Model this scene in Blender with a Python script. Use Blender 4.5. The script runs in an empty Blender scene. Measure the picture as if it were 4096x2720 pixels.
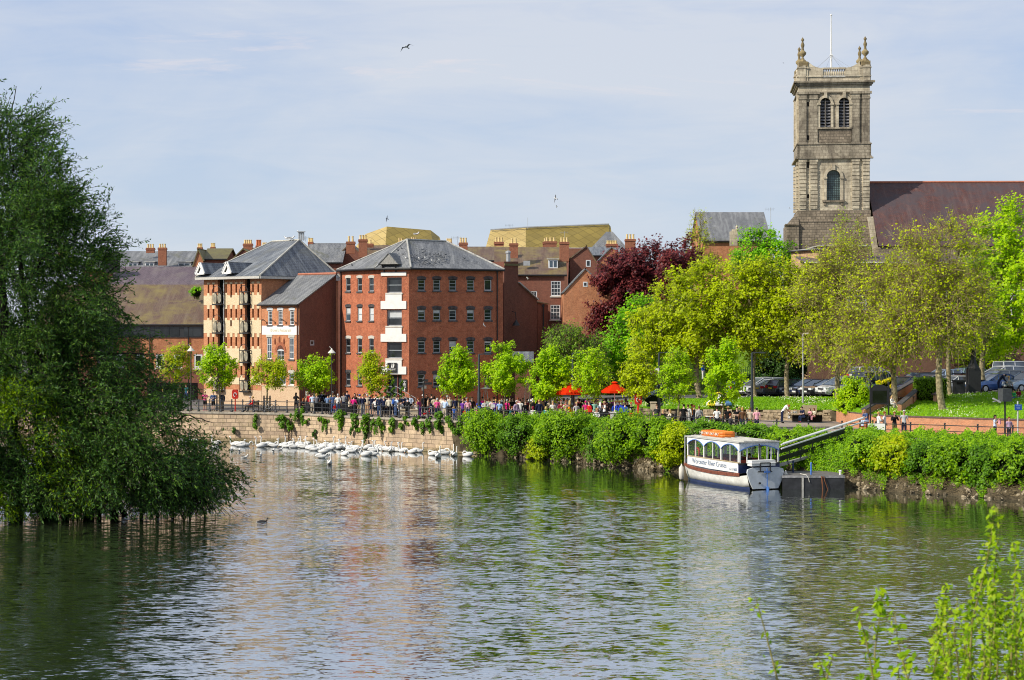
import bpy,math,random
import numpy as np
from mathutils import Vector,Matrix,Euler
R=math.radians
rnd=random.Random(7)
FPX,CX,HY,HC=7200.0,2048.0,1300.0,10.4
scene=bpy.context.scene
COL=scene.collection
def W(px,py,d):return Vector(((px-CX)*d/FPX,d,HC-(py-HY)*d/FPX))
def XW(px,d):return(px-CX)*d/FPX
def ZW(py,d):return HC-(py-HY)*d/FPX
def PXM(d):return FPX/d
OFF={}
def link(o):COL.objects.link(o);return o
def tag(o,label=None,cat=None,group=None,kind=None):
 if label:o['label']=label
 if cat:o['category']=cat
 if group:o['group']=group
 if kind:o['kind']=kind
 return o
def thing(name,label,cat,loc=(0,0,0),rz=0.0,group=None,scale=1.0):
 o=bpy.data.objects.new(name,None);link(o)
 o.location=loc;o.rotation_euler=(0,0,rz);o.empty_display_size=.3
 if scale!=1.0:o.scale=(scale,)*3
 OFF[o.name]=Vector(loc)
 return tag(o,label,cat,group)
def copy_tree(o,parent=None):
 c=o.copy();COL.objects.link(c)
 if parent is not None:c.parent=parent
 for ch in list(o.children):copy_tree(ch,c)
 return c
class MB:
 """collects shapes into one mesh; world=True shapes are shifted to the parent's origin on build"""
 def __init__(s):s.v=[];s.f=[];s.m=[];s.uv=[];s.n=0
 def add(s,vs,fs,mi=0,uvs=None):
  b=s.n
  vs=[tuple(v)for v in vs]
  s.v+=vs;s.n+=len(vs)
  for k,f in enumerate(fs):
   s.f.append(tuple(b+i for i in f));s.m.append(mi)
   if uvs is None:s.uv.append(auto_uv([vs[i]for i in f]))
   else:s.uv.append([uvs[i]for i in f])
 def poly(s,pts,mi=0,uv=None):s.add(pts,[tuple(range(len(pts)))],mi,uv)
 def box(s,c,size,mi=0,rz=0.0,M=None):
  hx,hy,hz=size[0]/2,size[1]/2,size[2]/2
  P=[Vector((x*hx,y*hy,z*hz))for z in(-1,1)for y in(-1,1)for x in(-1,1)]
  if M is None:M=Matrix.Rotation(rz,3,'Z')if rz else Matrix.Identity(3)
  c=Vector(c);P=[M@p+c for p in P]
  s.add(P,[(0,2,3,1),(4,5,7,6),(0,1,5,4),(2,6,7,3),(0,4,6,2),(1,3,7,5)],mi)
 def bbox(s,x0,x1,y0,y1,z0,z1,mi=0):s.box(((x0+x1)/2,(y0+y1)/2,(z0+z1)/2),(x1-x0,y1-y0,z1-z0),mi)
 def bar(s,a,b,w,h=None,mi=0,up=(0,0,1)):
  a=Vector(a);b=Vector(b);h=h or w;d=b-a;L=d.length
  if L<1e-6:return
  d.normalize();u=Vector(up)
  if abs(d.dot(u))>.99:u=Vector((0,1,0))
  x=d.cross(u).normalized();z=x.cross(d).normalized()
  s.box((a+b)/2,(w,L,h),mi,M=Matrix((x,d,z)).transposed())
 def tube(s,pts,rad,n=6,mi=0,cap=True,flat=1.0):
  pts=[Vector(p)for p in pts]
  if not hasattr(rad,'__len__'):rad=[rad]*len(pts)
  vs=[];prev=None
  for i,p in enumerate(pts):
   t=(pts[min(i+1,len(pts)-1)]-pts[max(i-1,0)])
   t=t.normalized()if t.length>1e-9 else Vector((0,0,1))
   if prev is None:
    a=Vector((1,0,0))if abs(t.x)<.9 else Vector((0,1,0))
   else:a=prev
   x=(a-t*a.dot(t)).normalized();y=t.cross(x);prev=x
   for k in range(n):
    an=2*math.pi*k/n
    vs.append(p+(x*math.cos(an)+y*math.sin(an)*flat)*rad[i])
  fs=[(i*n+k,i*n+(k+1)%n,(i+1)*n+(k+1)%n,(i+1)*n+k)for i in range(len(pts)-1)for k in range(n)]
  if cap:fs+=[tuple(range(n-1,-1,-1)),tuple((len(pts)-1)*n+k for k in range(n))]
  s.add(vs,fs,mi)
 def lathe(s,c,prof,n=10,mi=0,sx=1,sy=1):
  c=Vector(c);vs=[]
  for r,z in prof:
   for k in range(n):
    a=2*math.pi*k/n;vs.append((c.x+r*math.cos(a)*sx,c.y+r*math.sin(a)*sy,c.z+z))
  m=len(prof)
  fs=[(i*n+k,i*n+(k+1)%n,(i+1)*n+(k+1)%n,(i+1)*n+k)for i in range(m-1)for k in range(n)]
  fs+=[tuple(range(n-1,-1,-1)),tuple((m-1)*n+k for k in range(n))]
  s.add(vs,fs,mi)
 def ball(s,c,r,mi=0,n=8,m=5,sc=(1,1,1),M=None):
  c=Vector(c);vs=[]
  for i in range(m+1):
   ph=math.pi*i/m
   for k in range(n):
    a=2*math.pi*k/n
    p=Vector((math.sin(ph)*math.cos(a)*sc[0],math.sin(ph)*math.sin(a)*sc[1],-math.cos(ph)*sc[2]))*r
    if M:p=M@p
    vs.append(c+p)
  fs=[(i*n+k,i*n+(k+1)%n,(i+1)*n+(k+1)%n,(i+1)*n+k)for i in range(m)for k in range(n)]
  s.add(vs,fs,mi)
 def prism(s,pts,ext,mi=0,cap=True):
  """closed polygon pts pushed along vector ext"""
  a=[Vector(p)for p in pts];e=Vector(ext);n=len(a)
  vs=a+[p+e for p in a]
  fs=[(i,(i+1)%n,n+(i+1)%n,n+i)for i in range(n)]
  if cap:fs+=[tuple(range(n-1,-1,-1)),tuple(range(n,2*n))]
  s.add(vs,fs,mi)
 def build(s,name,mats,parent=None,world=True,smooth=False,loc=None,fix=False):
  off=Vector((0,0,0))
  if parent is not None and world:
   off=OFF.get(parent.name,off)
  if loc is not None:off=Vector(loc)
  me=bpy.data.meshes.new(name)
  me.from_pydata([(v[0]-off.x,v[1]-off.y,v[2]-off.z)for v in s.v],[],s.f)
  if not isinstance(mats,(list,tuple)):mats=[mats]
  for m in mats:me.materials.append(m)
  me.polygons.foreach_set('material_index',s.m)
  ul=me.uv_layers.new(name='UVMap')
  flat=[c for f in s.uv for uv in f for c in uv]
  ul.data.foreach_set('uv',flat)
  if smooth:me.polygons.foreach_set('use_smooth',[True]*len(s.f))
  me.update()
  o=bpy.data.objects.new(name,me);link(o)
  if parent is not None:o.parent=parent;OFF[o.name]=OFF.get(parent.name,Vector((0,0,0)))if world else Vector((0,0,0))
  if loc is not None:o.location=loc
  if fix:recalc(me)
  return o
def recalc(me):
 import bmesh
 b=bmesh.new();b.from_mesh(me);bmesh.ops.recalc_face_normals(b,faces=b.faces);b.to_mesh(me);b.free()
def auto_uv(p):
 a,b,c=Vector(p[0]),Vector(p[1]),Vector(p[2])
 n=(b-a).cross(c-a)
 if n.length<1e-12:return[(0,0)]*len(p)
 n.normalize()
 if abs(n.z)>.9:u=Vector((1,0,0));v=Vector((0,1,0))
 else:
  u=Vector((0,0,1)).cross(n).normalized();v=n.cross(u)
  if u.x<0:u=-u
  if v.z<0:v=-v
 return[(Vector(q).dot(u),Vector(q).dot(v))for q in p]
def mesh_np(name,V,Fq,mat,parent=None,nside=4,off=None,midx=None,mats=None,smooth=False):
 """fast mesh from numpy verts (N,3) and faces (M,nside)"""
 me=bpy.data.meshes.new(name)
 V=np.asarray(V,dtype=np.float32);Fq=np.asarray(Fq,dtype=np.int32)
 if parent is not None and off is None:off=OFF.get(parent.name)
 if off is not None:V=V-np.array(off,dtype=np.float32)
 me.vertices.add(len(V));me.vertices.foreach_set('co',V.ravel())
 me.loops.add(Fq.size);me.loops.foreach_set('vertex_index',Fq.ravel())
 me.polygons.add(len(Fq));me.polygons.foreach_set('loop_start',np.arange(0,Fq.size,nside,dtype=np.int32))
 me.polygons.foreach_set('loop_total',np.full(len(Fq),nside,dtype=np.int32))
 for m in(mats or[mat]):me.materials.append(m)
 if midx is not None:me.polygons.foreach_set('material_index',np.asarray(midx,dtype=np.int32))
 if smooth:me.polygons.foreach_set('use_smooth',np.ones(len(Fq),dtype=bool))
 me.update(calc_edges=True)
 o=bpy.data.objects.new(name,me);link(o)
 if parent is not None:o.parent=parent
 return o
MATS={}
def nmat(name):
 m=bpy.data.materials.new(name);m.use_nodes=True;nt=m.node_tree;nt.nodes.clear()
 out=nt.nodes.new('ShaderNodeOutputMaterial')
 return m,nt,out
class NB:
 def __init__(s,nt):s.nt=nt
 def n(s,t,**k):
  nd=s.nt.nodes.new('ShaderNode'+t)
  for a,b in k.items():setattr(nd,a,b)
  return nd
 def l(s,a,b):s.nt.links.new(a,b)
 def setin(s,nd,key,val):
  if hasattr(val,'is_linked')or hasattr(val,'links'):s.l(val,nd.inputs[key])
  else:nd.inputs[key].default_value=val
 def noise(s,scale,detail=3,rough=.55,vec=None,dist=0.0):
  nd=s.n('TexNoise');nd.inputs['Scale'].default_value=scale;nd.inputs['Detail'].default_value=detail
  nd.inputs['Roughness'].default_value=rough;nd.inputs['Distortion'].default_value=dist
  if vec is not None:s.l(vec,nd.inputs['Vector'])
  return nd.outputs['Fac']
 def ramp(s,fac,stops,interp='LINEAR'):
  nd=s.n('ValToRGB');cr=nd.color_ramp;cr.interpolation=interp
  while len(cr.elements)<len(stops):cr.elements.new(.5)
  for e,(p,c)in zip(cr.elements,stops):
   e.position=p;e.color=(c,c,c,1)if not hasattr(c,'__len__')else(c[0],c[1],c[2],1)
  s.l(fac,nd.inputs['Fac']);return nd.outputs['Color']
 def mix(s,fac,a,b,mode='MIX'):
  nd=s.n('Mix');nd.data_type='RGBA';nd.blend_type=mode
  s.setin(nd,0,fac)
  for i,v in((6,a),(7,b)):
   if hasattr(v,'links'):s.l(v,nd.inputs[i])
   else:nd.inputs[i].default_value=(v[0],v[1],v[2],1)
  return nd.outputs[2]
 def math(s,op,a,b=0.0):
  nd=s.n('Math',operation=op);s.setin(nd,0,a);s.setin(nd,1,b);return nd.outputs[0]
 def mapping(s,vec,scale=(1,1,1),rot=(0,0,0),loc=(0,0,0)):
  nd=s.n('Mapping');s.l(vec,nd.inputs['Vector'])
  nd.inputs['Scale'].default_value=scale;nd.inputs['Rotation'].default_value=rot;nd.inputs['Location'].default_value=loc
  return nd.outputs[0]
 def bsdf(s,col,rough=.8,spec=.3,metal=0.0,bump=None,bstr=.3,bdist=.02):
  b=s.n('BsdfPrincipled')
  if hasattr(col,'links'):s.l(col,b.inputs['Base Color'])
  else:b.inputs['Base Color'].default_value=(*col[:3],1)
  s.setin(b,'Roughness',rough);b.inputs['Metallic'].default_value=metal
  b.inputs['Specular IOR Level'].default_value=spec
  if bump is not None:
   bp=s.n('Bump');bp.inputs['Strength'].default_value=bstr;bp.inputs['Distance'].default_value=bdist
   s.l(bump,bp.inputs['Height']);s.l(bp.outputs[0],b.inputs['Normal'])
  return b.outputs[0]
def plain(name,col,rough=.7,spec=.3,metal=0.0,var=.15,nscale=6.0,bump=0.0):
 if name in MATS:return MATS[name]
 m,nt,out=nmat(name);B=NB(nt)
 g=B.n('TexCoord').outputs['Object']
 nz=B.noise(nscale,4,.6,g)
 c2=[max(0,c*(1-var*1.6))for c in col];c3=[min(1,c*(1+var))for c in col]
 c=B.ramp(nz,[(.3,c2),(.7,c3)])
 B.l(B.bsdf(c,rough,spec,metal,nz if bump else None,bump),out.inputs[0])
 MATS[name]=m;return m
def brick(name,c1,c2,mortar,dirt=.35,sx=.225,sz=.075,dark=(.05,.03,.025),pale=None,palepos=.66,msize=.012,bump=.4):
 if name in MATS:return MATS[name]
 m,nt,out=nmat(name);B=NB(nt)
 uv=B.n('TexCoord').outputs['UV'];ob=B.n('NewGeometry').outputs['Position']
 br=B.n('TexBrick');B.l(uv,br.inputs['Vector'])
 br.inputs['Scale'].default_value=1.0;br.inputs['Brick Width'].default_value=sx;br.inputs['Row Height'].default_value=sz
 br.inputs['Mortar Size'].default_value=msize;br.inputs['Mortar Smooth'].default_value=.3;br.inputs['Bias'].default_value=0
 br.inputs['Color1'].default_value=(*c1,1);br.inputs['Color2'].default_value=(*c2,1);br.inputs['Mortar'].default_value=(*mortar,1)
 big=B.noise(.55,5,.65,ob,.4);mid=B.noise(3.2,4,.7,ob)
 st=B.noise(1.0,4,.6,B.mapping(uv,(1.6,.18,1)))
 c=B.mix(B.ramp(mid,[(.38,0),(.72,dirt*1.3)]),br.outputs['Color'],[x*.45 for x in c2])
 c=B.mix(B.ramp(big,[(.45,0),(.75,dirt)]),c,dark)
 c=B.mix(B.ramp(st,[(.5,0),(.8,dirt*.9)]),c,dark)
 fine=B.noise(9,2,.6,B.mapping(uv,(1,2.4,1)))
 c=B.mix(B.ramp(fine,[(.4,0),(.75,.5)]),c,[min(1,x*1.7+.03)for x in c1])
 if pale:c=B.mix(B.ramp(B.noise(.9,5,.7,ob,.8),[(palepos,0),(palepos+.1,.75)]),c,pale)
 B.l(B.bsdf(c,.88,.2,0,br.outputs['Fac'],bump,-.01),out.inputs[0])
 MATS[name]=m;return m
def roofmat(name,base,alt,moss=None,mossamt=.4,row=.22,wid=.3,streak=.4,rough=.6,bump=.6,pale=(.42,.42,.42)):
 if name in MATS:return MATS[name]
 m,nt,out=nmat(name);B=NB(nt)
 uv=B.n('TexCoord').outputs['UV'];ob=B.n('NewGeometry').outputs['Position']
 br=B.n('TexBrick');B.l(uv,br.inputs['Vector'])
 br.inputs['Scale'].default_value=1.0;br.inputs['Brick Width'].default_value=wid;br.inputs['Row Height'].default_value=row
 br.inputs['Mortar Size'].default_value=.018;br.inputs['Mortar Smooth'].default_value=.1
 br.inputs['Color1'].default_value=(*base,1);br.inputs['Color2'].default_value=(*alt,1)
 br.inputs['Mortar'].default_value=(*[x*.3 for x in base],1)
 st=B.noise(1.0,5,.7,B.mapping(uv,(2.2,.25,1)))
 sp=B.noise(5,3,.8,uv)
 c=B.mix(B.ramp(st,[(.45,0),(.75,streak)]),br.outputs['Color'],pale)
 c=B.mix(B.ramp(sp,[(.55,0),(.75,.5)]),c,[x*.4 for x in base])
 if moss:
  mz=B.noise(.45,5,.7,ob,.5)
  c=B.mix(B.ramp(mz,[(.62-mossamt*.4,0),(.75-mossamt*.2,.85)]),c,moss)
 B.l(B.bsdf(c,rough,.4,0,br.outputs['Fac'],bump,-.015),out.inputs[0])
 MATS[name]=m;return m
def stone(name,c1,c2,mortar,sx=.7,sz=.32,moss=(.12,.12,.04),mossamt=.3,dark=(.06,.05,.04),darkamt=.4,bump=.6,msize=.02):
 if name in MATS:return MATS[name]
 m,nt,out=nmat(name);B=NB(nt)
 uv=B.n('TexCoord').outputs['UV'];ob=B.n('NewGeometry').outputs['Position']
 wob=B.mix(.06,uv,B.n('TexNoise').outputs['Color'])
 br=B.n('TexBrick');B.l(uv,br.inputs['Vector']);br.offset_frequency=2;br.squash=.7;br.squash_frequency=3
 br.inputs['Scale'].default_value=1.0;br.inputs['Brick Width'].default_value=sx;br.inputs['Row Height'].default_value=sz
 br.inputs['Mortar Size'].default_value=msize;br.inputs['Mortar Smooth'].default_value=.4
 br.inputs['Color1'].default_value=(*c1,1);br.inputs['Color2'].default_value=(*c2,1);br.inputs['Mortar'].default_value=(*mortar,1)
 big=B.noise(.5,5,.7,ob,.6);mid=B.noise(4,4,.75,ob)
 c=B.mix(B.ramp(mid,[(.4,0),(.75,.55)]),br.outputs['Color'],[x*.5 for x in c2])
 c=B.mix(B.ramp(big,[(.48,0),(.72,darkamt)]),c,dark)
 st=B.noise(1.0,4,.6,B.mapping(uv,(1.3,.2,1),loc=(3,7,0)))
 c=B.mix(B.ramp(st,[(.5,0),(.75,darkamt)]),c,dark)
 c=B.mix(B.ramp(B.noise(1.1,5,.7,ob,1),[(.66-.2*mossamt,0),(.75,mossamt)]),c,moss)
 if name=='stone_quay':
  sz_=B.n('SeparateXYZ');B.l(ob,sz_.inputs[0]);c=B.mix(B.ramp(B.math('ADD',sz_.outputs[2],B.math('MULTIPLY',B.noise(.6,4,.6,ob),1.1)),[(.55,.8),(.98,0)]),c,(.10,.095,.03))
 h=B.math('ADD',br.outputs['Fac'],B.math('MULTIPLY',mid,-.8))
 B.l(B.bsdf(c,.9,.2,0,h,bump,-.04),out.inputs[0])
 MATS[name]=m;return m
def leafmat(name,cols,trans=.35,rough=.5,big=.35):
 """cols: dark .. light; colour differs per leaf and in large light and dark clumps"""
 if name in MATS:return MATS[name]
 m,nt,out=nmat(name);B=NB(nt)
 ri=B.n('NewGeometry');ob=ri.outputs['Position']
 f=B.math('ADD',B.math('MULTIPLY',ri.outputs['Random Per Island'],.62),B.math('MULTIPLY',B.noise(big,3,.5,ob),.62))
 f=B.math('SUBTRACT',f,.12)
 st=[(i/(len(cols)-1),c)for i,c in enumerate(cols)]
 c=B.ramp(f,st);hs=B.n('HueSaturation');hs.inputs['Saturation'].default_value=1.08;hs.inputs['Value'].default_value=1.14;B.l(c,hs.inputs['Color']);c=hs.outputs[0]
 p=B.n('BsdfPrincipled');B.l(c,p.inputs['Base Color']);p.inputs['Roughness'].default_value=rough
 p.inputs['Specular IOR Level'].default_value=.25
 t=B.n('BsdfTranslucent');ct=B.mix(.5,c,B.mix(1.0,c,(1.0,1.0,.25),'MULTIPLY'));B.l(ct,t.inputs['Color'])
 ms=B.n('MixShader');ms.inputs[0].default_value=trans
 B.l(p.outputs[0],ms.inputs[1]);B.l(t.outputs[0],ms.inputs[2]);B.l(ms.outputs[0],out.inputs[0])
 MATS[name]=m;return m
def glassmat(name,col,rough=.06,spec=.5,var=.5):
 if name in MATS:return MATS[name]
 m,nt,out=nmat(name);B=NB(nt)
 ob=B.n('NewGeometry').outputs['Position']
 nz=B.noise(.9,2,.5,ob)
 c=B.ramp(nz,[(.35,[x*(1-var)for x in col]),(.65,[min(1,x*(1+var))for x in col])])
 B.l(B.bsdf(c,rough,spec,0,B.noise(1.3,1,.5,ob),.04),out.inputs[0])
 MATS[name]=m;return m
def clearglass(name,tint=(.85,.9,.88),refl=.12):
 if name in MATS:return MATS[name]
 m,nt,out=nmat(name);B=NB(nt)
 t=B.n('BsdfTransparent');t.inputs[0].default_value=(*tint,1)
 g=B.n('BsdfGlossy');g.inputs['Roughness'].default_value=.03
 fr=B.n('Fresnel');fr.inputs[0].default_value=1.45
 f=refl;ms0=fr
 ms=B.n('MixShader');ms.inputs[0].default_value=refl;B.l(t.outputs[0],ms.inputs[1]);B.l(g.outputs[0],ms.inputs[2]);B.l(ms.outputs[0],out.inputs[0])
 MATS[name]=m;return m
M_BRICK=brick('brick_red',(.52,.145,.065),(.31,.072,.034),(.38,.24,.16),.5,pale=(.55,.3,.18),palepos=.66)
M_BRICKO=brick('brick_orange',(.60,.23,.10),(.42,.13,.06),(.45,.3,.19),.42,pale=(.5,.38,.26),palepos=.7)
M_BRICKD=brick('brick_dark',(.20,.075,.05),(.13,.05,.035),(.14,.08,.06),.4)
M_BRICKPL=brick('brick_plum',(.26,.095,.06),(.19,.07,.05),(.2,.12,.09),.35)
M_BRICKCREAM=brick('brick_cream',(.74,.58,.38),(.62,.45,.28),(.58,.45,.3),.12,dark=(.4,.2,.1))
M_BRICKPALE=brick('brick_pale',(.58,.42,.27),(.50,.31,.19),(.55,.42,.3),.15,dark=(.3,.18,.12))
M_BRICKWALL=brick('brick_garden',(.56,.25,.13),(.44,.17,.09),(.48,.32,.2),.25)
M_CHIM=brick('brick_chimney',(.36,.13,.07),(.25,.08,.045),(.26,.15,.1),.3)
M_SLATE=roofmat('slate_grey',(.20,.205,.215),(.14,.145,.155),moss=(.11,.11,.07),mossamt=.2,streak=.6,pale=(.42,.42,.41))
M_SLATEB=roofmat('slate_blue',(.15,.165,.19),(.1,.11,.13),moss=(.16,.16,.14),mossamt=.25,streak=.75,pale=(.40,.42,.43))
M_SLATEP=roofmat('slate_purple',(.16,.115,.135),(.115,.085,.105),moss=(.2,.17,.15),mossamt=.25,streak=.35,pale=(.3,.26,.27))
M_TILE=roofmat('tile_brown',(.20,.12,.085),(.14,.085,.065),moss=(.24,.19,.06),mossamt=.45,streak=.4,row=.12,wid=.2,pale=(.33,.28,.18))
M_TILER=roofmat('tile_red',(.17,.058,.042),(.085,.038,.034),moss=(.07,.055,.062),mossamt=.7,streak=.35,row=.12,wid=.2,pale=(.3,.22,.2))  # here the moss slot only adds dark purplish patches
M_MOSSY=roofmat('tile_mossy',(.15,.115,.07),(.11,.09,.06),moss=(.17,.15,.05),mossamt=.9,streak=.3,row=.12,wid=.2,pale=(.25,.22,.12))
M_STONE=stone('stone_church',(.47,.41,.31),(.30,.255,.195),(.2,.165,.12),.62,.31,mossamt=.1,darkamt=.75,bump=.5,msize=.014,moss=(.2,.16,.08))
M_STONEP=stone('stone_church_pale',(.68,.60,.45),(.50,.43,.32),(.3,.24,.17),.9,.4,mossamt=.05,darkamt=.6,bump=.4,msize=.01,moss=(.2,.16,.08))
M_STONED=stone('stone_church_dark',(.38,.31,.23),(.22,.18,.135),(.12,.1,.08),.5,.28,mossamt=.2,darkamt=.6,bump=.6)
M_QUAY=stone('stone_quay',(.74,.56,.37),(.50,.37,.26),(.17,.13,.09),.85,.36,moss=(.16,.15,.04),mossamt=.55,darkamt=.45,dark=(.22,.165,.12),bump=.9,msize=.018)
M_RUBBLE=plain('stone_rubble',(.50,.40,.27),.9,.2,0,.4,3.5,.8)
M_WHITE=plain('paint_white',(.80,.79,.76),.5,.4,0,.05,2)
M_OFFW=plain('paint_offwhite',(.66,.63,.56),.6,.3,0,.1,2)
M_WFRAME=plain('window_white',(.72,.74,.76),.5,.3,0,.05)
M_GFRAME=plain('window_grey',(.38,.42,.45),.5,.3,0,.1)
M_BLACK=plain('metal_black',(.018,.018,.02),.45,.4,0,.2)
M_DARK=plain('dark_recess',(.012,.011,.011),.9,.1,0,.2)
M_IRON=plain('railing_black',(.03,.032,.038),.5,.4,0,.2)
M_GREY=plain('metal_grey',(.42,.43,.44),.45,.5,.3,.1)
M_LEAD=plain('lead_ridge',(.42,.41,.38),.7,.3,0,.25,3)
M_POT=plain('pot_buff',(.72,.55,.26),.8,.2,0,.15,4)
M_POTR=plain('pot_red',(.55,.17,.07),.8,.2,0,.15,4)
M_STONEDK=plain('stone_sill',(.10,.095,.10),.85,.2,0,.3,5)
M_GLASS=glassmat('glass_dark',(.022,.026,.03),.05,.5)
M_GLASSB=glassmat('glass_blue',(.05,.075,.10),.05,.6)
M_BLIND=plain('window_blind',(.55,.57,.58),.6,.3,0,.15,1)
M_BARK=plain('bark',(.15,.12,.075),.9,.15,0,.45,7,.5)
M_BARKY=plain('bark_lichen',(.30,.25,.15),.9,.15,0,.5,5,.5)
M_TWIG=plain('twig',(.40,.32,.15),.9,.15,0,.4,2)
M_BARKD=plain('bark_dark',(.03,.026,.022),.9,.15,0,.4,6,.5)
M_ASPH=plain('asphalt',(.17,.165,.16),.9,.2,0,.22,.8,.2)
M_PAVE=stone('paving',(.42,.34,.26),(.36,.29,.225),(.25,.2,.16),.6,.4,mossamt=.05,darkamt=.25,bump=.15,msize=.012)
M_KERB=plain('kerb_stone',(.42,.37,.3),.85,.2,0,.2,3,.3)
M_YEL=plain('line_yellow',(.6,.42,.08),.8,.2,0,.15)
M_GOLD=None
def goldmat(name,c,c2):
 m,nt,out=nmat(name);B=NB(nt)
 uv=B.n('TexCoord').outputs['UV']
 br=B.n('TexBrick');B.l(B.mapping(uv,(1,1,1),(0,0,R(50))),br.inputs['Vector'])
 br.inputs['Scale'].default_value=1;br.inputs['Brick Width'].default_value=1.5;br.inputs['Row Height'].default_value=1.1
 br.inputs['Mortar Size'].default_value=.05;br.offset=0
 br.inputs['Color1'].default_value=(*c,1);br.inputs['Color2'].default_value=(*c2,1);br.inputs['Mortar'].default_value=(*[x*.55 for x in c],1)
 c_=B.mix(B.ramp(B.noise(.3,3,.6,uv),[(.4,0),(.7,.4)]),br.outputs['Color'],[x*.6 for x in c2])
 B.l(B.bsdf(c_,.5,.4,.35),out.inputs[0]);return m
M_GOLD=goldmat('gold_panel',(.70,.52,.20),(.6,.43,.15));M_GOLDSHADE=goldmat('gold_panel_shaded',(.34,.25,.06),(.27,.2,.05))  # one gold cladding: lit facets pale, shaded facets darkened in the colour
cam=bpy.data.cameras.new('camera');co=bpy.data.objects.new('camera',cam);link(co)
co.location=(0,0,HC);co.rotation_euler=(R(90),0,0)
cam.sensor_width=36;cam.lens=36*FPX/4096;cam.shift_y=-(1360-HY)/4096;cam.clip_start=.5;cam.clip_end=9000
scene.camera=co
SUN_AZ=math.atan2(-.88,-.475)
SUN_EL=R(35)
sd=Vector((-.88,-.475,0)).normalized()*math.cos(SUN_EL);sd.z=math.sin(SUN_EL)
sl=bpy.data.lights.new('sun','SUN');sl.energy=5.0;sl.angle=R(.55);sl.color=(1,.93,.80)
so=bpy.data.objects.new('sun',sl);link(so);so.rotation_euler=(-sd).to_track_quat('-Z','Y').to_euler();so.location=(-60,-40,80)
wd=bpy.data.worlds.new('World');scene.world=wd;wd.use_nodes=True
nt=wd.node_tree;nt.nodes.clear();B=NB(nt)
wo=nt.nodes.new('ShaderNodeOutputWorld');bg=B.n('Background')
sky=B.n('TexSky');sky.sky_type='NISHITA';sky.sun_disc=False;sky.sun_elevation=SUN_EL;sky.sun_rotation=SUN_AZ
sky.altitude=30;sky.air_density=1.0;sky.dust_density=1.2;sky.ozone_density=1.5
tc=B.n('TexCoord').outputs['Generated']
sep=B.n('SeparateXYZ');B.l(tc,sep.inputs[0]);z=sep.outputs[2]
proj=B.mapping(tc,(1,1,3.0))
cl1=B.noise(3.4,6,.58,proj,.55);cl2=B.noise(11,4,.6,B.mapping(tc,(1,1,6.0),loc=(.3,.2,.7)),.8)
clf=B.math('ADD',B.math('MULTIPLY',cl1,.75),B.math('MULTIPLY',cl2,.25))
grad=B.ramp(z,[(0.0,(.64,.71,.79)),(.05,(.55,.66,.81)),(.17,(.47,.58,.80)),(.6,(.40,.50,.70))])
sk=B.n('VectorMath',operation='SCALE');B.l(sky.outputs[0],sk.inputs[0]);sk.inputs['Scale'].default_value=.1
base=B.mix(.88,sk.outputs[0],grad)
cloud=B.ramp(z,[(0.0,(.65,.71,.78)),(.2,(.63,.68,.78)),(.7,(.56,.60,.68))])
c=B.mix(B.ramp(clf,[(.38,0),(.6,.95)]),base,cloud)
wisp=B.ramp(B.noise(2.6,7,.66,B.mapping(tc,(1.4,1.4,11),loc=(.62,0,.2)),.6),[(.58,0),(.76,.8)])
c=B.mix(wisp,c,(.84,.76,.76))
s2=B.n('VectorMath',operation='SCALE');B.l(c,s2.inputs[0]);s2.inputs['Scale'].default_value=10.0;c=s2.outputs[0]
B.l(c,bg.inputs[0]);bg.inputs[1].default_value=.103;B.l(bg.outputs[0],wo.inputs[0])
scene.view_settings.view_transform='Standard';scene.view_settings.look='None';scene.view_settings.exposure=0
scene.cycles.max_bounces=6;scene.cycles.transparent_max_bounces=12;scene.cycles.caustics_reflective=False;scene.cycles.caustics_refractive=False
scene.cycles.use_adaptive_sampling=True;scene.cycles.pixel_filter_type='BLACKMAN_HARRIS';scene.cycles.filter_width=1.05
def interp(tab,x):
 if x<=tab[0][0]:return tab[0][1]
 for(a,b),(c,d)in zip(tab,tab[1:]):
  if x<=c:return b+(d-b)*(x-a)/(c-a)
 return tab[-1][1]
QT=[(-1400,176),(300,168),(600,165),(750,162),(1193,159),(1450,153),(1808,146.5),(2000,143.5),(2220,141),(2405,138.5),(2700,133.5),(3000,128),(3180,126),(3402,124.5),(3730,122.5),(3912,120.5),(4300,117),(5400,111)]
BT=[(1808,146.5),(2000,142.6),(2350,135.4),(2560,129.5),(2700,127.6),(3000,121.5),(3380,114.8),(3650,111.4),(4096,106.5),(4300,104.5),(5400,97)]
WT=[(2300,151),(2560,149.5),(3000,148),(3335,147),(3400,139),(3500,131.5),(3700,129),(4000,126),(4300,124),(5400,118)]
WTZ=[(2300,3.2),(2560,3.45),(3335,3.45),(3500,3.7),(4000,3.7),(5400,3.7)]
CT=[(2300,157),(2560,153),(3000,151),(3350,151),(3500,150),(3700,147),(4000,146),(5400,145)]
CTY=[(2300,1612),(2560,1603),(3000,1590),(3350,1590),(3500,1578),(3700,1583),(4000,1568),(5400,1560)]
def qd(px):return interp(QT,px)
def bd(px):return interp(BT,px)
ZP=2.6
def gpt(px,d,z):return Vector((XW(px,d),d,z))
def quay_dir(px):
 a=gpt(px-20,qd(px-20),0);b=gpt(px+20,qd(px+20),0);return(b-a).normalized()
def rail_pt(px,off=0.0,z=ZP):
 """point off metres behind the railing line at the column px"""
 return gpt(px,qd(px)+.4+off,z)
def slope_pt(px,t):
 """t 0..1 from the top of the garden wall to the edge of the car park"""
 d0,d1=interp(WT,px),interp(CT,px);z0=interp(WTZ,px);z1=ZW(interp(CTY,px),d1)
 d=d0+(d1-d0)*t;z=z0+(z1-z0)*(t**.85)
 return gpt(px,d,z)
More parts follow.
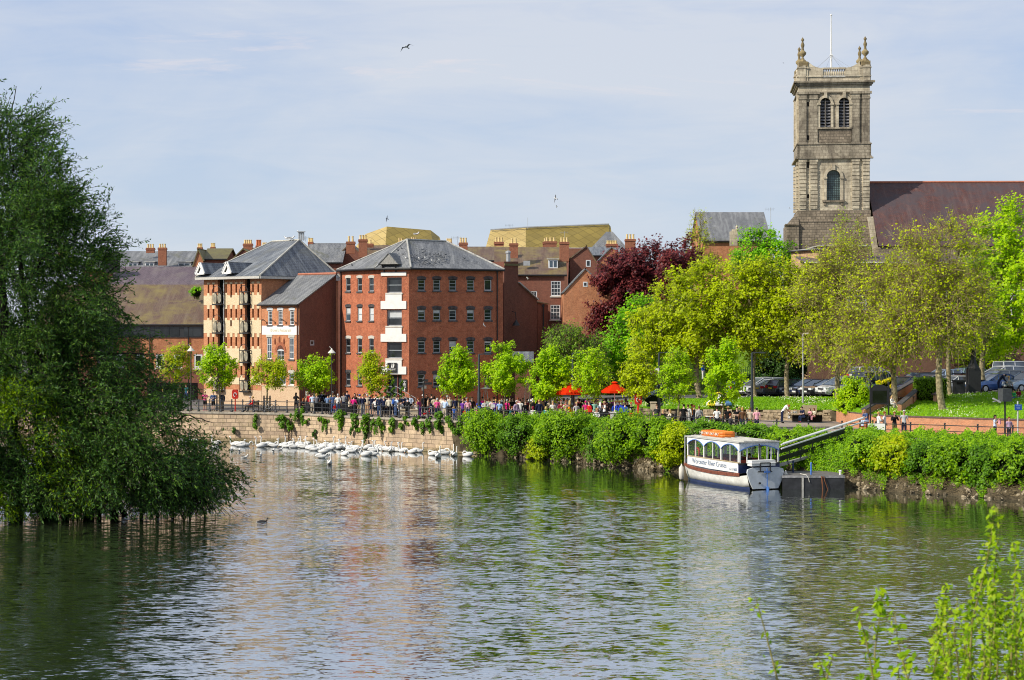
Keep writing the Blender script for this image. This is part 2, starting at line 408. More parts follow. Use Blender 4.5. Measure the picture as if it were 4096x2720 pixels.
def car_z(px,d):
 dc=interp(CT,px);zc=ZW(interp(CTY,px),dc)
 yb=1578 if px<3450 else 1578-(min(px,4000)-3450)*20/550
 zb=ZW(yb,178);return zc+(zb-zc)*(d-dc)/(178-dc)
def strip(name,cols,rows,fn,mat,kind='structure',smooth=True,parent=None):
 mb=MB();P=[[fn(c,r)for r in rows]for c in cols];nr=len(rows)
 vs=[p for c in P for p in c]
 fs=[(i*nr+j,(i+1)*nr+j,(i+1)*nr+j+1,i*nr+j+1)for i in range(len(cols)-1)for j in range(nr-1)]
 mb.add(vs,fs,0,[(v.x,v.y)for v in vs])
 o=mb.build(name,mat,parent,smooth=smooth)
 if kind:o['kind']=kind
 return o
def grassmat(name,lo,hi,flower=True):
 m,nt,out=nmat(name);B=NB(nt);ob=B.n('NewGeometry').outputs['Position']
 nz=B.noise(.8,6,.75,ob);n2=B.noise(9,3,.7,ob)
 c=B.ramp(B.math('ADD',B.math('MULTIPLY',nz,.6),B.math('MULTIPLY',n2,.4)),[(.35,lo),(.65,hi)])
 if flower:
  v=B.n('TexVoronoi');v.inputs['Scale'].default_value=3.2;B.l(ob,v.inputs['Vector'])
  f=B.ramp(v.outputs['Distance'],[(.16,1),(.2,0)])
  msk=B.ramp(B.noise(.35,3,.5,ob),[(.47,0),(.56,1)])
  c=B.mix(B.math('MULTIPLY',f,msk),c,B.mix(B.ramp(B.noise(1.4,1,.5,ob),[(.48,0),(.52,1)]),(.75,.72,.5),(.7,.55,.03)))
 B.l(B.bsdf(c,.9,.15,0,n2,.8,.08),out.inputs[0]);MATS[name]=m;return m
M_GRASS=grassmat('grass_meadow',(.08,.18,.008),(.24,.42,.02));M_GRASSH=grassmat('grass_hill',(.08,.17,.01),(.22,.36,.03),False)
M_SOIL=plain('bank_soil',(.10,.08,.05),.95,.1,0,.5,1.6,.8)
pxs=list(range(-1400,5401,50))
strip('road',[p for p in range(-1400,2301,50)],[3.6,12,30,60,120,400],lambda p,o:gpt(p,qd(p)+(o if p<1180 else o+2 if o<4 else o),ZP-.03),M_ASPH)
strip('promenade',[p for p in pxs if p<=1150],[0.0,3.6],lambda p,t:gpt(p,qd(p)+t,ZP),M_PAVE)
strip('promenade',[p for p in pxs if 1150<=p<=2300],[0.0,22.0,40],lambda p,t:gpt(p,qd(p)+t,ZP),M_PAVE)
strip('path',[p for p in pxs if p>=2300],[0.0,.5,1.0],lambda p,t:gpt(p,qd(p)+(interp(WT,p)-qd(p)+.1)*t,ZP),plain('path_tarmac',(.36,.30,.25),.9,.2,0,.15,1.5,.2))
strip('grass_slope',[p for p in range(2200,5401,25)],[i/8 for i in range(9)],lambda p,t:slope_pt(p,t),M_GRASS)
strip('car_park',[p for p in pxs if p>=2200],[0.0,.5,1.0],lambda p,t:gpt(p,interp(CT,p)+(178-interp(CT,p))*t,car_z(p,interp(CT,p)+(178-interp(CT,p))*t)),M_ASPH)
HZ=[(178,0),(184,.5),(200,3.6),(230,6.5),(330,7),(700,7),(6000,6)]
strip('hillside',[p for p in range(-1400,5401,100)],[178,184,192,200,215,230,330,700,6000],lambda p,d:gpt(p,d,(car_z(max(p,2300),178)if d<179 and p>=2300 else ZP-.04)+(interp(HZ,d)*min(1,max(0,(p-2250)/350))+(1.2*min(1,max(0,(p-2250)/350))if d>179 else 0))),M_GRASSH)
mb=MB()
for a in range(300,1150,50):
 for w0,w1,z1 in((3.5,3.7,ZP+.02),):
  p=[gpt(a,qd(a)+w0,z1),gpt(a+50,qd(a+50)+w0,z1),gpt(a+50,qd(a+50)+w1,z1),gpt(a,qd(a)+w1,z1)]
  mb.prism(p,(0,0,-.14))
o=mb.build('kerb',M_KERB);o['kind']='structure'
mb=MB()
for o_ in(4.2,4.45):
 for a in range(300,1150,50):mb.poly([gpt(a,qd(a)+o_,ZP-.024),gpt(a+50,qd(a+50)+o_,ZP-.024),gpt(a+50,qd(a+50)+o_+.12,ZP-.024),gpt(a,qd(a)+o_+.12,ZP-.024)])
for o_ in(12.2,12.5):
 for a in range(700,1150,50):mb.poly([gpt(a,qd(a)+o_-(a-700)*.006,ZP-.024),gpt(a+50,qd(a+50)+o_-(a-650)*.006,ZP-.024),gpt(a+50,qd(a+50)+o_+.12-(a-650)*.006,ZP-.024),gpt(a,qd(a)+o_+.12-(a-700)*.006,ZP-.024)])
o=mb.build('road_marking',M_YEL);o['kind']='structure'
def bank(p,t):
 d0,d1=bd(p),qd(p)
 z=-.5 if t<0 else(ZP-.1)*math.sin(t*math.pi/2)**.75
 w=.35*math.sin(p*.05+t*4)+.25*math.sin(p*.13)
 return gpt(p,d0+(d1-d0)*t+(w*(1-t)if 0<=t else-.6+w),z)
strip('river_bank',[p for p in range(1808,5401,18)],[-.1,0,.08,.2,.35,.5,.7,.9,1.0],bank,M_SOIL)
strip('river_bed',[-3000,6000],[8,420],lambda p,d:Vector(((p-1500)*.12,d,-2.2)),M_SOIL)
mb=MB();mb.add([(-90,-60,6.5),(90,-60,6.5),(90,15,6.0),(-90,15,6.0),(-90,26,-.6),(90,26,-.6)],[(0,1,2,3),(3,2,5,4)])
o=mb.build('near_bank',M_GRASSH);o['kind']='structure'
m,nt,out=nmat('river_water');B=NB(nt)
pos=B.n('NewGeometry').outputs['Position']
sp=B.n('SeparateXYZ');B.l(pos,sp.inputs[0])
dist=B.math('SUBTRACT',98.1,B.math('ADD',B.math('MULTIPLY',sp.outputs[0],.685),B.math('MULTIPLY',sp.outputs[1],.728)))
gust=B.noise(.035,4,.6,B.mapping(pos,(1,.8,1)))
calm=B.ramp(B.math('ADD',B.math('MULTIPLY',dist,.028),B.math('MULTIPLY',gust,.9)),[(.45,.04),(.74,.35),(1.0,1)])
def slopes(scale,detail,amp,mp):
 nd=B.n('TexNoise');nd.inputs['Scale'].default_value=scale;nd.inputs['Detail'].default_value=detail;nd.inputs['Roughness'].default_value=.6;B.l(B.mapping(pos,*mp),nd.inputs['Vector'])
 v=B.n('VectorMath',operation='SUBTRACT');B.l(nd.outputs['Color'],v.inputs[0]);v.inputs[1].default_value=(.5,.5,.5)
 m_=B.n('VectorMath',operation='MULTIPLY');B.l(v.outputs[0],m_.inputs[0]);m_.inputs[1].default_value=amp;return m_.outputs[0]
patch=B.ramp(B.noise(.07,4,.62,B.mapping(pos,(1,1.5,1))),[(.36,.45),(.6,1.2)])
v1=slopes(3.1,3,(.28,.72,0),((.5,1.25,1),(0,0,R(6))));v2=slopes(8,2,(.22,.58,0),((.42,1.2,1),(0,0,R(-8))));v3=slopes(.35,2,(.10,.16,0),((.7,1,1),))
a_=B.n('VectorMath',operation='ADD');B.l(v1,a_.inputs[0]);B.l(v2,a_.inputs[1]);b_=B.n('VectorMath',operation='ADD');B.l(a_.outputs[0],b_.inputs[0]);B.l(v3,b_.inputs[1])
sc_=B.n('VectorMath',operation='SCALE');B.l(b_.outputs[0],sc_.inputs[0]);B.l(B.math('MULTIPLY',calm,patch),sc_.inputs['Scale'])
up_=B.n('VectorMath',operation='ADD');B.l(sc_.outputs[0],up_.inputs[0]);up_.inputs[1].default_value=(0,0,1);bp=B.n('VectorMath',operation='NORMALIZE');B.l(up_.outputs[0],bp.inputs[0])
pb=B.n('BsdfPrincipled');pb.inputs['Base Color'].default_value=(.028,.034,.02,1);pb.inputs['Roughness'].default_value=.04
pb.inputs['IOR'].default_value=2.1;pb.inputs['Specular IOR Level'].default_value=.5;B.l(bp.outputs[0],pb.inputs['Normal'])
gl_=B.n('BsdfGlossy');gl_.inputs['Roughness'].default_value=.05;gl_.inputs['Color'].default_value=(.94,.97,1,1);B.l(bp.outputs[0],gl_.inputs['Normal']);mx_=B.n('MixShader');mx_.inputs[0].default_value=.58;B.l(pb.outputs[0],mx_.inputs[1]);B.l(gl_.outputs[0],mx_.inputs[2]);B.l(mx_.outputs[0],out.inputs[0])
mb=MB();mb.poly([(-420,15,0),(420,15,0),(420,330,0),(-420,330,0)])
o=mb.build('river',m);o['kind']='structure'
qw=thing('quay_wall','weathered sandstone quay wall dropping from the promenade to the river','wall',gpt(1300,qd(1300),0))
mb=MB();cp=MB()
ps=list(range(-1400,2051,30));L=0
for a,b in zip(ps,ps[1:]):
 A=gpt(a,qd(a),0);Bq=gpt(b,qd(b),0);l=(Bq-A).length
 mb.add([A+Vector((0,0,-2.2)),Bq+Vector((0,0,-2.2)),Bq+Vector((0,.0,ZP-.14)),A+Vector((0,.0,ZP-.14))],[(0,1,2,3)],0,[(L,-2.2),(L+l,-2.2),(L+l,ZP),(L,ZP)])
 n=Vector((-(Bq-A).y,(Bq-A).x,0)).normalized()
 if n.y>0:n=-n
 u=(Bq-A).normalized()
 cp.prism([A+n*.07+Vector((0,0,ZP-.14)),Bq-u*.015+n*.07+Vector((0,0,ZP-.14)),Bq-u*.015-n*.5+Vector((0,0,ZP-.14)),A-n*.5+Vector((0,0,ZP-.14))],(0,0,.16))
 mb.prism([A+n*.35+Vector((0,0,-1)),Bq+n*.35+Vector((0,0,-1)),Bq+Vector((0,0,-1)),A+Vector((0,0,-1))],(0,0,1.16+.05*math.sin(a*.07)))
 L+=l
mb.build('masonry',M_QUAY,qw);cp.build('coping',M_KERB,qw)
p=gpt(1150,qd(1150)-.18,0);ld=thing('ladder','narrow iron ladder fixed to the quay wall below a clump of ivy','ladder',p)
mb=MB()
for s_ in(-.2,.2):mb.bar(p+Vector((s_,0,-.3)),p+Vector((s_,0,2.2)),.05)
for k in range(8):mb.bar(p+Vector((-.2,0,.1+k*.27)),p+Vector((.2,0,.1+k*.27)),.035)
mb.build('rails',plain('rust',(.14,.08,.05),.8,.3,0,.4,8),ld)
def railing(p0,p1,step,label):
 base=rail_pt(p0,0);t=thing('railing',label,'railing',base)
 pts=[];p=p0;prev=None
 while p<=p1:
  q=rail_pt(p,0)
  if prev is None or(q-prev).length>=step:pts.append(q);prev=q
  p+=1
 first=None
 mb=MB();mb.lathe((0,0,0),[(.13,0),(.13,.1),(.085,.16),(.055,.22),(.05,.9),(.075,.93),(.075,.98),(.04,1.02),(.075,1.08),(.06,1.14),(.0,1.17)],8)
 for q in pts:
  if first is None:
   first=mb.build('post',M_IRON,t,world=False);o=first
  else:
   o=first.copy();COL.objects.link(o)
  o.location=q-base
 for nm,z,r in(('top_rail',.98,.032),('middle_rail',.58,.028),('bottom_rail',.2,.028)):
  m2=MB();m2.tube([q+Vector((0,0,z))for q in pts],r,5);m2.build(nm,M_IRON,t)
 return t
railing(100,1990,1.06,'black iron railing with three bars along the edge of the quay wall')
railing(2000,4700,2.35,'dark iron railing behind the bushes along the upper river bank')
def leaf_quads(P,N,size,aspect=.6,rs=None,droop=0.0,curl=.0):
 """P (n,3) positions, N (n,3) preferred normals (unit-ish); returns verts, faces of one kite per leaf"""
 n=len(P);rs=rs or np.random.RandomState(1)
 nn=N*.75+np.array([-.5,-.42,.38])+rs.normal(0,.5,(n,3));nn/=np.linalg.norm(nn,axis=1)[:,None]+1e-9
 a=rs.normal(0,1,(n,3));a[:,2]-=droop;a-=nn*(a*nn).sum(1)[:,None];a/=np.linalg.norm(a,axis=1)[:,None]+1e-9
 b=np.cross(nn,a);s=size*(.65+.7*rs.rand(n))[:,None]
 V=np.stack([P-a*s*.5,P+b*s*aspect*.5-a*s*.05,P+a*s*.5,P-b*s*aspect*.5-a*s*.05],1).reshape(-1,3)
 return V,np.arange(n*4).reshape(-1,4)
def blob_pts(n,c,rad,rs,shell=.75,nclump=None,cl=.35,squash=0.0):
 """points in leaf clumps on an ellipsoid with gaps between; returns P, N"""
 c=np.array(c);rad=np.array(rad)
 k=nclump or max(6,n//60)
 d=rs.normal(0,1,(k,3));d/=np.linalg.norm(d,axis=1)[:,None]
 r=shell+(1-shell)*rs.rand(k)**.6;r*=1+.12*rs.normal(0,1,k)
 cc=d*r[:,None]
 cr=cl*(.6+.8*rs.rand(k))
 i=rs.randint(0,k,n);q=rs.normal(0,1,(n,3));q/=np.linalg.norm(q,axis=1)[:,None]
 rr=rs.rand(n)**.45
 P=cc[i]+q*(cr[i]*rr)[:,None];N=q*.7+d[i]*.6;N[:,2]+=.35
 if squash:P[:,2]=np.where(P[:,2]<0,P[:,2]*(1-squash),P[:,2])
 return c+P*rad,N
L_IVY=leafmat('leaf_ivy',[(.012,.03,.006),(.04,.10,.012),(.09,.2,.02)],.25)
L_LIME=leafmat('leaf_lime',[(.10,.20,.006),(.28,.48,.012),(.44,.64,.02),(.6,.75,.05)],.5)
L_BUSH=leafmat('leaf_bush',[(.03,.07,.004),(.12,.25,.01),(.25,.43,.015),(.40,.58,.04)],.42,big=.6)
L_WALLP=leafmat('leaf_wall',[(.02,.05,.005),(.08,.19,.01),(.18,.34,.02)],.3,big=1.2)
wall_plants=[(500+190*.0+800/3.373*.0+862,1660,22,34,'rounded bright green clump hanging over the coping below the walkers'),(1017,1690,16,30,'thin straggly weed tuft growing halfway down the quay wall'),(936,1720,6,14,'tiny weed tuft alone low on the quay wall'),(1120,1680,24,30,'broad ivy clump left of the iron ladder'),(1198,1668,20,42,'tall ivy clump right of the iron ladder'),(1160,1700,16,34,'ivy hanging directly over the iron ladder'),(1228,1684,10,12,'small weed tuft just right of the ladder ivy'),(1280,1676,10,14,'small tuft under the check shirt onlooker'),(1305,1700,16,34,'thin dangling weed strip on the pale stones'),(1362,1692,15,26,'compact dark green tuft under the white shirt man'),(1418,1678,16,30,'green clump rising to the railing foot under the red top'),(1424,1705,16,22,'ivy lump just below the clump at the railing foot'),(1470,1700,26,40,'largest ivy mass in the middle of the quay wall'),(1406,1722,9,20,'narrow tuft hanging under the red top onlooker'),(1518,1700,20,40,'leafy clump hanging below the navy jackets'),(1490,1690,12,24,'small clump joining the middle ivy mass'),(1568,1698,18,34,'pointed ivy clump below the cream jacket'),(1620,1690,15,28,'neat oval clump hanging from the coping'),(1600,1704,12,14,'low tuft between two ivy clumps'),(1660,1690,18,26,'bright leaning clump under the stone bench'),(1690,1706,14,26,'dangling clump below the pushchair'),(1716,1698,14,26,'soft green tuft right of the pushchair'),(1760,1690,22,44,'dense dark ivy clump with a long tail'),(1795,1686,18,32,'ivy clump below the boy in the blue shirt'),(1830,1712,26,34,'last ivy mass before the big bank bush'),(1258,1735,7,22,'thin weed hanging low by the wall crack'),(1460,1750,8,30,'mossy trail running down the wall joint')]
rs=np.random.RandomState(3)
for(px,py,rx,ry,lab)in wall_plants:
 d=qd(px)-.25;s=PXM(d);c=W(px,py,d);t=thing('wall_plant',lab,'plant',c,group='plants growing out of the quay wall')
 P,N=blob_pts(int(60+rx*ry*.75),c,(rx/s,.35,ry/s),rs,.4,cl=.4);N[:,1]-=.6
 P[:,1]=np.minimum(P[:,1],qd(px)+.1)
 V,Fq=leaf_quads(P,N,.17,.7,rs,.5);mesh_np('foliage',V,Fq,L_WALLP if rx>9 else L_IVY,t)
 m2=MB()
 for k in range(5):
  x=rnd.uniform(-.6,.6)*rx/s;m2.tube([c+Vector((x,.3,ry/s*.7)),c+Vector((x*.8,0,0)),c+Vector((x*.6,.1,-ry/s*rnd.uniform(.7,1.1)))],[.02,.015,.006],3)
 m2.build('stem',M_BARK,t)
class Fac:
 """a vertical wall plane between two plan points; n points outwards (towards the river)"""
 def __init__(s,A,Bp):
  s.o=Vector((A[0],A[1],0));s.u=(Vector((Bp[0],Bp[1],0))-s.o);s.L=s.u.length;s.u.normalize()
  s.n=Vector((s.u.y,-s.u.x,0))
 def at(s,px,py):
  dx=(px-CX)/FPX;dir_=Vector((dx,1,0))
  t=(s.o.dot(s.n))/dir_.dot(s.n)
  p=dir_*t
  return(p-s.o).dot(s.u),HC-(py-HY)*t/FPX
 def P(s,u,z,off=0.0):return s.o+s.u*u+s.n*off+Vector((0,0,z))
def fac_px(px0,d0,px1,d1):return Fac((XW(px0,d0),d0),(XW(px1,d1),d1))
def wall(mb,f,u0,u1,z0,z1,holes=(),depth=.16,mi=0,mir=None):
 """wall quads around rectangular openings, with reveals"""
 us=sorted({u0,u1,*[h[0]for h in holes],*[h[1]for h in holes]});zs=sorted({z0,z1,*[h[2]for h in holes],*[h[3]for h in holes]})
 us=[u for u in us if u0-1e-6<=u<=u1+1e-6];zs=[z for z in zs if z0-1e-6<=z<=z1+1e-6]
 for i in range(len(us)-1):
  for j in range(len(zs)-1):
   cu,cz=(us[i]+us[i+1])/2,(zs[j]+zs[j+1])/2
   if any(h[0]<cu<h[1]and h[2]<cz<h[3]for h in holes):continue
   q=[(us[i],zs[j]),(us[i+1],zs[j]),(us[i+1],zs[j+1]),(us[i],zs[j+1])]
   mb.add([f.P(*a)for a in q],[(0,1,2,3)],mi,q)
 for(a,b,c,d)in holes:
  for q in(((a,c),(b,c)),((b,c),(b,d)),((b,d),(a,d)),((a,d),(a,c))):
   (ua,za),(ub,zb)=q
   mb.add([f.P(ua,za),f.P(ub,zb),f.P(ub,zb,-depth-.05),f.P(ua,za,-depth-.05)],[(0,1,2,3)],mi if mir is None else mir,[(ua,za),(ub,zb),(ub+.15,zb+.15),(ua+.15,za+.15)])
def fbox(mb,f,u0,u1,z0,z1,o0,o1,mi=0):
 P=[f.P(u,z,o)for z in(z0,z1)for o in(o0,o1)for u in(u0,u1)]
 mb.add(P,[(0,2,3,1),(4,5,7,6),(0,1,5,4),(2,6,7,3),(0,4,6,2),(1,3,7,5)],mi)
def window(f,h,parent,bars=(1,2),frame=M_WFRAME,glass=M_GLASS,fw=.07,depth=.15,sill=M_STONEDK,arch=None,archmat=None,blind=0.0,name='window',bw=.04,sillw=.1):
 a,b,c,d=h;mb=MB();o0,o1=-depth,-depth+.06
 fbox(mb,f,a,a+fw,c,d,o0,o1);fbox(mb,f,b-fw,b,c,d,o0,o1)
 fbox(mb,f,a+fw,b-fw,c,c+fw*1.3,o0,o1);fbox(mb,f,a+fw,b-fw,d-fw,d,o0,o1)
 nx,nz=bars
 for k in range(1,nx):u=a+(b-a)*k/nx;fbox(mb,f,u-bw/2,u+bw/2,c+fw*1.3,d-fw,o0+.012,o1-.004)
 for k in range(1,nz):z=c+(d-c)*k/nz;w=bw*(1.5 if k==nz//2 else 1)/2;fbox(mb,f,a+fw,b-fw,z-w,z+w,o0+.008,o1-.008)
 w=mb.build(name,frame,parent)
 g=MB();zz=d-(d-c)*blind
 g.add([f.P(a,c,-depth+.012),f.P(b,c,-depth+.012),f.P(b,zz,-depth+.012),f.P(a,zz,-depth+.012)],[(0,1,2,3)]);g.build('pane',glass,w)
 if blind>0:
  g=MB();g.add([f.P(a,zz,-depth+.01),f.P(b,zz,-depth+.01),f.P(b,d,-depth+.01),f.P(a,d,-depth+.01)],[(0,1,2,3)]);g.build('blind',M_BLIND,w)
 if sill:
  g=MB();fbox(g,f,a-sillw,b+sillw,c-.14,c-.003,-depth+.02,.09)
  g.build('sill',sill,w)
 if arch:
  g=MB();k=9;W_=(b-a)/2+.12;cu=(a+b)/2;rise=arch
  for i in range(k):
   a0,a1=-1+2*i/k+.03,-1+2*(i+1)/k-.03
   q=[]
   for aa in(a0,a1):
    q.append((cu+aa*W_,d+.02+rise*(1-aa*aa)))
   lo=[(cu+a0*W_*.95,d+.02-.0+rise*(1-a0*a0)*.55-.02),(cu+a1*W_*.95,d+.0+rise*(1-a1*a1)*.55)]
   up=[(cu+a1*W_*1.06,d+.24+rise*(1-a1*a1)),(cu+a0*W_*1.06,d+.24+rise*(1-a0*a0))]
   pts=[f.P(u,z,.004)for u,z in lo+up]
   g.prism(pts,f.n*.035)
  g.build('arch',archmat or M_STONEDK,w)
  g=MB()
  seg=[(cu+x*W_*.9,d-.01)for x in(-1,1)]+[(cu+x*W_*.93,d+rise*(1-x*x)*.6)for x in(1,.5,0,-.5,-1)]
  g.poly([f.P(u,z,.002)for u,z in seg]);g.build('lunette',M_DARK if sill is M_STONEDK else frame,w)
 return w
def px_hole(f,cx,w,y0,y1):
 u0,z1=f.at(cx-w/2,y0);u1,z0=f.at(cx+w/2,y1);um=(u0+u1)/2
 z1=f.at(cx,y0)[1];z0=f.at(cx,y1)[1]
 return(u0,u1,z0,z1)
def roof(name,parent,polys,mat,thick=.12,trim=None):
 mb=MB()
 for p in polys:
  p=[Vector(q)for q in p]
  n=(p[1]-p[0]).cross(p[2]-p[0]).normalized()
  if n.z<0:p.reverse();n=-n
  u=Vector((0,0,1)).cross(n);u=u.normalized()if u.length>1e-6 else Vector((1,0,0));v=n.cross(u)
  uv=[(q.dot(u),q.dot(v))for q in p]
  mb.add(p,[tuple(range(len(p)))],0,uv)
  lo=[q-n*thick for q in p]
  for i in range(len(p)):
   j=(i+1)%len(p);mb.add([p[i],lo[i],lo[j],p[j]],[(0,1,2,3)],0)
  mb.add(lo[::-1],[tuple(range(len(p)))],0)
 return mb.build(name,mat,parent)
def ridges(parent,segs,r=.1,mat=None,name='ridge_tiles'):
 mb=MB()
 for a,b in segs:mb.tube([Vector(a)+Vector((0,0,.02)),Vector(b)+Vector((0,0,.02))],r,6)
 return mb.build(name,mat or M_LEAD,parent)
def chimney(parent,px,y_top,y_bot,w,d,pots=2,mat=None,pot=None,poth=16,dy=.5):
 """brick stack with its corbelled cap; pots are sub-parts. y_top is the top of the brickwork"""
 s=PXM(d);c=W(px,y_bot,d);h=(y_bot-y_top)/s;ww=w/s;mb=MB()
 base=MB();x,y,z=c
 base.box((x,y,z+h/2),(ww*.9,max(dy,.45),h));base.box((x,y,z+h-.16),(ww,dy+.12,.14));base.box((x,y,z+h-.03),(ww*.95,dy+.06,.1))
 o=base.build('chimney',mat or M_CHIM,parent)
 for k in range(pots):
  m2=MB();px_=x+(k-(pots-1)/2)*ww*.8/max(pots,1)
  m2.lathe((px_,y,z+h),[(.13,0),(.115,.08),(.1,poth/s*.85),(.125,poth/s*.88),(.12,poth/s),(.08,poth/s)],8)
  m2.build('chimney_pot',pot or M_POT,o)
 return o
def aerial(parent,px,y0,y1,d,kind=0,name='aerial'):
 s=PXM(d);a=W(px,y1,d);b=W(px,y0,d);mb=MB();mb.tube([a,b],.025,4)
 if kind==0:
  q=b-Vector((0,0,.2));mb.tube([q+Vector((-.7,0,0)),q+Vector((.5,.2,.05))],.015,3)
  for k in range(6):c=q+Vector((-.65+k*.2,0,0));mb.tube([c+Vector((0,0,-.18)),c+Vector((0,0,.18))],.01,3)
 return mb.build(name,M_GREY,parent)
def pipe(f,px,y0,y1,parent,mat=M_BLACK,r=.06):
 u,z1=f.at(px,y0);_,z0=f.at(px,y1);mb=MB();mb.tube([f.P(u,z0,.1),f.P(u,z1,.1)],r,6)
 mb.box(f.P(u,z1,.1),(.22,.18,.24));return mb.build('downpipe',mat,parent)
def textpart(s,size,mat,parent,o,ux,uz,name='lettering',ext=.01,font_w=None,shear=0.0):
 """flat lettering laid out from origin o (centre) along ux, up uz"""
 cu=bpy.data.curves.new(name,'FONT');cu.body=s;cu.size=size;cu.extrude=ext;cu.align_x='CENTER';cu.align_y='CENTER';cu.shear=shear
 cu.resolution_u=3
 ob=bpy.data.objects.new(name,cu);link(ob);dg=bpy.context.evaluated_depsgraph_get();dg.update()
 me=bpy.data.meshes.new_from_object(ob.evaluated_get(dg));bpy.data.objects.remove(ob);bpy.data.curves.remove(cu)
 xs=[v.co.x for v in me.vertices];w=max(xs)-min(xs);k=(font_w/w)if font_w else 1.0
 n=Vector(ux).cross(Vector(uz));off=OFF.get(parent.name,Vector((0,0,0)))
 for v in me.vertices:
  p=Vector(o)+Vector(ux)*(v.co.x*k)+Vector(uz)*v.co.y+n*(v.co.z+.004);v.co=p-off
 me.materials.clear();me.materials.append(mat)
 ob=bpy.data.objects.new(name,me);link(ob);ob.parent=parent;OFF[ob.name]=off;return ob
def hip_lines(pts):return[(pts[i],pts[i+1])for i in range(len(pts)-1)]
A=(XW(1519,169.7),169.7);Bc=(XW(1636,168.7),168.7)
RR=(XW(2012,174.0),174.0);LL=(XW(1360,175.2),175.2)
fL=Fac(LL,A);fC=Fac(A,Bc);fR=Fac(Bc,RR)
EZ=ZW(1072,169.5);wh=thing('brick_warehouse','four-storey red brick warehouse with white panels between its corner bay windows','building',(XW(1560,172),172,ZP))
hl=[px_hole(fL,x,18,a,b)for x in(1393,1439,1486)for a,b in((1114,1165),(1230,1283),(1356,1411),(1492,1542))]
hr=[px_hole(fR,x,28,a,b)for x in(1686,1747,1811,1882,1952)for a,b in((1119,1162),(1238,1281),(1363,1411),(1497,1546))]
cb=[fC.at(1547,y)for y in(1109,1171)]
cu0,cu1=fC.at(1547,1300)[0],fC.at(1607,1300)[0]
cz=lambda y:fC.at(1577,y)[1]
hc=[(cu0,cu1,cz(1171),cz(1109)),(cu0,cu1,cz(1303.5),cz(1240)),(cu0,cu1,cz(1433.5),cz(1369)),(cu0,cu1,cz(1594),cz(1500))]
mb=MB();wall(mb,fL,0,fL.L,0.5,EZ,hl,.14);wall(mb,fR,0,fR.L,.5,EZ,hr,.14)
wall(mb,fC,0,fC.L,.5,EZ,hc,.3)
BL=Vector((LL[0]+(RR[0]-Bc[0]),LL[1]+(RR[1]-Bc[1]),0));f4=Fac(RR,BL);f5=Fac(BL,LL)
wall(mb,f4,0,f4.L,.5,EZ);wall(mb,f5,0,f5.L,.5,EZ)
for f,z in((fL,EZ-.42),(fC,EZ-.42),(fR,EZ-.42)):fbox(mb,f,0.01,f.L-.01,z,z+.16,0,.05);fbox(mb,f,0.01,f.L-.01,z+.16,z+.4,0,.1)
for f,e in((fL,fL.L),(fC,.0)):
 pass
mb.build('wall',M_BRICK,wh)
for i,h in enumerate(hl):window(fL,h,wh,(1,2),M_GFRAME,M_GLASS if i%4!=1 else M_GLASSB,.055,.12,M_STONEDK,.1,M_STONEDK if i%4 in(0,1,3)and i%4==1 else M_OFFW if i%4 in(0,2)else M_STONEDK,blind=(.0,.45,0,0)[i%4]if i<4 else(.0,.95,0,0)[i%4])
for i,h in enumerate(hr):window(fR,h,wh,(1,3)if i not in(16,)else(1,1),M_GFRAME if i!=16 else M_WFRAME,M_GLASS,.06,.12,M_STONEDK,.12,M_STONEDK,blind={1:.25,5:.3,2:.12,7:.4,9:.15,13:.3,18:.2,10:.5}.get(i,0))
for k,h in enumerate(hc[:3]):window(fC,h,wh,(1,2),M_GFRAME,M_GLASS,.07,.26,M_OFFW,None,None,blind=.46 if k==1 else 0)
d_=MB();fbox(d_,fC,hc[3][0],hc[3][1],hc[3][2],hc[3][3],-.32,-.3);dr=d_.build('door',M_GLASS,wh)
d_=MB()
for u in(cu0+.03,(cu0+cu1)/2+.25,cu1-.03):fbox(d_,fC,u-.05,u+.05,hc[3][2],hc[3][3],-.29,-.22)
d_.build('frame',plain('door_red',(.16,.05,.04),.5,.3),dr)
def wpanel(stem,bar,sx=(1543,1608),bx=(1524,1626)):
 m_=MB();u0,u1=fC.at(sx[0],1300)[0],fC.at(sx[1],1300)[0];v0,v1=fC.at(bx[0],1300)[0],fC.at(bx[1],1300)[0]
 fbox(m_,fC,u0,u1,cz(bar[0])+.001,cz(stem[0]),.0,.10)if stem[1]>stem[0]else None
 fbox(m_,fC,v0,v1,cz(bar[1]),cz(bar[0]),-.01,.10)
 return m_.build('white_panel',M_WHITE,wh)
wpanel((1178,1204),(1204,1236));wpanel((1311,1335.5),(1335.5,1367));wpanel((1441,1466),(1466,1497));
m_=MB();fbox(m_,fC,fC.at(1525,1300)[0],fC.at(1626,1300)[0],cz(1103),cz(1088),-.01,.1);m_.build('white_panel',M_WHITE,wh)
m_=MB();u0,u1=fC.at(1553,1300)[0],fC.at(1590,1300)[0];sg_c=((u0+u1)/2,(cz(1451)+cz(1490))/2)
fbox(m_,fC,u0,u1,cz(1490),cz(1451),.16,.22);sg=m_.build('hanging_sign',M_BLACK,wh)
for sx_,ww in((-.07,.11),(.08,.15)):
 m_=MB();pts=[]
 for k in range(7):t=k/6;pts.append((sg_c[0]+sx_+ww*(.55-.9*(1-t)**1.6),sg_c[1]+.0+.4*t))
 for k in range(6,-1,-1):t=k/6;pts.append((sg_c[0]+sx_+ww*(.6+.5*math.sin(t*math.pi*.8)),sg_c[1]+.0+.4*t))
 m_.prism([fC.P(u,z,.224)for u,z in pts],fC.n*.01);m_.build('sail_emblem',M_WHITE,sg)
textpart('THE QUAY',.24,M_WHITE,sg,fC.P(sg_c[0],sg_c[1]-.17,.222),fC.u,Vector((0,0,1)),font_w=.76)
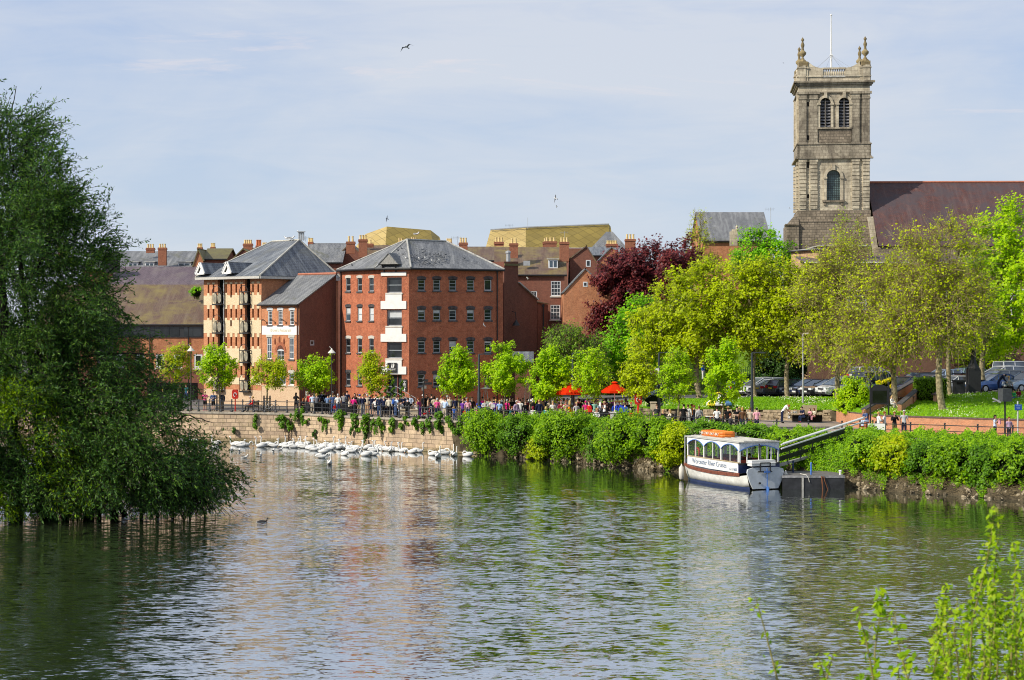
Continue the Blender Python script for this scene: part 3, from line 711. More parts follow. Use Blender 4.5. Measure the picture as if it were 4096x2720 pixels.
m_=MB();u0,u1=fC.at(1609,1300)[0],fC.at(1629,1300)[0];fbox(m_,fC,u0,u1,cz(1564),cz(1517),.02,.07);ms=m_.build('menu_board',M_BLACK,wh)
m_=MB()
for k,(w_,y_)in enumerate(((.3,1524),(.1,1528.5),(.2,1533),(.24,1538),(.3,1543),(.28,1548))):fbox(m_,fC,(u0+u1)/2-w_/2,(u0+u1)/2+w_/2,cz(y_)-.025,cz(y_)+.02,.071,.075)
m_.build('lettering',M_WHITE,ms)
m_=MB();m_.prism([fC.P((u0+u1)/2+x,cz(1558)+z,.072)for x,z in((-.08,-.08),(.08,-.08),(.07,.05),(.0,.14),(-.05,.0))],fC.n*.01);m_.build('sail_emblem',M_WHITE,ms)
eL=Vector((XW(1348,175.2),175.0,EZ));eA=fC.P(-.35,EZ,.35);eB=fC.P(fC.L+.35,EZ,.35);eR=Vector((XW(2018,174),173.7,EZ))
eBL=BL+Vector((0,.4,EZ));r1=W(1628,958,173.5);r2=W(1785,961,177.5);r2.z=r1.z
roof('roof',wh,[[eL,eA,r1],[eA,eB,r1],[eB,eR,r2,r1],[eR,eBL,r2],[eBL,eL,r1,r2]],M_SLATE)
ridges(wh,[(eL,r1),(r1,r2),(r2,eR),(eB,r1),(eA,r1)],.09)
mb=MB()
for a,b in((eL,eA),(eA,eB),(eB,eR)):mb.tube([a+Vector((0,0,-.1)),b+Vector((0,0,-.1))],.11,6)
mb.build('gutter',M_BLACK,wh)
pipe(fL,1367,1085,1625,wh);pipe(fR,1987,1085,1600,wh)
g0=fC.P(0,0);cu=(fC.at(1562,1058)[0]);hw=.93;zb,zt=cz(1057),cz(1013)
tri=[(cu-hw,zb),(cu+hw,zb),(cu+.04,zt)];m_=MB();m_.prism([fC.P(u,z,.55)for u,z in tri],-fC.n*1.9)
gb=m_.build('gablet',plain('zinc',(.28,.27,.25),.6,.4,.2,.2),wh)
m_=MB()
for s_ in(-1,1):m_.bar(fC.P(cu+s_*(hw-.25),zb,.5),fC.P(cu+s_*(hw-.35),cz(1090),.02),.1,.12)
m_.build('bracket',M_BLACK,wh)
roof('gablet_roof',wh,[[fC.P(cu+.04,zt+.05,.62),fC.P(cu+hw+.12,zb,.62),fC.P(cu+hw+.12,zb,-1.4),fC.P(cu+.04,zt+.05,-1.4)],[fC.P(cu+.04,zt+.05,.62),fC.P(cu-hw-.12,zb,.62),fC.P(cu-hw-.12,zb,-1.4),fC.P(cu+.04,zt+.05,-1.4)]],M_SLATE,.06)
st=MB()
for k in range(6):fbox(st,fC,cu0-.9+.0,cu1+1.6-k*.26+.1,ZP,cz(1594)-k*.0-(.0),.1,.11)if False else fbox(st,fC,cu0-.6,cu1+2.2-k*.3,ZP+k*.17,ZP+(k+1)*.17,.1,1.5)
st.build('entrance_steps',M_KERB,wh)
st=MB()
for o_ in(1.35,):
 zt_=cz(1543);st.tube([fC.P(cu0-.5,zt_,o_),fC.P(cu1-.0,zt_,o_),fC.P(cu1+2.0,ZP+1.0,o_)],.03,5);st.tube([fC.P(cu0-.5,zt_-.55,o_),fC.P(cu1,zt_-.55,o_),fC.P(cu1+2.0,ZP+.5,o_)],.025,5)
 st.tube([fC.P(cu0-.5,zt_,o_),fC.P(cu0-2.0,ZP+1.1,o_)],.03,5)
 for u,z in((cu0-.5,zt_),(cu1-.9,zt_),(cu1,zt_),(cu1+1.0,(zt_+ZP+1)/2),(cu1+2,ZP+1)):st.tube([fC.P(u,ZP,o_),fC.P(u,z,o_)],.025,5)
st.build('handrail',M_GREY,wh)
f2=fac_px(1047,175.4,1197,172.0);e2=f2.at(1120,1218)[1]
rest=thing('restaurant_building','narrow brick building with a blank white name panel and single-pitch slate roof','building',f2.P(2,ZP))
side=Vector((-f2.u.y,f2.u.x,0));pB=f2.o+f2.u*f2.L
hw2=[px_hole(f2,x,17,1243,1300)for x in(1080,1122,1168)]+[px_hole(f2,1077.5,18,1350,1436),px_hole(f2,1166.5,18,1352,1437)]+[px_hole(f2,1123,27,1402,1457)]+[px_hole(f2,1122,42,1480,1537),px_hole(f2,1166.5,18,1493,1539)]
mb=MB();zs_=f2.at(1120,1541)[1];wall(mb,f2,0,f2.L,zs_,e2,hw2,.12);mb.build('wall',M_BRICKO,rest)
mb=MB();wall(mb,f2,0,f2.L,.5,zs_-.1);fbox(mb,f2,0,f2.L,zs_-.1,zs_,-.1,.07);mb.build('plinth',M_BRICKPALE,rest)
for i,h in enumerate(hw2):
 if i<3:window(f2,h,rest,(3,4),M_WFRAME,M_GLASS,.07,.1,M_STONEDK,.1,M_WFRAME,bw=.02)
 elif i<5:window(f2,h,rest,(2,3),M_WFRAME,M_GLASSB,.07,.1,M_STONEDK,.08,M_OFFW)
 elif i==5:window(f2,h,rest,(2,3),M_WFRAME,M_GLASS,.05,.1,M_OFFW,.25,M_BRICKD)
 else:window(f2,h,rest,(4 if i==6 else 2,2),M_WFRAME,M_GLASSB,.06,.1,M_OFFW,.08,M_OFFW)
mb=MB();a,z1=f2.at(1049,1303);b,z0=f2.at(1195,1339);z1=f2.at(1120,1303)[1];z0=f2.at(1120,1339)[1];fbox(mb,f2,a,b,z0,z1,0,.05);npn=mb.build('name_panel',M_WHITE,rest)
textpart("Brown's Restaurant",.46,plain('faded_cream',(.64,.55,.38),.7),npn,f2.P((a+b)/2+.1,(z0+z1)/2,.052),f2.u,Vector((0,0,1)),font_w=(b-a)*.56)
mb=MB()
for px,y0,y1 in((1101,1352,1378),(1119,1345,1374),(1137,1352,1378)):
 u,zb=f2.at(px,y1);_,zt=f2.at(px,y0);mb.ball(f2.P(u,(zb+zt)/2,.05),.5,0,7,5,(.22,.12,(zt-zb)))
mb.build('carved_ornament',plain('terracotta',(.33,.12,.07),.9),rest)
mb=MB();u,z=f2.at(1123,1402)
for k in range(12):
 an0,an1=math.pi*k/12,math.pi*(k+1)/12-.02
 q=[(u+math.cos(x)*r_,z-.15+math.sin(x)*r_*1.25)for x,r_ in((an0,.52),(an1,.52),(an1,.78),(an0,.78))]
 mb.prism([f2.P(a_,b_,.01)for a_,b_ in q],f2.n*.05)
mb.build('arch_surround',plain('rubbed_brick',(.38,.13,.07),.9),rest)
fs=Fac((pB.x,pB.y),tuple((pB+side*6.6)[:2]));u5,zr=fs.at(1344,1098)
mb=MB();wall(mb,fs,0,u5,.5,e2,[px_hole(fs,1249,17,1361,1382)],.1)
mb.add([fs.P(0,e2),fs.P(u5,e2),fs.P(u5,zr)],[(0,1,2)],0,[(0,e2),(u5,e2),(u5,zr)])
mb.build('side_wall',M_BRICKD,rest)  # shade on this side is put into the darker brick colour
window(fs,px_hole(fs,1249,17,1361,1382),rest,(1,1),M_GFRAME,M_GLASS,.1,.08,None)
back=f2.o+side*u5
roof('roof',rest,[[f2.P(-.35,e2+.02,.3),f2.P(f2.L+.1,e2+.02,.3),fs.P(u5,zr+.05,.1),back+Vector((0,0,zr+.05))+f2.u*-.35]],M_SLATE,.1)
ridges(rest,[(fs.P(u5,zr+.08,.1),back+Vector((0,0,zr+.08)))],.14,plain('ridge_red',(.42,.16,.1),.8));mb=MB();mb.tube([f2.P(-.3,e2-.05,.34),f2.P(f2.L+.1,e2-.05,.34)],.08,6);mb.build('gutter',M_BLACK,rest)
pipe(f2,1192,1225,1530,rest,plain('pipe_brown',(.12,.05,.035),.6));
mb=MB()
for px in(1060,1094,1138,1176):u,z=f2.at(px,1284);mb.tube([f2.P(u,z,0),f2.P(u,z+.12,.2),f2.P(u+.1,z+.12,.35)],.035,5);mb.box(f2.P(u+.1,z+.1,.4),(.22,.15,.12))
mb.build('floodlight',M_BLACK,rest)
f3=fac_px(815,181.0,1046,175.6);EZ3=f3.at(1030,1103)[1];S3=Vector((XW(1353,184.4),184.4,0));E3=f3.o+f3.u*f3.L
apt=thing('apartment_building','tall brick apartment block with cream bands, slit windows and stacked balconies','building',f3.P(4,ZP))
f3s=Fac((E3.x,E3.y),(S3.x,S3.y));BL3=f3.o+(S3-E3);f3b=Fac((S3.x,S3.y),(BL3.x,BL3.y));f3l=Fac((BL3.x,BL3.y),(f3.o.x,f3.o.y))
slits=[]
for px in(834,854,904.5,945,965.5,1012,1033):
 for a,b in((1137,1172),(1236,1271),(1349,1384),(1464,1500)):slits.append(px_hole(f3,px,6.5,a,b))
for a,b in((1137,1190),(1236,1305),(1349,1384),(1464,1500)):slits.append(px_hole(f3,925,6.5,a,b))
shafts=[(f3.at(871,1100)[0],f3.at(895,1100)[0],f3.at(880,1575)[1],EZ3-.25),(f3.at(980,1100)[0],f3.at(1001,1100)[0],f3.at(990,1575)[1],EZ3-.25)]
mb=MB();zpl=f3.at(930,1558)[1];wall(mb,f3,0,f3.L,zpl,EZ3,[h for h in slits]+[(s_[0],s_[1],max(zpl,s_[2]),s_[3])for s_ in shafts],.22)
wall(mb,f3s,0,f3s.L,.5,EZ3);wall(mb,f3b,0,f3b.L,.5,EZ3);wall(mb,f3l,0,f3l.L,.5,EZ3)
mb.build('wall',M_BRICKO,apt)
mb=MB();wall(mb,f3,0,f3.L,.5,zpl);mb.build('plinth',M_BRICKPALE,apt)
mb=MB()
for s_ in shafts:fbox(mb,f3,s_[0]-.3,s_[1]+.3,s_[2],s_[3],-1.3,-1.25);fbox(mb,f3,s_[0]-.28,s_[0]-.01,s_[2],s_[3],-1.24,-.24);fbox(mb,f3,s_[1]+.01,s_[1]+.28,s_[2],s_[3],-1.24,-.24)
mb.build('recess',plain('recess_green',(.03,.035,.035),.6),apt)  # shaft lining near-black: the recess's shade is put into its colour
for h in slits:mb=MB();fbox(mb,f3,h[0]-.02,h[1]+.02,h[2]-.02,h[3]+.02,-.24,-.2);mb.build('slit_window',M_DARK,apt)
mb=MB();segs=[(0,shafts[0][0]),(shafts[0][1],shafts[1][0]),(shafts[1][1],f3.L)]
tops=(f3.at(930,1171)[1],f3.at(930,1271)[1],f3.at(930,1384)[1],f3.at(930,1500)[1]);bots=(f3.at(930,1231)[1],f3.at(930,1344)[1],f3.at(930,1459)[1],f3.at(930,1548)[1])
tl=f3.at(925,1190)[0]
def bandcut(u0,u1,z0,z1):
 ls=[h for h in slits[-4:]if h[2]<z1 and h[3]>z0 and u0<h[0]<u1]
 if ls:
  h=ls[0];fbox(mb,f3,u0,h[0],z0,z1,-.01,.03);fbox(mb,f3,h[1],u1,z0,z1,-.01,.03);fbox(mb,f3,h[0],h[1],z0,max(z0+.01,h[2]),-.01,.03)
 else:fbox(mb,f3,u0,u1,z0,z1,-.01,.03)
def qn(u0,u1,z0,z1):q_=MB();fbox(q_,f3,u0,u1,z0,z1,-.01,.028);q_.build('pale_lintel',M_BRICKCREAM,apt)
for(a,b)in segs:
 for k in range(4):mb=MB();bandcut(a+.02,b-.02,bots[k]+.28,tops[k]-.24);mb.build('cream_band',M_BRICKCREAM,apt)
 c_=[h for h in slits[0:28:4]if a<h[0]<b]+[h for h in slits[28:29]if a<h[0]<b]
 for h in c_:
  m_=(h[0]+h[1])/2
  for k in range(4):
   for(q0,q1)in((tops[k]-.24,tops[k]-.004),):
    if k>0 or h is not slits[28]:qn(m_-.18,m_+.18,q0,q1)
   if k<3:qn(m_-.2,m_+.2,f3.at(930,(1235,1348,1463)[k])[1],bots[k]+.28)
  qn(m_-.2,m_+.2,f3.at(930,1136)[1],f3.at(930,1130)[1]+.04)
M_BALG=plain('balcony_glass',(.30,.27,.2),.4,.4,0,.3,3)
for s_,xo in((shafts[0],0),(shafts[1],0)):
 for y0,y1 in((1168,1216),(1284,1331),(1401,1447),(1520,1563)):
  z1,z0=f3.at(930,y0)[1],f3.at(930,y1)[1];a,b=s_[0]-.36,s_[1]+.12;m_=MB();dd=.42
  for u,o_ in((a,.03),(a,dd),(b,dd),((a+b)/2,dd)):m_.bar(f3.P(u,z0,o_),f3.P(u,z1,o_),.06)
  for z in(z0,z1):m_.bar(f3.P(a,z,dd),f3.P(b,z,dd),.07);m_.bar(f3.P(a,z,.03),f3.P(a,z,dd),.07);m_.bar(f3.P(b,z,.03),f3.P(b,z,dd),.07)
  fbox(m_,f3,a,b,z0-.1,z0-.02,.0,dd+.03)
  for k in range(8):
   t0,t1=math.pi*k/8,math.pi*(k+1)/8
   m_.bar(f3.P((a+b)/2-math.cos(t0)*(b-a)/2,z1+math.sin(t0)*.62,dd),f3.P((a+b)/2-math.cos(t1)*(b-a)/2,z1+math.sin(t1)*.62,dd),.045)
  bal=m_.build('balcony',M_BLACK,apt)
  for u0,u1 in((a+.06,(a+b)/2-.05),((a+b)/2+.05,b-.06)):
   g=MB();n_=10;cu_,cz_=(u0+u1)/2,(z0+z1)/2
   g.poly([f3.P(cu_+math.cos(6.283*k/n_)*(u1-u0)/2,cz_+math.sin(6.283*k/n_)*(z1-z0)*.44,dd-.03)for k in range(n_)]);g.build('oval_panel',M_BALG,bal)
e=[f3.P(-.6,EZ3,.55),f3.P(f3.L+.35,EZ3,.55),f3s.P(f3s.L,EZ3,.45),BL3+Vector((-.5,.4,EZ3))]
q1=W(1197,960,184.0);q2=W(1090,967,187.5);q2.z=q1.z
roof('roof',apt,[[e[0],e[1],q1,q2],[e[1],e[2],q1],[e[2],e[3],q2,q1],[e[3],e[0],q2]],M_SLATEB)
ridges(apt,[(e[0],q2),(q2,q1),(q1,e[1]),(q1,e[2])],.1,plain('ridge_pale',(.5,.48,.42),.8,.2,0,.2))
mb=MB()
for a,b in((e[0],e[1]),(e[1],e[2])):mb.bar(a+Vector((0,0,-.17)),b+Vector((0,0,-.17)),.2,.24)
mb.build('eaves_board',plain('eaves_cream',(.52,.5,.46),.6),apt)
for pxa,pxb,ya,yb in((809,838,1053,1096),(917,945,1050,1093)):
 u0,u1=f3.at(pxa,1090)[0],f3.at(pxb,1090)[0];z0=f3.at((pxa+pxb)/2,yb)[1];z1=f3.at((pxa+pxb)/2,ya)[1];um=u0*.45+u1*.55;o_=.75
 m_=MB()
 for q in(((u0-.1,z0),(um,z1)),((u1+.1,z0),(um,z1))):m_.bar(f3.P(*q[0],o_+.05),f3.P(*q[1],o_+.05),.1,.3)
 m_.prism([f3.P(u0+.25,z0,o_-.1),f3.P(u1,z0,o_-.1),f3.P(um+.1,z1-.35,o_-.1)],f3.n*.05);m_.bar(f3.P(u0-.1,z0,o_),f3.P(u1+.1,z0,o_),.14,.16)
 gb=m_.build('gable_trim',M_WHITE,apt)
 roof('gablet_roof',apt,[[f3.P(um,z1+.05,o_+.1),f3.P(u1+.25,z0,o_+.1),f3.P(u1+.25,z0,-3.2),f3.P(um,z1+.05,-3.8)],[f3.P(um,z1+.05,o_+.1),f3.P(u0-.25,z0,o_+.1),f3.P(u0-.25,z0,-3.2),f3.P(um,z1+.05,-3.8)]],M_SLATEB,.07)
pipe(f3,898,1112,1560,apt,M_GREY)
p=Vector((XW(1205,184),184,ZW(962,184)));mb=MB()
for k in(-1,0,1):mb.tube([p+Vector((k*.22,0,0)),p+Vector((k*.22,0,.85))],.09,6)
mb.box(p+Vector((0,0,.9)),(.8,.5,.07));mb.build('roof_vent',M_GREY,apt);aerial(apt,1221,945,966,184)
def house(name,label,px0,px1,d,y_eave,y_ridge,depth,wmat,rmat,ybase=None,cat='building',wins=(),ch=(),dz=0.0,skew=0.0,overhang=.25,extra=None,gables=True,frame=M_WFRAME,base=ZP-1.5,parent=None,fw=.08):
 """ridge parallel to the front; front from px0 to px1 at depth d (skew metres further at the right end)"""
 f=fac_px(px0,d,px1,d+skew);ez=ZW(y_eave,d);t=parent or thing(name,label,cat,f.P(f.L/2,ZP))
 hs=[px_hole(f,*w[:4])for w in wins]
 rd=depth/2;rz=ZW(y_ridge,d+rd);N=-f.n
 mb=MB();wall(mb,f,0,f.L,base,ez,hs,.1)
 o,e=f.o,f.o+f.u*f.L;V=lambda p,z,k:Vector((p.x,p.y,z))+N*k
 for p,fl in((o,1),(e,0)):
  pts=[V(p,base,0),V(p,ez,0),V(p,rz,rd),V(p,ez,depth),V(p,base,depth)]
  mb.add(pts,[tuple(range(5))if fl else(4,3,2,1,0)],0,[(0,base),(0,ez),(rd,rz),(depth,ez),(depth,base)])
 mb.add([V(o,base,depth),V(o,ez,depth),V(e,ez,depth),V(e,base,depth)],[(0,1,2,3)])
 mb.build('wall',wmat,t)
 U=f.u*overhang;sl=(rz-ez)/rd
 roof('roof',t,[[V(o,ez-overhang*sl,-overhang)-U,V(e,ez-overhang*sl,-overhang)+U,V(e,rz+.05,rd)+U,V(o,rz+.05,rd)-U],[V(o,ez,depth)-U,V(e,ez,depth)+U,V(e,rz+.05,rd)+U,V(o,rz+.05,rd)-U]],rmat)
 mb=MB();mb.tube([V(o,ez-.1,-overhang-.04)-U,V(e,ez-.1,-overhang-.04)+U],.08,5);mb.build('gutter',M_BLACK,t)
 for w,h in zip(wins,hs):window(f,h,t,w[4]if len(w)>4 else(2,3),frame,M_GLASS,fw,.08,M_OFFW,None)
 for c in ch:chimney(t,*c)
 return t,f
def gable_house(name,label,px0,pxp,px1,d,yl,yp,yr,length,wmat,rmat,wins=(),ch=(),left_px=None,cat='building',base=ZP-1.5,turn=0.0,frame=M_WFRAME):
 """gable end faces the camera, ridge runs back"""
 f=fac_px(px0,d,px1,d+turn);t=thing(name,label,cat,f.P(f.L/2,ZP));up,zp=f.at(pxp,yp);zl=f.at(px0,yl)[1];zr=f.at(px1,yr)[1]
 hs=[px_hole(f,*w[:4])for w in wins];N=-f.n;zb=min(zl,zr);mb=MB()
 wall(mb,f,0,f.L,base,zb,[h for h in hs if h[3]<zb],.1)
 q=[(0,zb),(f.L,zb),(f.L,zr),(up,zp),(0,zl)]
 mb.add([f.P(*a)for a in q],[tuple(range(5))],0,q)
 for u,z,fl in((0,zl,1),(f.L,zr,0)):
  P=[f.P(u,base),f.P(u,z),f.P(u,z)+N*length,f.P(u,base)+N*length];mb.add(P,[(0,1,2,3)if fl else(3,2,1,0)],0,[(0,base),(0,z),(length,z),(length,base)])
 mb.build('wall',wmat,t)
 o_=.12;sl=(zp-zl)/max(up,.1);sr=(zp-zr)/max(f.L-up,.1);w_=.15
 roof('roof',t,[[f.P(-w_,zl-w_*sl+.04,o_),f.P(up,zp+.06,o_),f.P(up,zp+.06)+N*length,f.P(-w_,zl-w_*sl+.04)+N*length],[f.P(f.L+w_,zr-w_*sr+.04,o_),f.P(up,zp+.06,o_),f.P(up,zp+.06)+N*length,f.P(f.L+w_,zr-w_*sr+.04)+N*length]],rmat)
 for w,h in zip(wins,hs):
  if h[3]<zb:window(f,h,t,w[4]if len(w)>4 else(2,2),frame,M_GLASS,.08,.08,None)
  else:
   m_=MB();fbox(m_,f,h[0],h[1],h[2],h[3],0,.03);w_o=m_.build('window',frame,t);m_=MB();fbox(m_,f,h[0]+.1,h[1]-.1,h[2]+.1,h[3]-.1,.03,.035);m_.build('pane',M_GLASS,w_o)
 for c in ch:chimney(t,*c)
 return t,f
def dormer(t,px0,px1,y0,y1,d,mat=M_WFRAME,back=1.6,roofm=None,lean=True):
 f=fac_px(px0,d,px1,d);z1,z0=ZW(y0,d),ZW(y1,d);m_=MB();fbox(m_,f,0,f.L,z0,z1,-back,0);o=m_.build('dormer',mat,t)
 g=MB();n=2
 for k in range(n):fbox(g,f,.12+k*(f.L-.12)/n,(k+1)*(f.L-.12)/n,z0+.15,z1-.15,0,.02)
 g.build('pane',M_GLASSB,o)
 g=MB();g.prism([f.P(-.15,z1+.02,.15),f.P(f.L+.15,z1+.02,.15),f.P(f.L+.15,z1+.1,-back),f.P(-.15,z1+.1,-back)],(0,0,.07));g.build('dormer_roof',roofm or M_LEAD,o)
f4_=None
t4,f4_=house('office_building','low brick office with brown tiled roof and dark glazed upper band',150,815,188.5,1296,1140,15,M_BRICKO,M_TILE,wins=[(640,34,1417,1472,(1,1)),(712,34,1417,1472,(1,1)),(793,33,1417,1473,(1,1)),(560,34,1417,1472,(1,1)),(480,34,1417,1472,(1,1))],fw=.17)
mb=MB();z0,z1=ZW(1350,188.5),ZW(1302,188.5);fbox(mb,f4_,0,f4_.L,z0,z1,.02,.1);bnd=mb.build('glazed_band',plain('band_dark',(.03,.032,.035),.4,.5),t4)
for px in(475,520,560,606,665,705,760,795):
 u=f4_.at(px,1320)[0];g=MB();fbox(g,f4_,u-.6,u+.35,z0+.15,z1-.15,.1,.13);g.build('pane',M_GLASS,bnd)
mb=MB();fbox(mb,f4_,0,f4_.L,ZP-1,ZW(1481,188.5),.02,.12);mb.build('plinth',M_BRICKPL,t4)
mb=MB();fbox(mb,f4_,f4_.at(590,1)[0],f4_.at(791,1)[0],ZP,ZW(1531,188.5),.13,.15);mb.build('garage_opening',M_DARK,t4)
mb=MB()
for px in(754,600):pipe(f4_,px,1305,1590,t4)
gable_house('stair_tower','timber gabled stair tower with one bright glass pane behind the willow',386,417,452,187.0,1292,1252,1292,6,M_BLACK,M_TILE,wins=[(414,36,1303,1348,(1,1))])
t5,f5_=house('slate_house','brick house with long purple slate roof behind the brown tiled office',430,812,200,1154,1068,12,M_BRICKPL,M_SLATEP,wins=[(768,35,1163,1194,(3,2)),(700,30,1170,1195,(2,2))])
mb=MB();p=W(448,1062,203);mb.box(p,(1.6,1.2,1.6));mb.build('roof_tank',M_BLACK,t5)
t6,f6_=house('terrace_house','terrace with grey slate roof, three white dormers and two brick chimneys',330,800,214,1078,1006,14,M_BRICKPL,M_SLATE,ch=[(602,992,1012,36,218,3),(650,991,1062,36,214.5,3),(248,984,1030,34,217,2)])
for a,b in((513,550),(580,616),(712,762)):dormer(t6,a,b,1049,1070,215.5)
gable_house('gabled_house','orange brick gable with dark roof at the foot of the mossy roofs',768,793,812,206,1070,994,1034,14,M_BRICKO,M_MOSSY,ch=[(800,990,1004,22,212,3),(852,988,1002,20,214,3)])
house('mossy_roof_house','house with olive mossy tiled roof beside the orange gable',812,900,207,1034,995,9,M_BRICKPL,M_MOSSY)
gable_house('mossy_gable','dark brick gable with steep olive mossy roof behind the apartments',905,972,1010,204,1060,994,1018,9,M_BRICKD,M_MOSSY,ch=[(992,975,1010,40,209,4)])
house('chimney_house','low roof carrying a group of red chimney pots behind the apartments',1000,1110,215,1020,992,9,M_BRICKPL,M_TILE,ch=[(1035,983,1000,24,213,3,None,M_POTR,24),(1058,986,1000,18,213,4)])
t8,_=house('grey_roof_house','house with weathered dark slate roof between the two warehouses',1225,1362,196,1048,974,10,M_BRICKPL,M_SLATE,ch=[(1243,968,985,22,201,3)])
gable_house('small_gable_house','small dark gable squeezed between tall brick chimneys',1362,1398,1440,199,1010,975,1010,9,M_BRICKPL,M_TILE,ch=[(1403,967,1015,38,196,2,None,None,22),(1452,958,1030,38,194,3,None,None,18)])
house('rear_terrace','brick terrace with brown roof behind the red warehouse ridge',1440,1780,205,1030,982,10,M_BRICKPL,M_TILE,ch=[(1482,975,990,26,208,1),(1602,968,985,22,208,2),(1655,964,985,26,208,3),(1797,970,990,24,206,4)])
t9,_=house('rear_slate_house','long low slate-roofed terrace running right from the warehouse roof',1780,1975,203,1040,988,10,M_BRICKPL,M_TILE,ch=[(1853,971,1000,38,200,3,None,None,20)])
aerial(t9,1829,945,990,205)
t10,f10=house('sash_window_house','tall plum brick house with white sash windows and brown roof',1985,2258,187,1097,990,12,M_BRICKPL,M_TILE,wins=[(2223,39,1124,1184,(3,4)),(2221,39,1219,1279,(3,4)),(2222,39,1328,1388,(3,4)),(2136,24,1165,1190,(2,1))],ch=[(1996,968,985,42,190,3,None,None,18),(2055,974,1033,38,188.6,2,None,None,20),(2202,966,995,54,194,3,None,None,16),(2257,968,1046,42,188.8,3,None,None,18),(2180,968,990,20,196,1)])
dormer(t10,2194,2231,1038,1074,188.3);mb=MB();p=W(2107,1053,188);mb.box(p,(.7,.4,.5));mb.build('skylight',M_GREY,t10)
mb=MB();p=W(2033,1030,183);mb.lathe(p-Vector((0,0,.6)),[(.22,0),(.22,1.0),(.28,1.02),(.28,1.2),(.1,1.3)],8);mb.build('flue',M_GREY,t10)
ln=thing('lean_to_building','dark shaded brick side wall with sloping top beside the red warehouse','building',(XW(2080,180),180,ZP));fl_=fac_px(2014,179,2148,182)
mb=MB();q=[fl_.at(2014,1640),fl_.at(2148,1640),fl_.at(2148,1200),fl_.at(2073,1132),fl_.at(2073,1046),fl_.at(2017,1046)];q=[(u,max(z,1.0))for u,z in q]
mb.prism([fl_.P(u,z)for u,z in q],-fl_.n*7);mb.build('wall',M_BRICKD,ln)  # wall lies in shade, painted in by using the dark brick
mb=MB();a,b=fl_.at(2073,1130),fl_.at(2150,1199);mb.bar(fl_.P(*a,.1),fl_.P(*b,.1),.3,.12);mb.build('verge_flashing',M_LEAD,ln)
mb=MB();u,z=fl_.at(2046,1302);mb.tube([fl_.P(u,z+1.4,.1),fl_.P(u,z+1.3,.6),fl_.P(u,z+.5,.7)],.04,5);mb.lathe(fl_.P(u,z,.7),[(.42,0),(.3,.18),(.12,.45),(.05,.55)],10);mb.build('wall_lamp',M_BLACK,ln)
u,z=fl_.at(2020,1054);mb=MB();fbox(mb,fl_,u-.1,fl_.at(2076,1050)[0],z-.2,z,-.1,.12);mb.build('chimney_cap',M_MOSSY,ln)
house('slate_porch','small dark building with blue slate roof half hidden by young trees',2060,2125,170,1450,1408,5,M_BRICKD,M_SLATEB,cat='building')
pl_=thing('brick_pier_house','narrow brick projection with downpipe between the dark wall and sash windows','building',(XW(2170,184),184,ZP));fp_=fac_px(2150,183.5,2192,184.5)
mb=MB();q=[fp_.at(2150,1214),fp_.at(2192,1219)];mb.prism([fp_.P(0,1),fp_.P(fp_.L,1),fp_.P(fp_.L,q[1][1]),fp_.P(0,q[0][1]+.1)],-fp_.n*4);mb.build('wall',M_BRICKPL,pl_)
roof('roof',pl_,[[fp_.P(-.1,q[0][1]+.15,.15),fp_.P(fp_.L+.1,q[1][1]+.1,.15),fp_.P(fp_.L,q[1][1]+.6,-3),fp_.P(0,q[0][1]+.7,-3)]],M_TILE,.08);pipe(fp_,2171,1222,1500,pl_)
gable_house('dark_gable_house','brick gable with one small sash window behind the steep front gable',2280,2346,2388,192,1032,983,1050,9,M_BRICKPL,M_TILE,wins=[(2353,19,1040,1067,(2,2))])
gable_house('orange_gable_house','orange brick gable with chimney stack against the copper beech',2387,2446,2508,200,1048,987,1040,10,M_BRICKO,M_SLATEB,ch=[(2521,957,1052,46,198,3,None,None,20),(2515,1003,1052,46,197,2,M_CHIM,M_POTR,8)])
gable_house('front_gable_house','steep orange brick gable with a tiny white window and slate roof',2254,2341,2432,179,1166,1074,1157,11,M_BRICKO,M_SLATE,wins=[(2341,18,1127,1147,(1,1))])
house('slate_roof_row','low slate roofs with white flashings between the brick gables',2345,2500,206,1020,990,8,M_BRICKPL,M_SLATEB,ch=[(2447,976,990,50,204,6,None,None,14)])
pr=thing('pyramid_roof_building','building with pale slate pyramid roof behind the gables','building',(XW(2437,222),222,ZP));s=PXM(220)
c=[W(2366,990,219),W(2508,990,219),W(2510,990,229),W(2366,990,229)];t_=[W(2425,927,222),W(2451,927,222),W(2451,927,226),W(2425,927,226)]
for q in c:q.z=c[0].z
for q in t_:q.z=t_[0].z
roof('roof',pr,[[c[i],c[(i+1)%4],t_[(i+1)%4],t_[i]]for i in range(4)]+[t_],M_SLATE);mb=MB();mb.prism([Vector((q.x,q.y,0))for q in c],(0,0,c[0].z));mb.build('wall',M_BRICKPL,pr)
def gold(name,label,front,top,d,mats,back=16):
 t=thing(name,label,'building',(XW(sum(p[0]for p in front)/len(front),d),d,ZP))
 F_=[W(x,y,d)for x,y in front];T_=[W(x,y,d+5)for x,y in top];n=len(F_)
 for i in range(n-1):
  m_=MB();m_.poly([F_[i],F_[i+1],T_[i+1],T_[i]]);m_.build('gold_cladding',mats[i],t)
 m_=MB();m_.poly(T_+[W(top[-1][0]-10,top[-1][1],d+back),W(top[0][0]+10,top[0][1],d+back)]);m_.build('roof',M_LEAD,t)
 m_=MB();m_.prism([Vector((q.x,q.y,0))for q in(F_[0],F_[-1])]+[Vector((F_[-1].x,d+back,0)),Vector((F_[0].x,d+back,0))],(0,0,F_[0].z-.1));m_.build('wall',M_BRICKPL,t)
 return t
g1=gold('gold_clad_hall','small faceted hall clad in gold panels behind the warehouse ridge',[(1405,1010),(1541,1000),(1735,1000),(1775,1000)],[(1462,936),(1547,906),(1723,921),(1758,948)],255,[M_GOLD,M_GOLDSHADE,M_GOLDSHADE])
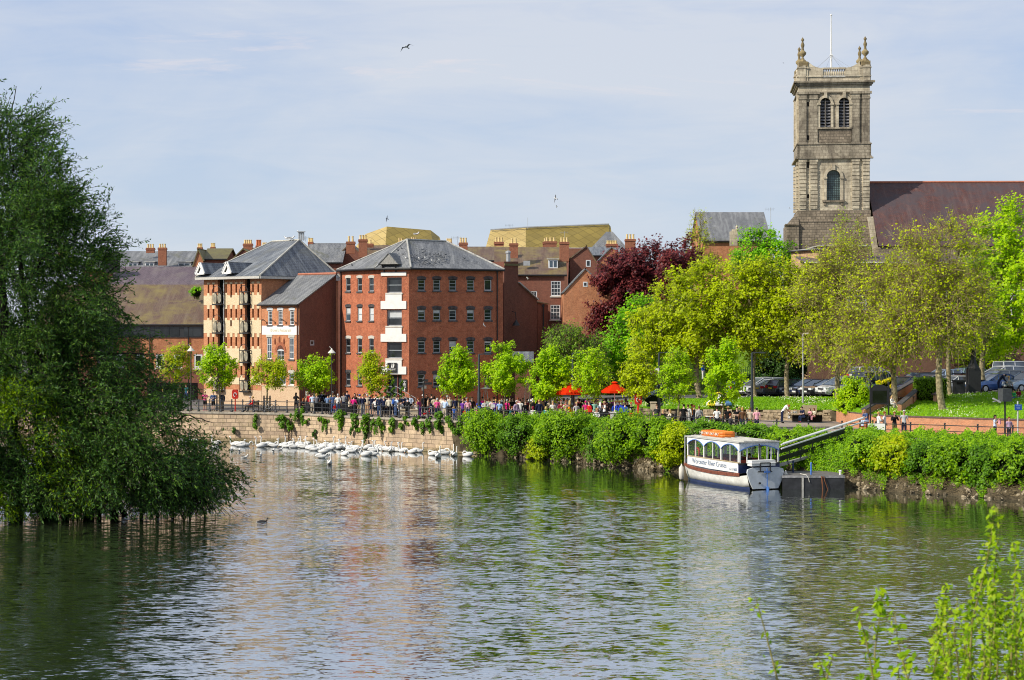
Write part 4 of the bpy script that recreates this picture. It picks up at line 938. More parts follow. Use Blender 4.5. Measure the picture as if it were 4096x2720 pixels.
g2=gold('bronze_clad_hall','long low hall clad in bronze gold panels on the skyline',[(1943,990),(2103,990),(2440,992),(2458,992)],[(1962,921),(2103,912),(2436,898),(2442,905)],262,[M_GOLD,M_GOLDSHADE,M_GOLDSHADE])
aerial(g2,2111,870,915,262,1,'mast');aerial(g2,2259,925,980,258);aerial(g2,2040,896,920,262)
mb=MB();mb.tube([W(1962,919,266.5),W(2103,909,266.5),W(2436,896,266.5)],.12,5);mb.build('roof_rail',M_GREY,g2)
t12,_=house('grey_slate_house','large house with plain grey slate roof left of the church tower',2812,3078,212,962,850,13,M_BRICKO,M_SLATE,base=4)
aerial(t12,3083,830,965,210,0);
bc=thing('bellcote','small cream stone bellcote rising from the park treetops','bellcote',(XW(2934,200),200,9));mb=MB();s=PXM(200)
mb.box(W(2934,955,200),(28/s,.7,1.6));mb.box(W(2937,932,200),(18/s,.6,.8));mb.lathe(W(2947,925,200),[(.16,0),(.2,.15),(.1,.3),(.14,.5),(.0,.7)],8);mb.build('stonework',M_STONEP,bc)
DT=190.0;ST=PXM(DT)
ang=R(-6.0);O=Vector((XW(3194,DT),DT,0));TU=Vector((math.cos(ang),math.sin(ang),0));TN=Vector((TU.y,-TU.x,0))
TWid=281/ST
tw=thing('church_tower','tall pale sandstone church tower with louvred arches, urn finials and flagpole','tower',O+TU*TWid/2-TN*TWid/2+Vector((0,0,5)))
def tz(py):return ZW(py,DT-.1)
ft=Fac((O.x,O.y),tuple((O+TU*TWid)[:2]));Bk=ft.o-ft.n*TWid
fl=Fac(tuple(Bk[:2]),(O.x,O.y));fr=Fac(tuple((O+TU*TWid)[:2]),tuple((Bk+TU*TWid)[:2]));fb=Fac(tuple((Bk+TU*TWid)[:2]),tuple(Bk[:2]))
def tu(px):return(px-3194)/ST
bel=[(tu(3300.5)-.56,tu(3300.5)+.56),(tu(3374)-.56,tu(3374)+.56)]
zs0,zs1,zar=tz(511),tz(414),tz(393)
win1=(tu(3332)-.72,tu(3332)+.72,tz(803),tz(708))
def arch_wall(mb,f,u0,u1,z0,z1,ops,depth,steps=10):
 """wall with round-headed openings: ops (ua, ub, zsill, zspring)"""
 holes=[(a,b,c,d+(b-a)/2)for a,b,c,d in ops]
 wall(mb,f,u0,u1,z0,z1,holes,depth)
 for a,b,c,d in ops:
  r=(b-a)/2;cu=(a+b)/2
  for side in(-1,1):
   arc=[(cu+side*r*math.cos(math.pi/2*k/steps),d+r*math.sin(math.pi/2*k/steps))for k in range(steps+1)]
   pts=arc+[(cu+side*r,d+r)]
   P=[f.P(u,z)for u,z in pts]
   if side>0:P.reverse();pts.reverse()
   mb.add(P[::-1]if side<0 else P[::-1],[tuple(range(len(P)))],0,pts[::-1])
   for k in range(steps):
    q=[f.P(*arc[k]),f.P(*arc[k+1]),f.P(*arc[k+1],-depth),f.P(*arc[k],-depth)];mb.add(q,[(0,1,2,3)],0)
mb=MB()
arch_wall(mb,ft,0,TWid,tz(842),tz(635),[(win1[0],win1[1],win1[2],tz(708))],.45)
mb.build('lower_stage',M_STONEP,tw)
mb=MB();arch_wall(mb,ft,0,TWid,tz(579),tz(368),[(a,b,zs0,zs1)for a,b in bel],.5);mb.build('belfry_stage',M_STONE,tw)
mb=MB()
for f in(fl,fr,fb):wall(mb,f,0,f.L,tz(842),tz(326))
fbx=lambda f,y0,y1,pr,m=0:fbox(mb,f,-pr,f.L+pr,tz(y1),tz(y0),-.2,pr,m)
mb.build('side_wall',M_STONEP,tw)
mb=MB()
for f in(ft,fl,fr,fb):fbox(mb,f,-.12,f.L+.12,tz(635),tz(579),-.15,.12)
mb.build('middle_band',M_STONE,tw)
for y0,y1,pr in((636,630,.34),(630,625,.22),(579,574,.2),(372,368,.18)):
 mb=MB()
 for f in(ft,fl):fbox(mb,f,-pr,f.L+pr,tz(max(y0,y1)),tz(min(y0,y1)),-.15,pr)
 mb.build('string_course',M_STONE,tw)
mb=MB()
for f in(ft,fl):
 for y0,y1,pr in((333,326,.5),(340,333,.32),(346,340,.2)):fbox(mb,f,-pr,f.L+pr,tz(y1 if y1>y0 else y0),tz(y0 if y0<y1 else y1),-.15,pr)
mb.build('cornice',M_STONE,tw)
mb=MB();fbox(mb,ft,0,ft.L,tz(368),tz(346),-.2,.03);mb.build('frieze',M_STONEP,tw)
mb=MB()
for f in(ft,fl):fbox(mb,f,-.1,f.L+.1,tz(884),tz(842),-.2,.12);fbox(mb,f,-.3,f.L+.3,tz(889),tz(884),-.2,.3)
mb.build('pedestal_band',M_STONED,tw)
mb=MB();wall(mb,Fac(tuple(ft.P(-.1,0,.25)[:2]),tuple(ft.P(TWid+.1,0,.25)[:2])),0,TWid+.2,3,tz(889));mb.build('base',M_STONED,tw)
mb=MB()
P0=[ft.P(-1.25,3,.5),ft.P(0,3,.5),ft.P(0,3,-TWid),ft.P(-1.25,3,-TWid)]
h1,h2=tz(898)-3,tz(865)-3
vs=P0+[p+Vector((0,0,h1))for p in P0]+[ft.P(-.5,3+h2,.05),ft.P(0,3+h2,.05),ft.P(0,3+h2,-TWid+.4),ft.P(-.5,3+h2,-TWid+.4)]
mb.add(vs,[(0,1,5,4),(3,0,4,7),(4,5,9,8),(7,4,8,11),(8,9,10,11)]);
fbox(mb,ft,-1.4,.05,tz(902),tz(896),-2,.65)
mb.build('buttress',M_STONED,tw)
mb=MB();mb.bar(ft.P(TWid+.0,tz(870),.3),ft.P(TWid+.55,tz(1010),.3),.5,.6);mb.build('raking_buttress',M_STONEP,tw)
for(a,b)in((3196,3225),(3239,3269),(3404,3434),(3446,3474)):
 m_=MB();fbox(m_,ft,tu(a),tu(b),tz(574),tz(398),0.0,.16);fbox(m_,ft,tu(a)-.08,tu(b)+.08,tz(579),tz(570),.0,.22);m_.build('pilaster',M_STONE,tw)
 m_=MB();
 for y0,y1,e in((398,392,.08),(392,378,.05),(378,368,.22)):fbox(m_,ft,tu(a)-e,tu(b)+e,tz(y0),tz(y1),.0,.17+e*.6)
 m_.build('capital',M_STONE,tw)
 m_=MB();n=13;H_=(tz(646)-tz(838))/n
 for k in range(n):z=tz(838)+k*H_;fbox(m_,ft,tu(a)+rnd.uniform(0,.04),tu(b)-rnd.uniform(0,.04),z+.06,z+H_-.03,.0,.2+rnd.uniform(-.03,.03))
 fbox(m_,ft,tu(a)+.06,tu(b)-.06,tz(842),tz(646),0,.1);fbox(m_,ft,tu(a)-.05,tu(b)+.05,tz(648),tz(638),0,.24)
 m_.build('rusticated_pilaster',M_STONEP,tw)
for k in range(2):
 a=.35+k*(fl.L-1.6);m_=MB();fbox(m_,fl,a,a+.9,tz(574),tz(372),0,.16);m_.build('pilaster',M_STONEP,tw)
 m_=MB();n=13;H_=(tz(646)-tz(838))/n
 for j in range(n):z=tz(838)+j*H_;fbox(m_,fl,a,a+.9,z+.06,z+H_-.03,0,.2)
 m_.build('rusticated_pilaster',M_STONEP,tw)
mb=MB()
for a,b in((3229,3235),(3438,3442)):
 pass
for px in(3232,):
 for y0,y1 in((408,426),(541,560),(648,672),(777,793)):mb=MB();fbox(mb,ft,tu(px)-.1,tu(px)+.1,tz(y1),tz(y0),.0,.01);mb.build('stair_slit',M_DARK,tw)
def archivolt(f,cu,r,zsp,w,pr,mat,key=True,base=None):
 m_=MB();n=14
 for k in range(n):
  t0,t1=math.pi*k/n,math.pi*(k+1)/n
  q=[(cu-math.cos(t)*rr,zsp+math.sin(t)*rr)for t,rr in((t0,r),(t1,r),(t1,r+w),(t0,r+w))]
  m_.prism([f.P(u,z,.0)for u,z in q],f.n*pr)
 if key:fbox(m_,f,cu-.16,cu+.16,zsp+r-.02,zsp+r+w+.28,.0,pr+.14)
 if base is not None:
  for s_ in(-1,1):
   u=cu+s_*(r+w/2);fbox(m_,f,u-w/2,u+w/2,base,zsp-.2,0,pr*.7);fbox(m_,f,u-w/2-.06,u+w/2+.06,zsp-.2,zsp,.0,pr+.06)
 return m_.build('arch_surround',mat,tw)
for a,b in bel:
 cu=(a+b)/2;archivolt(ft,cu,.56,zs1,.26,.14,M_STONEP,True,zs0)
 m_=MB();fbox(m_,ft,a,b,zs0,zar+.2,-.55,-.5);lv=m_.build('louvre_opening',M_DARK,tw)
 m_=MB();n=9
 for k in range(n):
  z=zs0+.1+k*(zar-zs0-.2)/n;w=.54 if z<zs1 else .54*math.sqrt(max(.05,1-((z-zs1)/.62)**2))
  m_.prism([ft.P(cu-w,z,-.16),ft.P(cu+w,z,-.16),ft.P(cu+w,z+.2,-.42),ft.P(cu-w,z+.2,-.42)],Vector((0,0,.05)))
 m_.build('louvre',plain('louvre_slate',(.2,.2,.22),.7,.2,0,.3),lv)
 m_=MB();fbox(m_,ft,cu-.06,cu+.06,zs0,zar-.05,-.16,-.06);m_.build('mullion',plain('wood_grey',(.13,.115,.1),.8),lv)
m_=MB();fbox(m_,ft,tu(3268),tu(3406),tz(517),tz(511),0,.22);m_.build('belfry_sill',M_STONE,tw)
m_=MB();fbox(m_,ft,tu(3274),tu(3402),tz(572),tz(520),0,.05);m_.build('belfry_panel',M_STONED,tw)
cu=(win1[0]+win1[1])/2;archivolt(ft,cu,.72,tz(708),.3,.14,M_STONEP,True,win1[2])
m_=MB();fbox(m_,ft,win1[0],win1[1],win1[2],tz(681)+.05,-.46,-.42);wv=m_.build('window',glassmat('leaded_glass',(.10,.15,.15),.2,.4,.6),tw)
m_=MB()
for k in range(1,7):u=win1[0]+(win1[1]-win1[0])*k/7;fbox(m_,ft,u-.018,u+.018,win1[2],tz(690),-.42,-.39)
for k in range(1,16):z=win1[2]+(tz(690)-win1[2])*k/16;fbox(m_,ft,win1[0],win1[1],z-.014,z+.014,-.425,-.395)
m_.build('leading',M_BLACK,wv)
m_=MB();fbox(m_,ft,win1[0]-.45,win1[1]+.45,tz(808),tz(802),0,.25);fbox(m_,ft,win1[0]-.3,win1[0]-.05,tz(822),tz(808),0,.12);fbox(m_,ft,win1[1]+.05,win1[1]+.3,tz(822),tz(808),0,.12);m_.build('window_sill',M_STONED,tw)
for f in(ft,fb,fl,fr):
 m_=MB();z0=tz(326)
 for a0,a1,s_ in((-.1,1.0,1),(f.L-1.0,f.L+.1,-1)):
  fbox(m_,f,a0,a1,z0,tz(262),-.75,.02);fbox(m_,f,a0-.07,a1+.07,tz(274),tz(270),-.8,.1);fbox(m_,f,a0-.05,a1+.05,tz(308),tz(305),-.7,.08)
  e=a1 if s_>0 else a0;L_=1.55
  pts=[(e,z0),(e+s_*L_,z0),(e+s_*L_,tz(272))]
  for k in range(7):t=k/6;pts.append((e+s_*L_*(1-t),tz(272)+(tz(245)-tz(272))*(t**2.4)))
  m_.prism([f.P(u,z,-.06)for u,z in(pts if s_<0 else pts)],-f.n*.5)
  fbox(m_,f,e,e+s_*L_,tz(308),tz(305),-.05,.05)if s_>0 else fbox(m_,f,e-L_,e,tz(308),tz(305),-.05,.05)
 for y0,y1 in((310,303),(277,271)):fbox(m_,f,2.5,f.L-2.5,tz(y0),tz(y1),-.45,-.02)
 fbox(m_,f,2.5,f.L-2.5,z0,tz(310),-.5,-.08)
 par=m_.build('parapet',M_STONEP,tw)
 nb=13
 bm_=MB();bm_.lathe((0,0,0),[(.07,0),(.07,.06),(.12,.22),(.06,.5),(.05,.6),(.08,.72)],7);
 fst=None;step=(f.L-5.0)/nb
 if f in(ft,fb):
  for k in range(nb):
   p=f.P(2.5+step*(k+.5),tz(303),-.24)
   if fst is None:fst=bm_.build('baluster',M_STONEP,par,world=False);o=fst
   else:o=fst.copy();COL.objects.link(o)
   o.location=p-OFF[tw.name]
URN=[(.2,0),(.2,.1),(.1,.18),(.12,.3),(.36,.55),(.4,.75),(.3,.85),(.16,1.0),(.12,1.25),(.19,1.45),(.2,1.6),(.11,1.8),(.09,1.95),(.17,2.05),(.17,2.15),(.05,2.3),(0,2.42)]
M_URN=stone('stone_urn',(.34,.27,.14),(.26,.2,.11),(.2,.15,.08),2,1,mossamt=.5,moss=(.24,.15,.03))
mb=MB();mb.lathe((0,0,0),URN,10);u0=None
for f,a in((ft,.45),(ft,TWid-.45),(fb,.45),(fb,TWid-.45)):
 p=f.P(a,tz(248),-.38)
 m_=MB();m_.box(p-Vector((0,0,.2)),(.95,.95,.5));m_.lathe(p+Vector((0,0,.02)),[(.5,0),(.35,.2),(.22,.3)],8);m_.build('pedestal',M_URN,tw)
 if u0 is None:u0=mb.build('urn',M_URN,tw,world=False,smooth=True);o=u0
 else:o=u0.copy();COL.objects.link(o)
 o.location=p+Vector((0,0,.3))-OFF[tw.name]
m_=MB();m_.prism([Vector((*f_.P(0,0)[:2],tz(310)))for f_ in(ft,fr,fb,fl)],(0,0,.15));m_.build('roof',M_LEAD,tw)
pp=ft.P(tu(3333),tz(310),-TWid/2);top=W(3338,60,pp.y);top.x=pp.x
m_=MB();mz=pp+(top-pp)*.4;m_.tube([pp,mz],.11,8);m_.tube([mz,top],[.09,.055],8);m_.ball(top,.12);m_.box(mz,(.3,.3,.1));fp=m_.build('flagpole',M_WHITE,tw)
m_=MB()
for dx,dy in((-2.6,-2.2),(2.6,-2.2),(-2.4,2.2),(2.4,2.2),(-1.2,-2.6),(1.5,-2.6)):m_.tube([mz,pp+Vector((dx,dy,.6))],.012,3)
m_.build('stay',M_GREY,fp)
NR=730;dn=193;A_=ft.P(TWid+.02,0,-3.6)
nv=thing('church_nave','church nave under a long steep red-brown tiled roof right of the tower','church',(XW(3800,dn),dn,6))
U2=Vector((1,-.03,0)).normalized();zr=ZW(NR,A_.y);r0=Vector((A_.x,A_.y,zr));r1_=r0+U2*46;fwd=Vector((-.03,-1,0)).normalized()*7.5;ez_=ZW(985,A_.y-7)
roof('roof',nv,[[r0,r1_,r1_+fwd+Vector((0,0,ez_-zr)),r0+fwd*1.0+Vector((0,0,ez_-zr))],[r0,r1_,r1_-fwd+Vector((0,0,ez_-zr)),r0-fwd+Vector((0,0,ez_-zr))]],M_TILER)
ridges(nv,[(r0,r1_)],.14,plain('ridge_red',(.42,.16,.1),.8))
m_=MB();q=[r0+fwd*.97,r1_+fwd*.97,r1_-fwd*.97,r0-fwd*.97];m_.prism([Vector((p.x,p.y,2))for p in q],(0,0,ez_-2.1));m_.build('wall',M_STONED,nv)
t_,f_=house('timber_parapet_building','flat timber-faced block at the foot of the church tower',3165,3275,183,1003,998,4,plain('timber_lit',(.5,.33,.19),.8,.2,0,.35,1.5),M_LEAD,base=4,gables=False,skew=-5)  # lit stretch of the timber wall, its light put into the colour
tt=thing('flat_roofed_building','flat-roofed block with dark timber face below the tower base','building',(XW(3340,180),180,5));fq=fac_px(3278,178,3470,178);m_=MB()
wall(m_,fq,0,fq.L,4,ZW(985,178));m_.build('wall',plain('timber_shaded',(.17,.11,.07),.8,.2,0,.3,1.5),tt);m_=MB();fbox(m_,fq,-.2,fq.L+.2,ZW(985,178),ZW(981,178),-6,.15);m_.build('roof',M_LEAD,tt)  # dark stretch of the same timber wall, shade put into the colour
hall=thing('brick_hall','long modern brick hall with white fascia rails seen through bare branches','building',(XW(3600,172),172,5));fh=fac_px(3230,173,4300,173)
m_=MB();wall(m_,fh,0,fh.L,3,ZW(1062,173));m_.build('wall',brick('brick_hall',(.17,.085,.055),(.12,.06,.04),(.15,.1,.07),.4),hall)
m_=MB()
for y0,y1 in((1052,1048),(1165,1158)):fbox(m_,fh,-.3,fh.L+.3,ZW(y0,173),ZW(y1,173),-.1,.6)
for px in range(3260,4300,130):u=fh.at(px,1100)[0];fbox(m_,fh,u-.09,u+.09,ZW(1262,173),ZW(1165,173),.3,.5)
m_.build('fascia',M_WHITE,hall)
m_=MB();m_.prism([fh.P(0,ZW(1058,173),.2),fh.P(fh.L,ZW(1058,173),.2),fh.P(fh.L,ZW(1028,180),-8),fh.P(0,ZW(1028,180),-8)],(0,0,.1));m_.build('roof',M_SLATEP,hall)
for k,px in enumerate(range(3300,4250,130)):
 window(fh,px_hole(fh,px,70,1180,1240),hall,(3,2),M_WFRAME,M_GLASSB,.08,-.03,None)
gw=thing('stone_wall','low rough sandstone wall holding back the daisy-covered grass slope','wall',gpt(2900,interp(WT,2900),ZP));rs=np.random.RandomState(5)
m_=MB();px=2250;row=0
for row in range(4):
 x=XW(2260,151);
 while x<XW(3345,147):
  w=rnd.uniform(.28,.65);pxx=x*FPX/148.5+CX;d=interp(WT,pxx);z0=ZP+row*.215;h=.2+rnd.uniform(-.02,.03)
  if not(row==3 and rnd.random()<.25):
   c=Vector((x+w/2,d-.1+rnd.uniform(-.05,.05),z0+h/2));M_=Euler((rnd.uniform(-.07,.07),rnd.uniform(-.06,.06),rnd.uniform(-.1,.1))).to_matrix();m_.box(c,(w*.96,.42,h),0,M=M_)
  x+=w
m_.build('stones',M_RUBBLE,gw);m_=MB()
for a in range(2260,3341,40):p,q=gpt(a,interp(WT,a)+.1,ZP),gpt(a+40,interp(WT,a+40)+.1,ZP);m_.poly([p,q,q+Vector((0,0,.82)),p+Vector((0,0,.82))])
m_.build('core',M_SOIL,gw)
bw=thing('brick_garden_wall','long orange brick garden wall with dark coping below the grass slope','wall',gpt(3800,interp(WT,3800),ZP))
m_=MB();c_=MB();L=0;st=[3345,3370,3400,3440,3480,3530,3600,3700,3800,3900,4000,4100,4300,4700,5200]
for a,b in zip(st,st[1:]):
 p,q=gpt(a,interp(WT,a)-.15,ZP),gpt(b,interp(WT,b)-.15,ZP);l=(q-p).length;zp_,zq_=interp(WTZ,a)+.06,interp(WTZ,b)+.06
 m_.add([p,q,Vector((q.x,q.y,zq_)),Vector((p.x,p.y,zp_))],[(0,1,2,3)],0,[(L,0),(L+l,0),(L+l,1.1),(L,1.1)]);L+=l
 P_=[Vector((p.x,p.y-.06,zp_)),Vector((q.x,q.y-.06,zq_)),Vector((q.x,q.y+.35,zq_)),Vector((p.x,p.y+.35,zp_))];c_.prism(P_,(0,0,.1))
m_.build('brickwork',M_BRICKWALL,bw);c_.build('coping',plain('coping_dark',(.15,.10,.09),.85,.2,0,.3,4),bw)
stp=thing('brick_stairs','brick stairway with sloping parapets climbing to the car park','stairs',gpt(3520,138,ZP))
m_=MB();c_=MB()
for(pa,da,ya,pb,db,yb)in((3447,133,1640,3648,148,1524),(3590,134,1618,3690,148,1535)):
 a,b=W(pa,ya,da),W(pb,yb,db);lo=[Vector((a.x,a.y,ZP)),Vector((b.x,b.y,ZP))]
 m_.prism([lo[0],lo[1],b,a],(.3,0,0));c_.bar(a+Vector((.15,0,.05)),b+Vector((.15,0,.05)),.42,.1)
m_.build('parapet',M_BRICKWALL,stp);c_.build('coping',M_STONEDK,stp);m_=MB()
a,b=gpt(3510,133,ZP),gpt(3640,149,4.6)
for k in range(14):t=k/14;p=a+(b-a)*t;m_.box((p.x+.6,p.y,p.z/2+.9),(3.0,1.2,p.z-1.8+.3))
m_.build('steps',M_BRICKWALL,stp)
m_=MB()
for dx in(-.15,.9):m_.tube([a+Vector((dx,0,.9)),b+Vector((dx,0,.9))],.035,5);m_.tube([a+Vector((dx,0,0)),a+Vector((dx,0,.9))],.03,5);m_.tube([b+Vector((dx,0,-.3)),b+Vector((dx,0,.9))],.03,5)
m_.build('handrail',M_BLACK,stp)
cw=thing('curved_wall','curved brick retaining wall beside the stairs with shaded hollow inside','wall',W(3660,1600,140));m_=MB();c_=MB();base=W(3668,1600,141);arc=[]
for k in range(11):t=math.pi*(1.0+k/10*1.0);arc.append(base+Vector((math.cos(t)*1.75+.1,math.sin(t)*2.6+1.5,0)))
for k,(p,q)in enumerate(zip(arc,arc[1:])):
 zt=4.62+.5*k/10;zt2=4.62+.5*(k+1)/10
 if k<4 or k>6:m_.add([Vector((p.x,p.y,3.2)),Vector((q.x,q.y,3.2)),Vector((q.x,q.y,zt2)),Vector((p.x,p.y,zt))],[(0,1,2,3)]);c_.bar(Vector((p.x,p.y,zt)),Vector((q.x,q.y,zt2)),.35,.1)
m_.build('brickwork',M_BRICKWALL,cw);c_.build('coping',plain('coping_dark',(.15,.10,.09),.85),cw)
nb=thing('notice_board','large black arched notice board on two posts by the steps','notice board',W(3518,1650,131.5));fn=fac_px(3482,131.5,3555,131.5)
m_=MB();z0,z1,zm=ZW(1618,131.5),ZW(1557,131.5),ZW(1538,131.5);pts=[(.05,z0),(fn.L-.05,z0),(fn.L-.05,z1)]+[(fn.L/2+math.cos(t)*(fn.L/2-.05),z1+math.sin(t)*(zm-z1))for t in[math.pi*k/10 for k in range(1,10)]]+[(.05,z1)]
m_.prism([fn.P(u,z,0)for u,z in pts],-fn.n*.08);m_.build('board',M_BLACK,nb);m_=MB()
for u in(0,fn.L):m_.tube([fn.P(u,ZP,-.04),fn.P(u,ZW(1533,131.5),-.04)],.06,6);m_.ball(fn.P(u,ZW(1531,131.5),-.04),.09)
m_.build('post',M_BLACK,nb);m_=MB();fbox(m_,fn,.15,fn.L-.15,z0+.12,z1-.1,.002,.02);m_.build('glass',glassmat('board_glass',(.012,.013,.014),.03,.5),nb)
def tubes_np(P0,P1,R0,R1,n=4):
 P0=np.asarray(P0,float);P1=np.asarray(P1,float);R0=np.asarray(R0,float);R1=np.asarray(R1,float)
 d=P1-P0;L=np.linalg.norm(d,axis=1)[:,None]+1e-9;d=d/L
 a=np.where(np.abs(d[:,:1])<.8,np.array([[1.,0,0]]),np.array([[0,1.,0]]));x=np.cross(d,a);x/=np.linalg.norm(x,axis=1)[:,None];y=np.cross(d,x)
 V=[]
 for P,Rr in((P0,R0),(P1,R1)):
  for k in range(n):
   t=2*math.pi*k/n;V.append(P+(x*math.cos(t)+y*math.sin(t))*Rr[:,None])
 V=np.stack(V,1).reshape(-1,3);m=len(P0);b=np.arange(m)[:,None]*2*n
 F=np.concatenate([np.concatenate([b+k,b+(k+1)%n,b+n+(k+1)%n,b+n+k],1)for k in range(n)],0)
 return V,F
def path_segs(path,r0,r1):
 n=len(path)-1;rr=np.linspace(r0,r1,n+1);return[path[i]for i in range(n)],[path[i+1]for i in range(n)],list(rr[:-1]),list(rr[1:])
def curve(a,b,c,n):
 t=np.linspace(0,1,n+1)[:,None];return(1-t)**2*a+2*(1-t)*t*b+t*t*c
def tree(name,label,base,ells,trunk_h,tr,nlimb,nsub,ntwig,nleaf,lsize,leaf,bark,seed,group=None,twig=None,cat='tree',clump=.3,twlen=.8,twr=.012,aspect=.7,fan=.5,gaps=0.0,tn=7,upw=.5):
 """ells: list of (centre, radii); grows limbs into the crown volume and hangs leaf clusters on the twigs"""
 rs=np.random.RandomState(seed);base=np.array(base,float)
 t=thing(name,label,cat,tuple(base),group=group)
 wts=np.array([r[0]*r[1]*r[2]for c,r in ells])**.8;wts/=wts.sum()
 def sample(n,lo,hi):
  i=rs.choice(len(ells),n,p=wts);C=np.array([ells[k][0]for k in i],float);Rr=np.array([ells[k][1]for k in i],float)
  d=rs.normal(0,1,(n,3));d/=np.linalg.norm(d,axis=1)[:,None];r=lo+(hi-lo)*rs.rand(n)**.5;r*=1+.10*rs.normal(0,1,n)
  return C+d*Rr*r[:,None],d
 cc=sum(np.array(c)*w for(c,r),w in zip(ells,wts));top=max(c[2]+r[2]for c,r in ells)
 fork=base+np.array([(cc[0]-base[0])*.12,(cc[1]-base[1])*.12,trunk_h])
 S0,S1,A0,A1=[],[],[],[]
 def addp(path,r0,r1):
  a,b,c,d=path_segs(path,r0,r1);S0.extend(a);S1.extend(b);A0.extend(c);A1.extend(d)
 tp=curve(base,(base+fork)/2+np.array([rs.normal(0,.06),0,0])*trunk_h,fork,4);addp(tp,tr*1.15,tr*.78);addp([base-np.array([0,0,.4]),base],tr*1.6,tr*1.3);addp([base,base+(tp[1]-base)*.25],tr*1.3,tr*1.08)
 limbs=[];LR=[]
 lead=curve(fork,fork+(cc-fork)*.6,np.array([cc[0]+rs.normal(0,.3),cc[1],cc[2]+(top-cc[2])*.65]),6);addp(lead,tr*.6,.03);limbs.append(lead);LR.append(np.linspace(tr*.6,.03,7))
 E,_=sample(nlimb,.5,.8)
 for e in E:
  s=fork+(lead[min(5,int(rs.rand()**1.5*4))]-fork)*.9;m=s+(e-s)*.45;m[2]+=abs(e[2]-s[2])*rs.uniform(-.05,.35)*upw+.1*np.linalg.norm(e-s)*upw
  p=curve(s,m,e,6);p[1:-1]+=rs.normal(0,.04*np.linalg.norm(e-s)/2,p[1:-1].shape);r=tr*rs.uniform(.28,.45);addp(p,r,.022);limbs.append(p);LR.append(np.linspace(r,.022,7))
 LP=np.concatenate([l[1:]for l in limbs]);LRR=np.concatenate([r[1:]for r in LR])
 E,D=sample(nsub,.55,1.0)
 dist=np.linalg.norm(E[:,None]-LP[None],axis=2)+np.maximum(0,np.linalg.norm(LP-cc,axis=1)[None]-np.linalg.norm(E-cc,axis=1)[:,None])*1.5
 j=dist.argmin(1);SP=LP[j];M=(SP+E)/2+rs.normal(0,.12,E.shape)*np.linalg.norm(E-SP,axis=1)[:,None];M[:,2]+=.08*np.linalg.norm(E-SP,axis=1)*upw
 r0=np.minimum(LRR[j]*.7,.05);V1,F1=tubes_np(np.array(S0),np.array(S1),np.array(A0),np.array(A1),tn)
 V2,F2=tubes_np(np.concatenate([SP,M]),np.concatenate([M,E]),np.concatenate([r0,r0*.6]),np.concatenate([r0*.6,r0*.3]),4)
 k=rs.randint(0,nsub,ntwig);u=rs.rand(ntwig)**.6;Q=np.where((u<.5)[:,None],SP[k]+(M[k]-SP[k])*(u*2)[:,None],M[k]+(E[k]-M[k])*(u*2-1)[:,None])
 dr=D[k]*fan+rs.normal(0,.55,(ntwig,3));dr[:,2]+=.35*upw;dr/=np.linalg.norm(dr,axis=1)[:,None];TL=twlen*(.5+rs.rand(ntwig));Q2=Q+dr*TL[:,None]
 Qm=(Q+Q2)/2+rs.normal(0,.05,Q.shape)
 V3,F3=tubes_np(np.concatenate([Q,Qm]),np.concatenate([Qm,Q2]),np.full(2*ntwig,twr),np.concatenate([np.full(ntwig,twr*.8),np.full(ntwig,twr*.4)]),3)
 mesh_np('trunk',np.concatenate([V1,V2]),np.concatenate([F1,F2+len(V1)])if tn==4 else np.concatenate([F1,F2+len(V1)]),bark,t,smooth=True)
 mesh_np('twigs',V3,F3,twig or bark,t)
 if nleaf:
  kk=rs.randint(0,ntwig,nleaf)
  if gaps>0:
   keep=rs.rand(ntwig)>gaps;idx=np.nonzero(keep)[0];kk=idx[rs.randint(0,len(idx),nleaf)]
  w=rs.rand(nleaf)**.7;P=Q[kk]+(Q2[kk]-Q[kk])*w[:,None]+rs.normal(0,clump*.4,(nleaf,3));N=(P-cc)/np.linalg.norm(P-cc,axis=1)[:,None]*.7;N[:,2]+=.45
  V,F=leaf_quads(P,N,lsize,aspect,rs);mesh_np('crown',V,F,leaf,t)
 return t
def pe(cx,cy,rx,ry,d,dr=None):
 s=PXM(d);c=W(cx,cy,d);return(tuple(c),(rx/s,(dr if dr else rx/s*.85),ry/s))
L_ORANGE=leafmat('leaf_spring',[(.13,.18,.008),(.32,.44,.012),(.48,.58,.03),(.5,.36,.06)],.5,big=.5)
L_MID=leafmat('leaf_mid',[(.03,.07,.008),(.09,.18,.015),(.19,.32,.03),(.32,.46,.07)],.42)
L_DARK=leafmat('leaf_dark',[(.008,.024,.004),(.03,.07,.01),(.07,.14,.02)],.3)
L_BRIGHT=leafmat('leaf_bright',[(.05,.15,.004),(.15,.38,.008),(.28,.58,.015),(.42,.7,.04)],.48,big=.5)
L_PURPLE=leafmat('leaf_copper',[(.02,.005,.008),(.075,.014,.02),(.16,.035,.035),(.3,.08,.07)],.3)
L_OLIVE=leafmat('leaf_olive',[(.14,.19,.005),(.33,.42,.010),(.52,.62,.016),(.68,.74,.04)],.5)
L_YLIME=leafmat('leaf_yellow_lime',[(.11,.22,.004),(.30,.50,.01),(.48,.66,.02),(.68,.8,.10)],.5,big=.5)
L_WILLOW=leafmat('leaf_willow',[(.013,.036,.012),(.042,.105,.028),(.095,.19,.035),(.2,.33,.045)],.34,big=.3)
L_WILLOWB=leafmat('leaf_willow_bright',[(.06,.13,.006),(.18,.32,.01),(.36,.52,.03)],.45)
L_SAP=leafmat('leaf_sapling',[(.06,.13,.01),(.2,.34,.02),(.36,.5,.03),(.52,.52,.12)],.5,big=2)
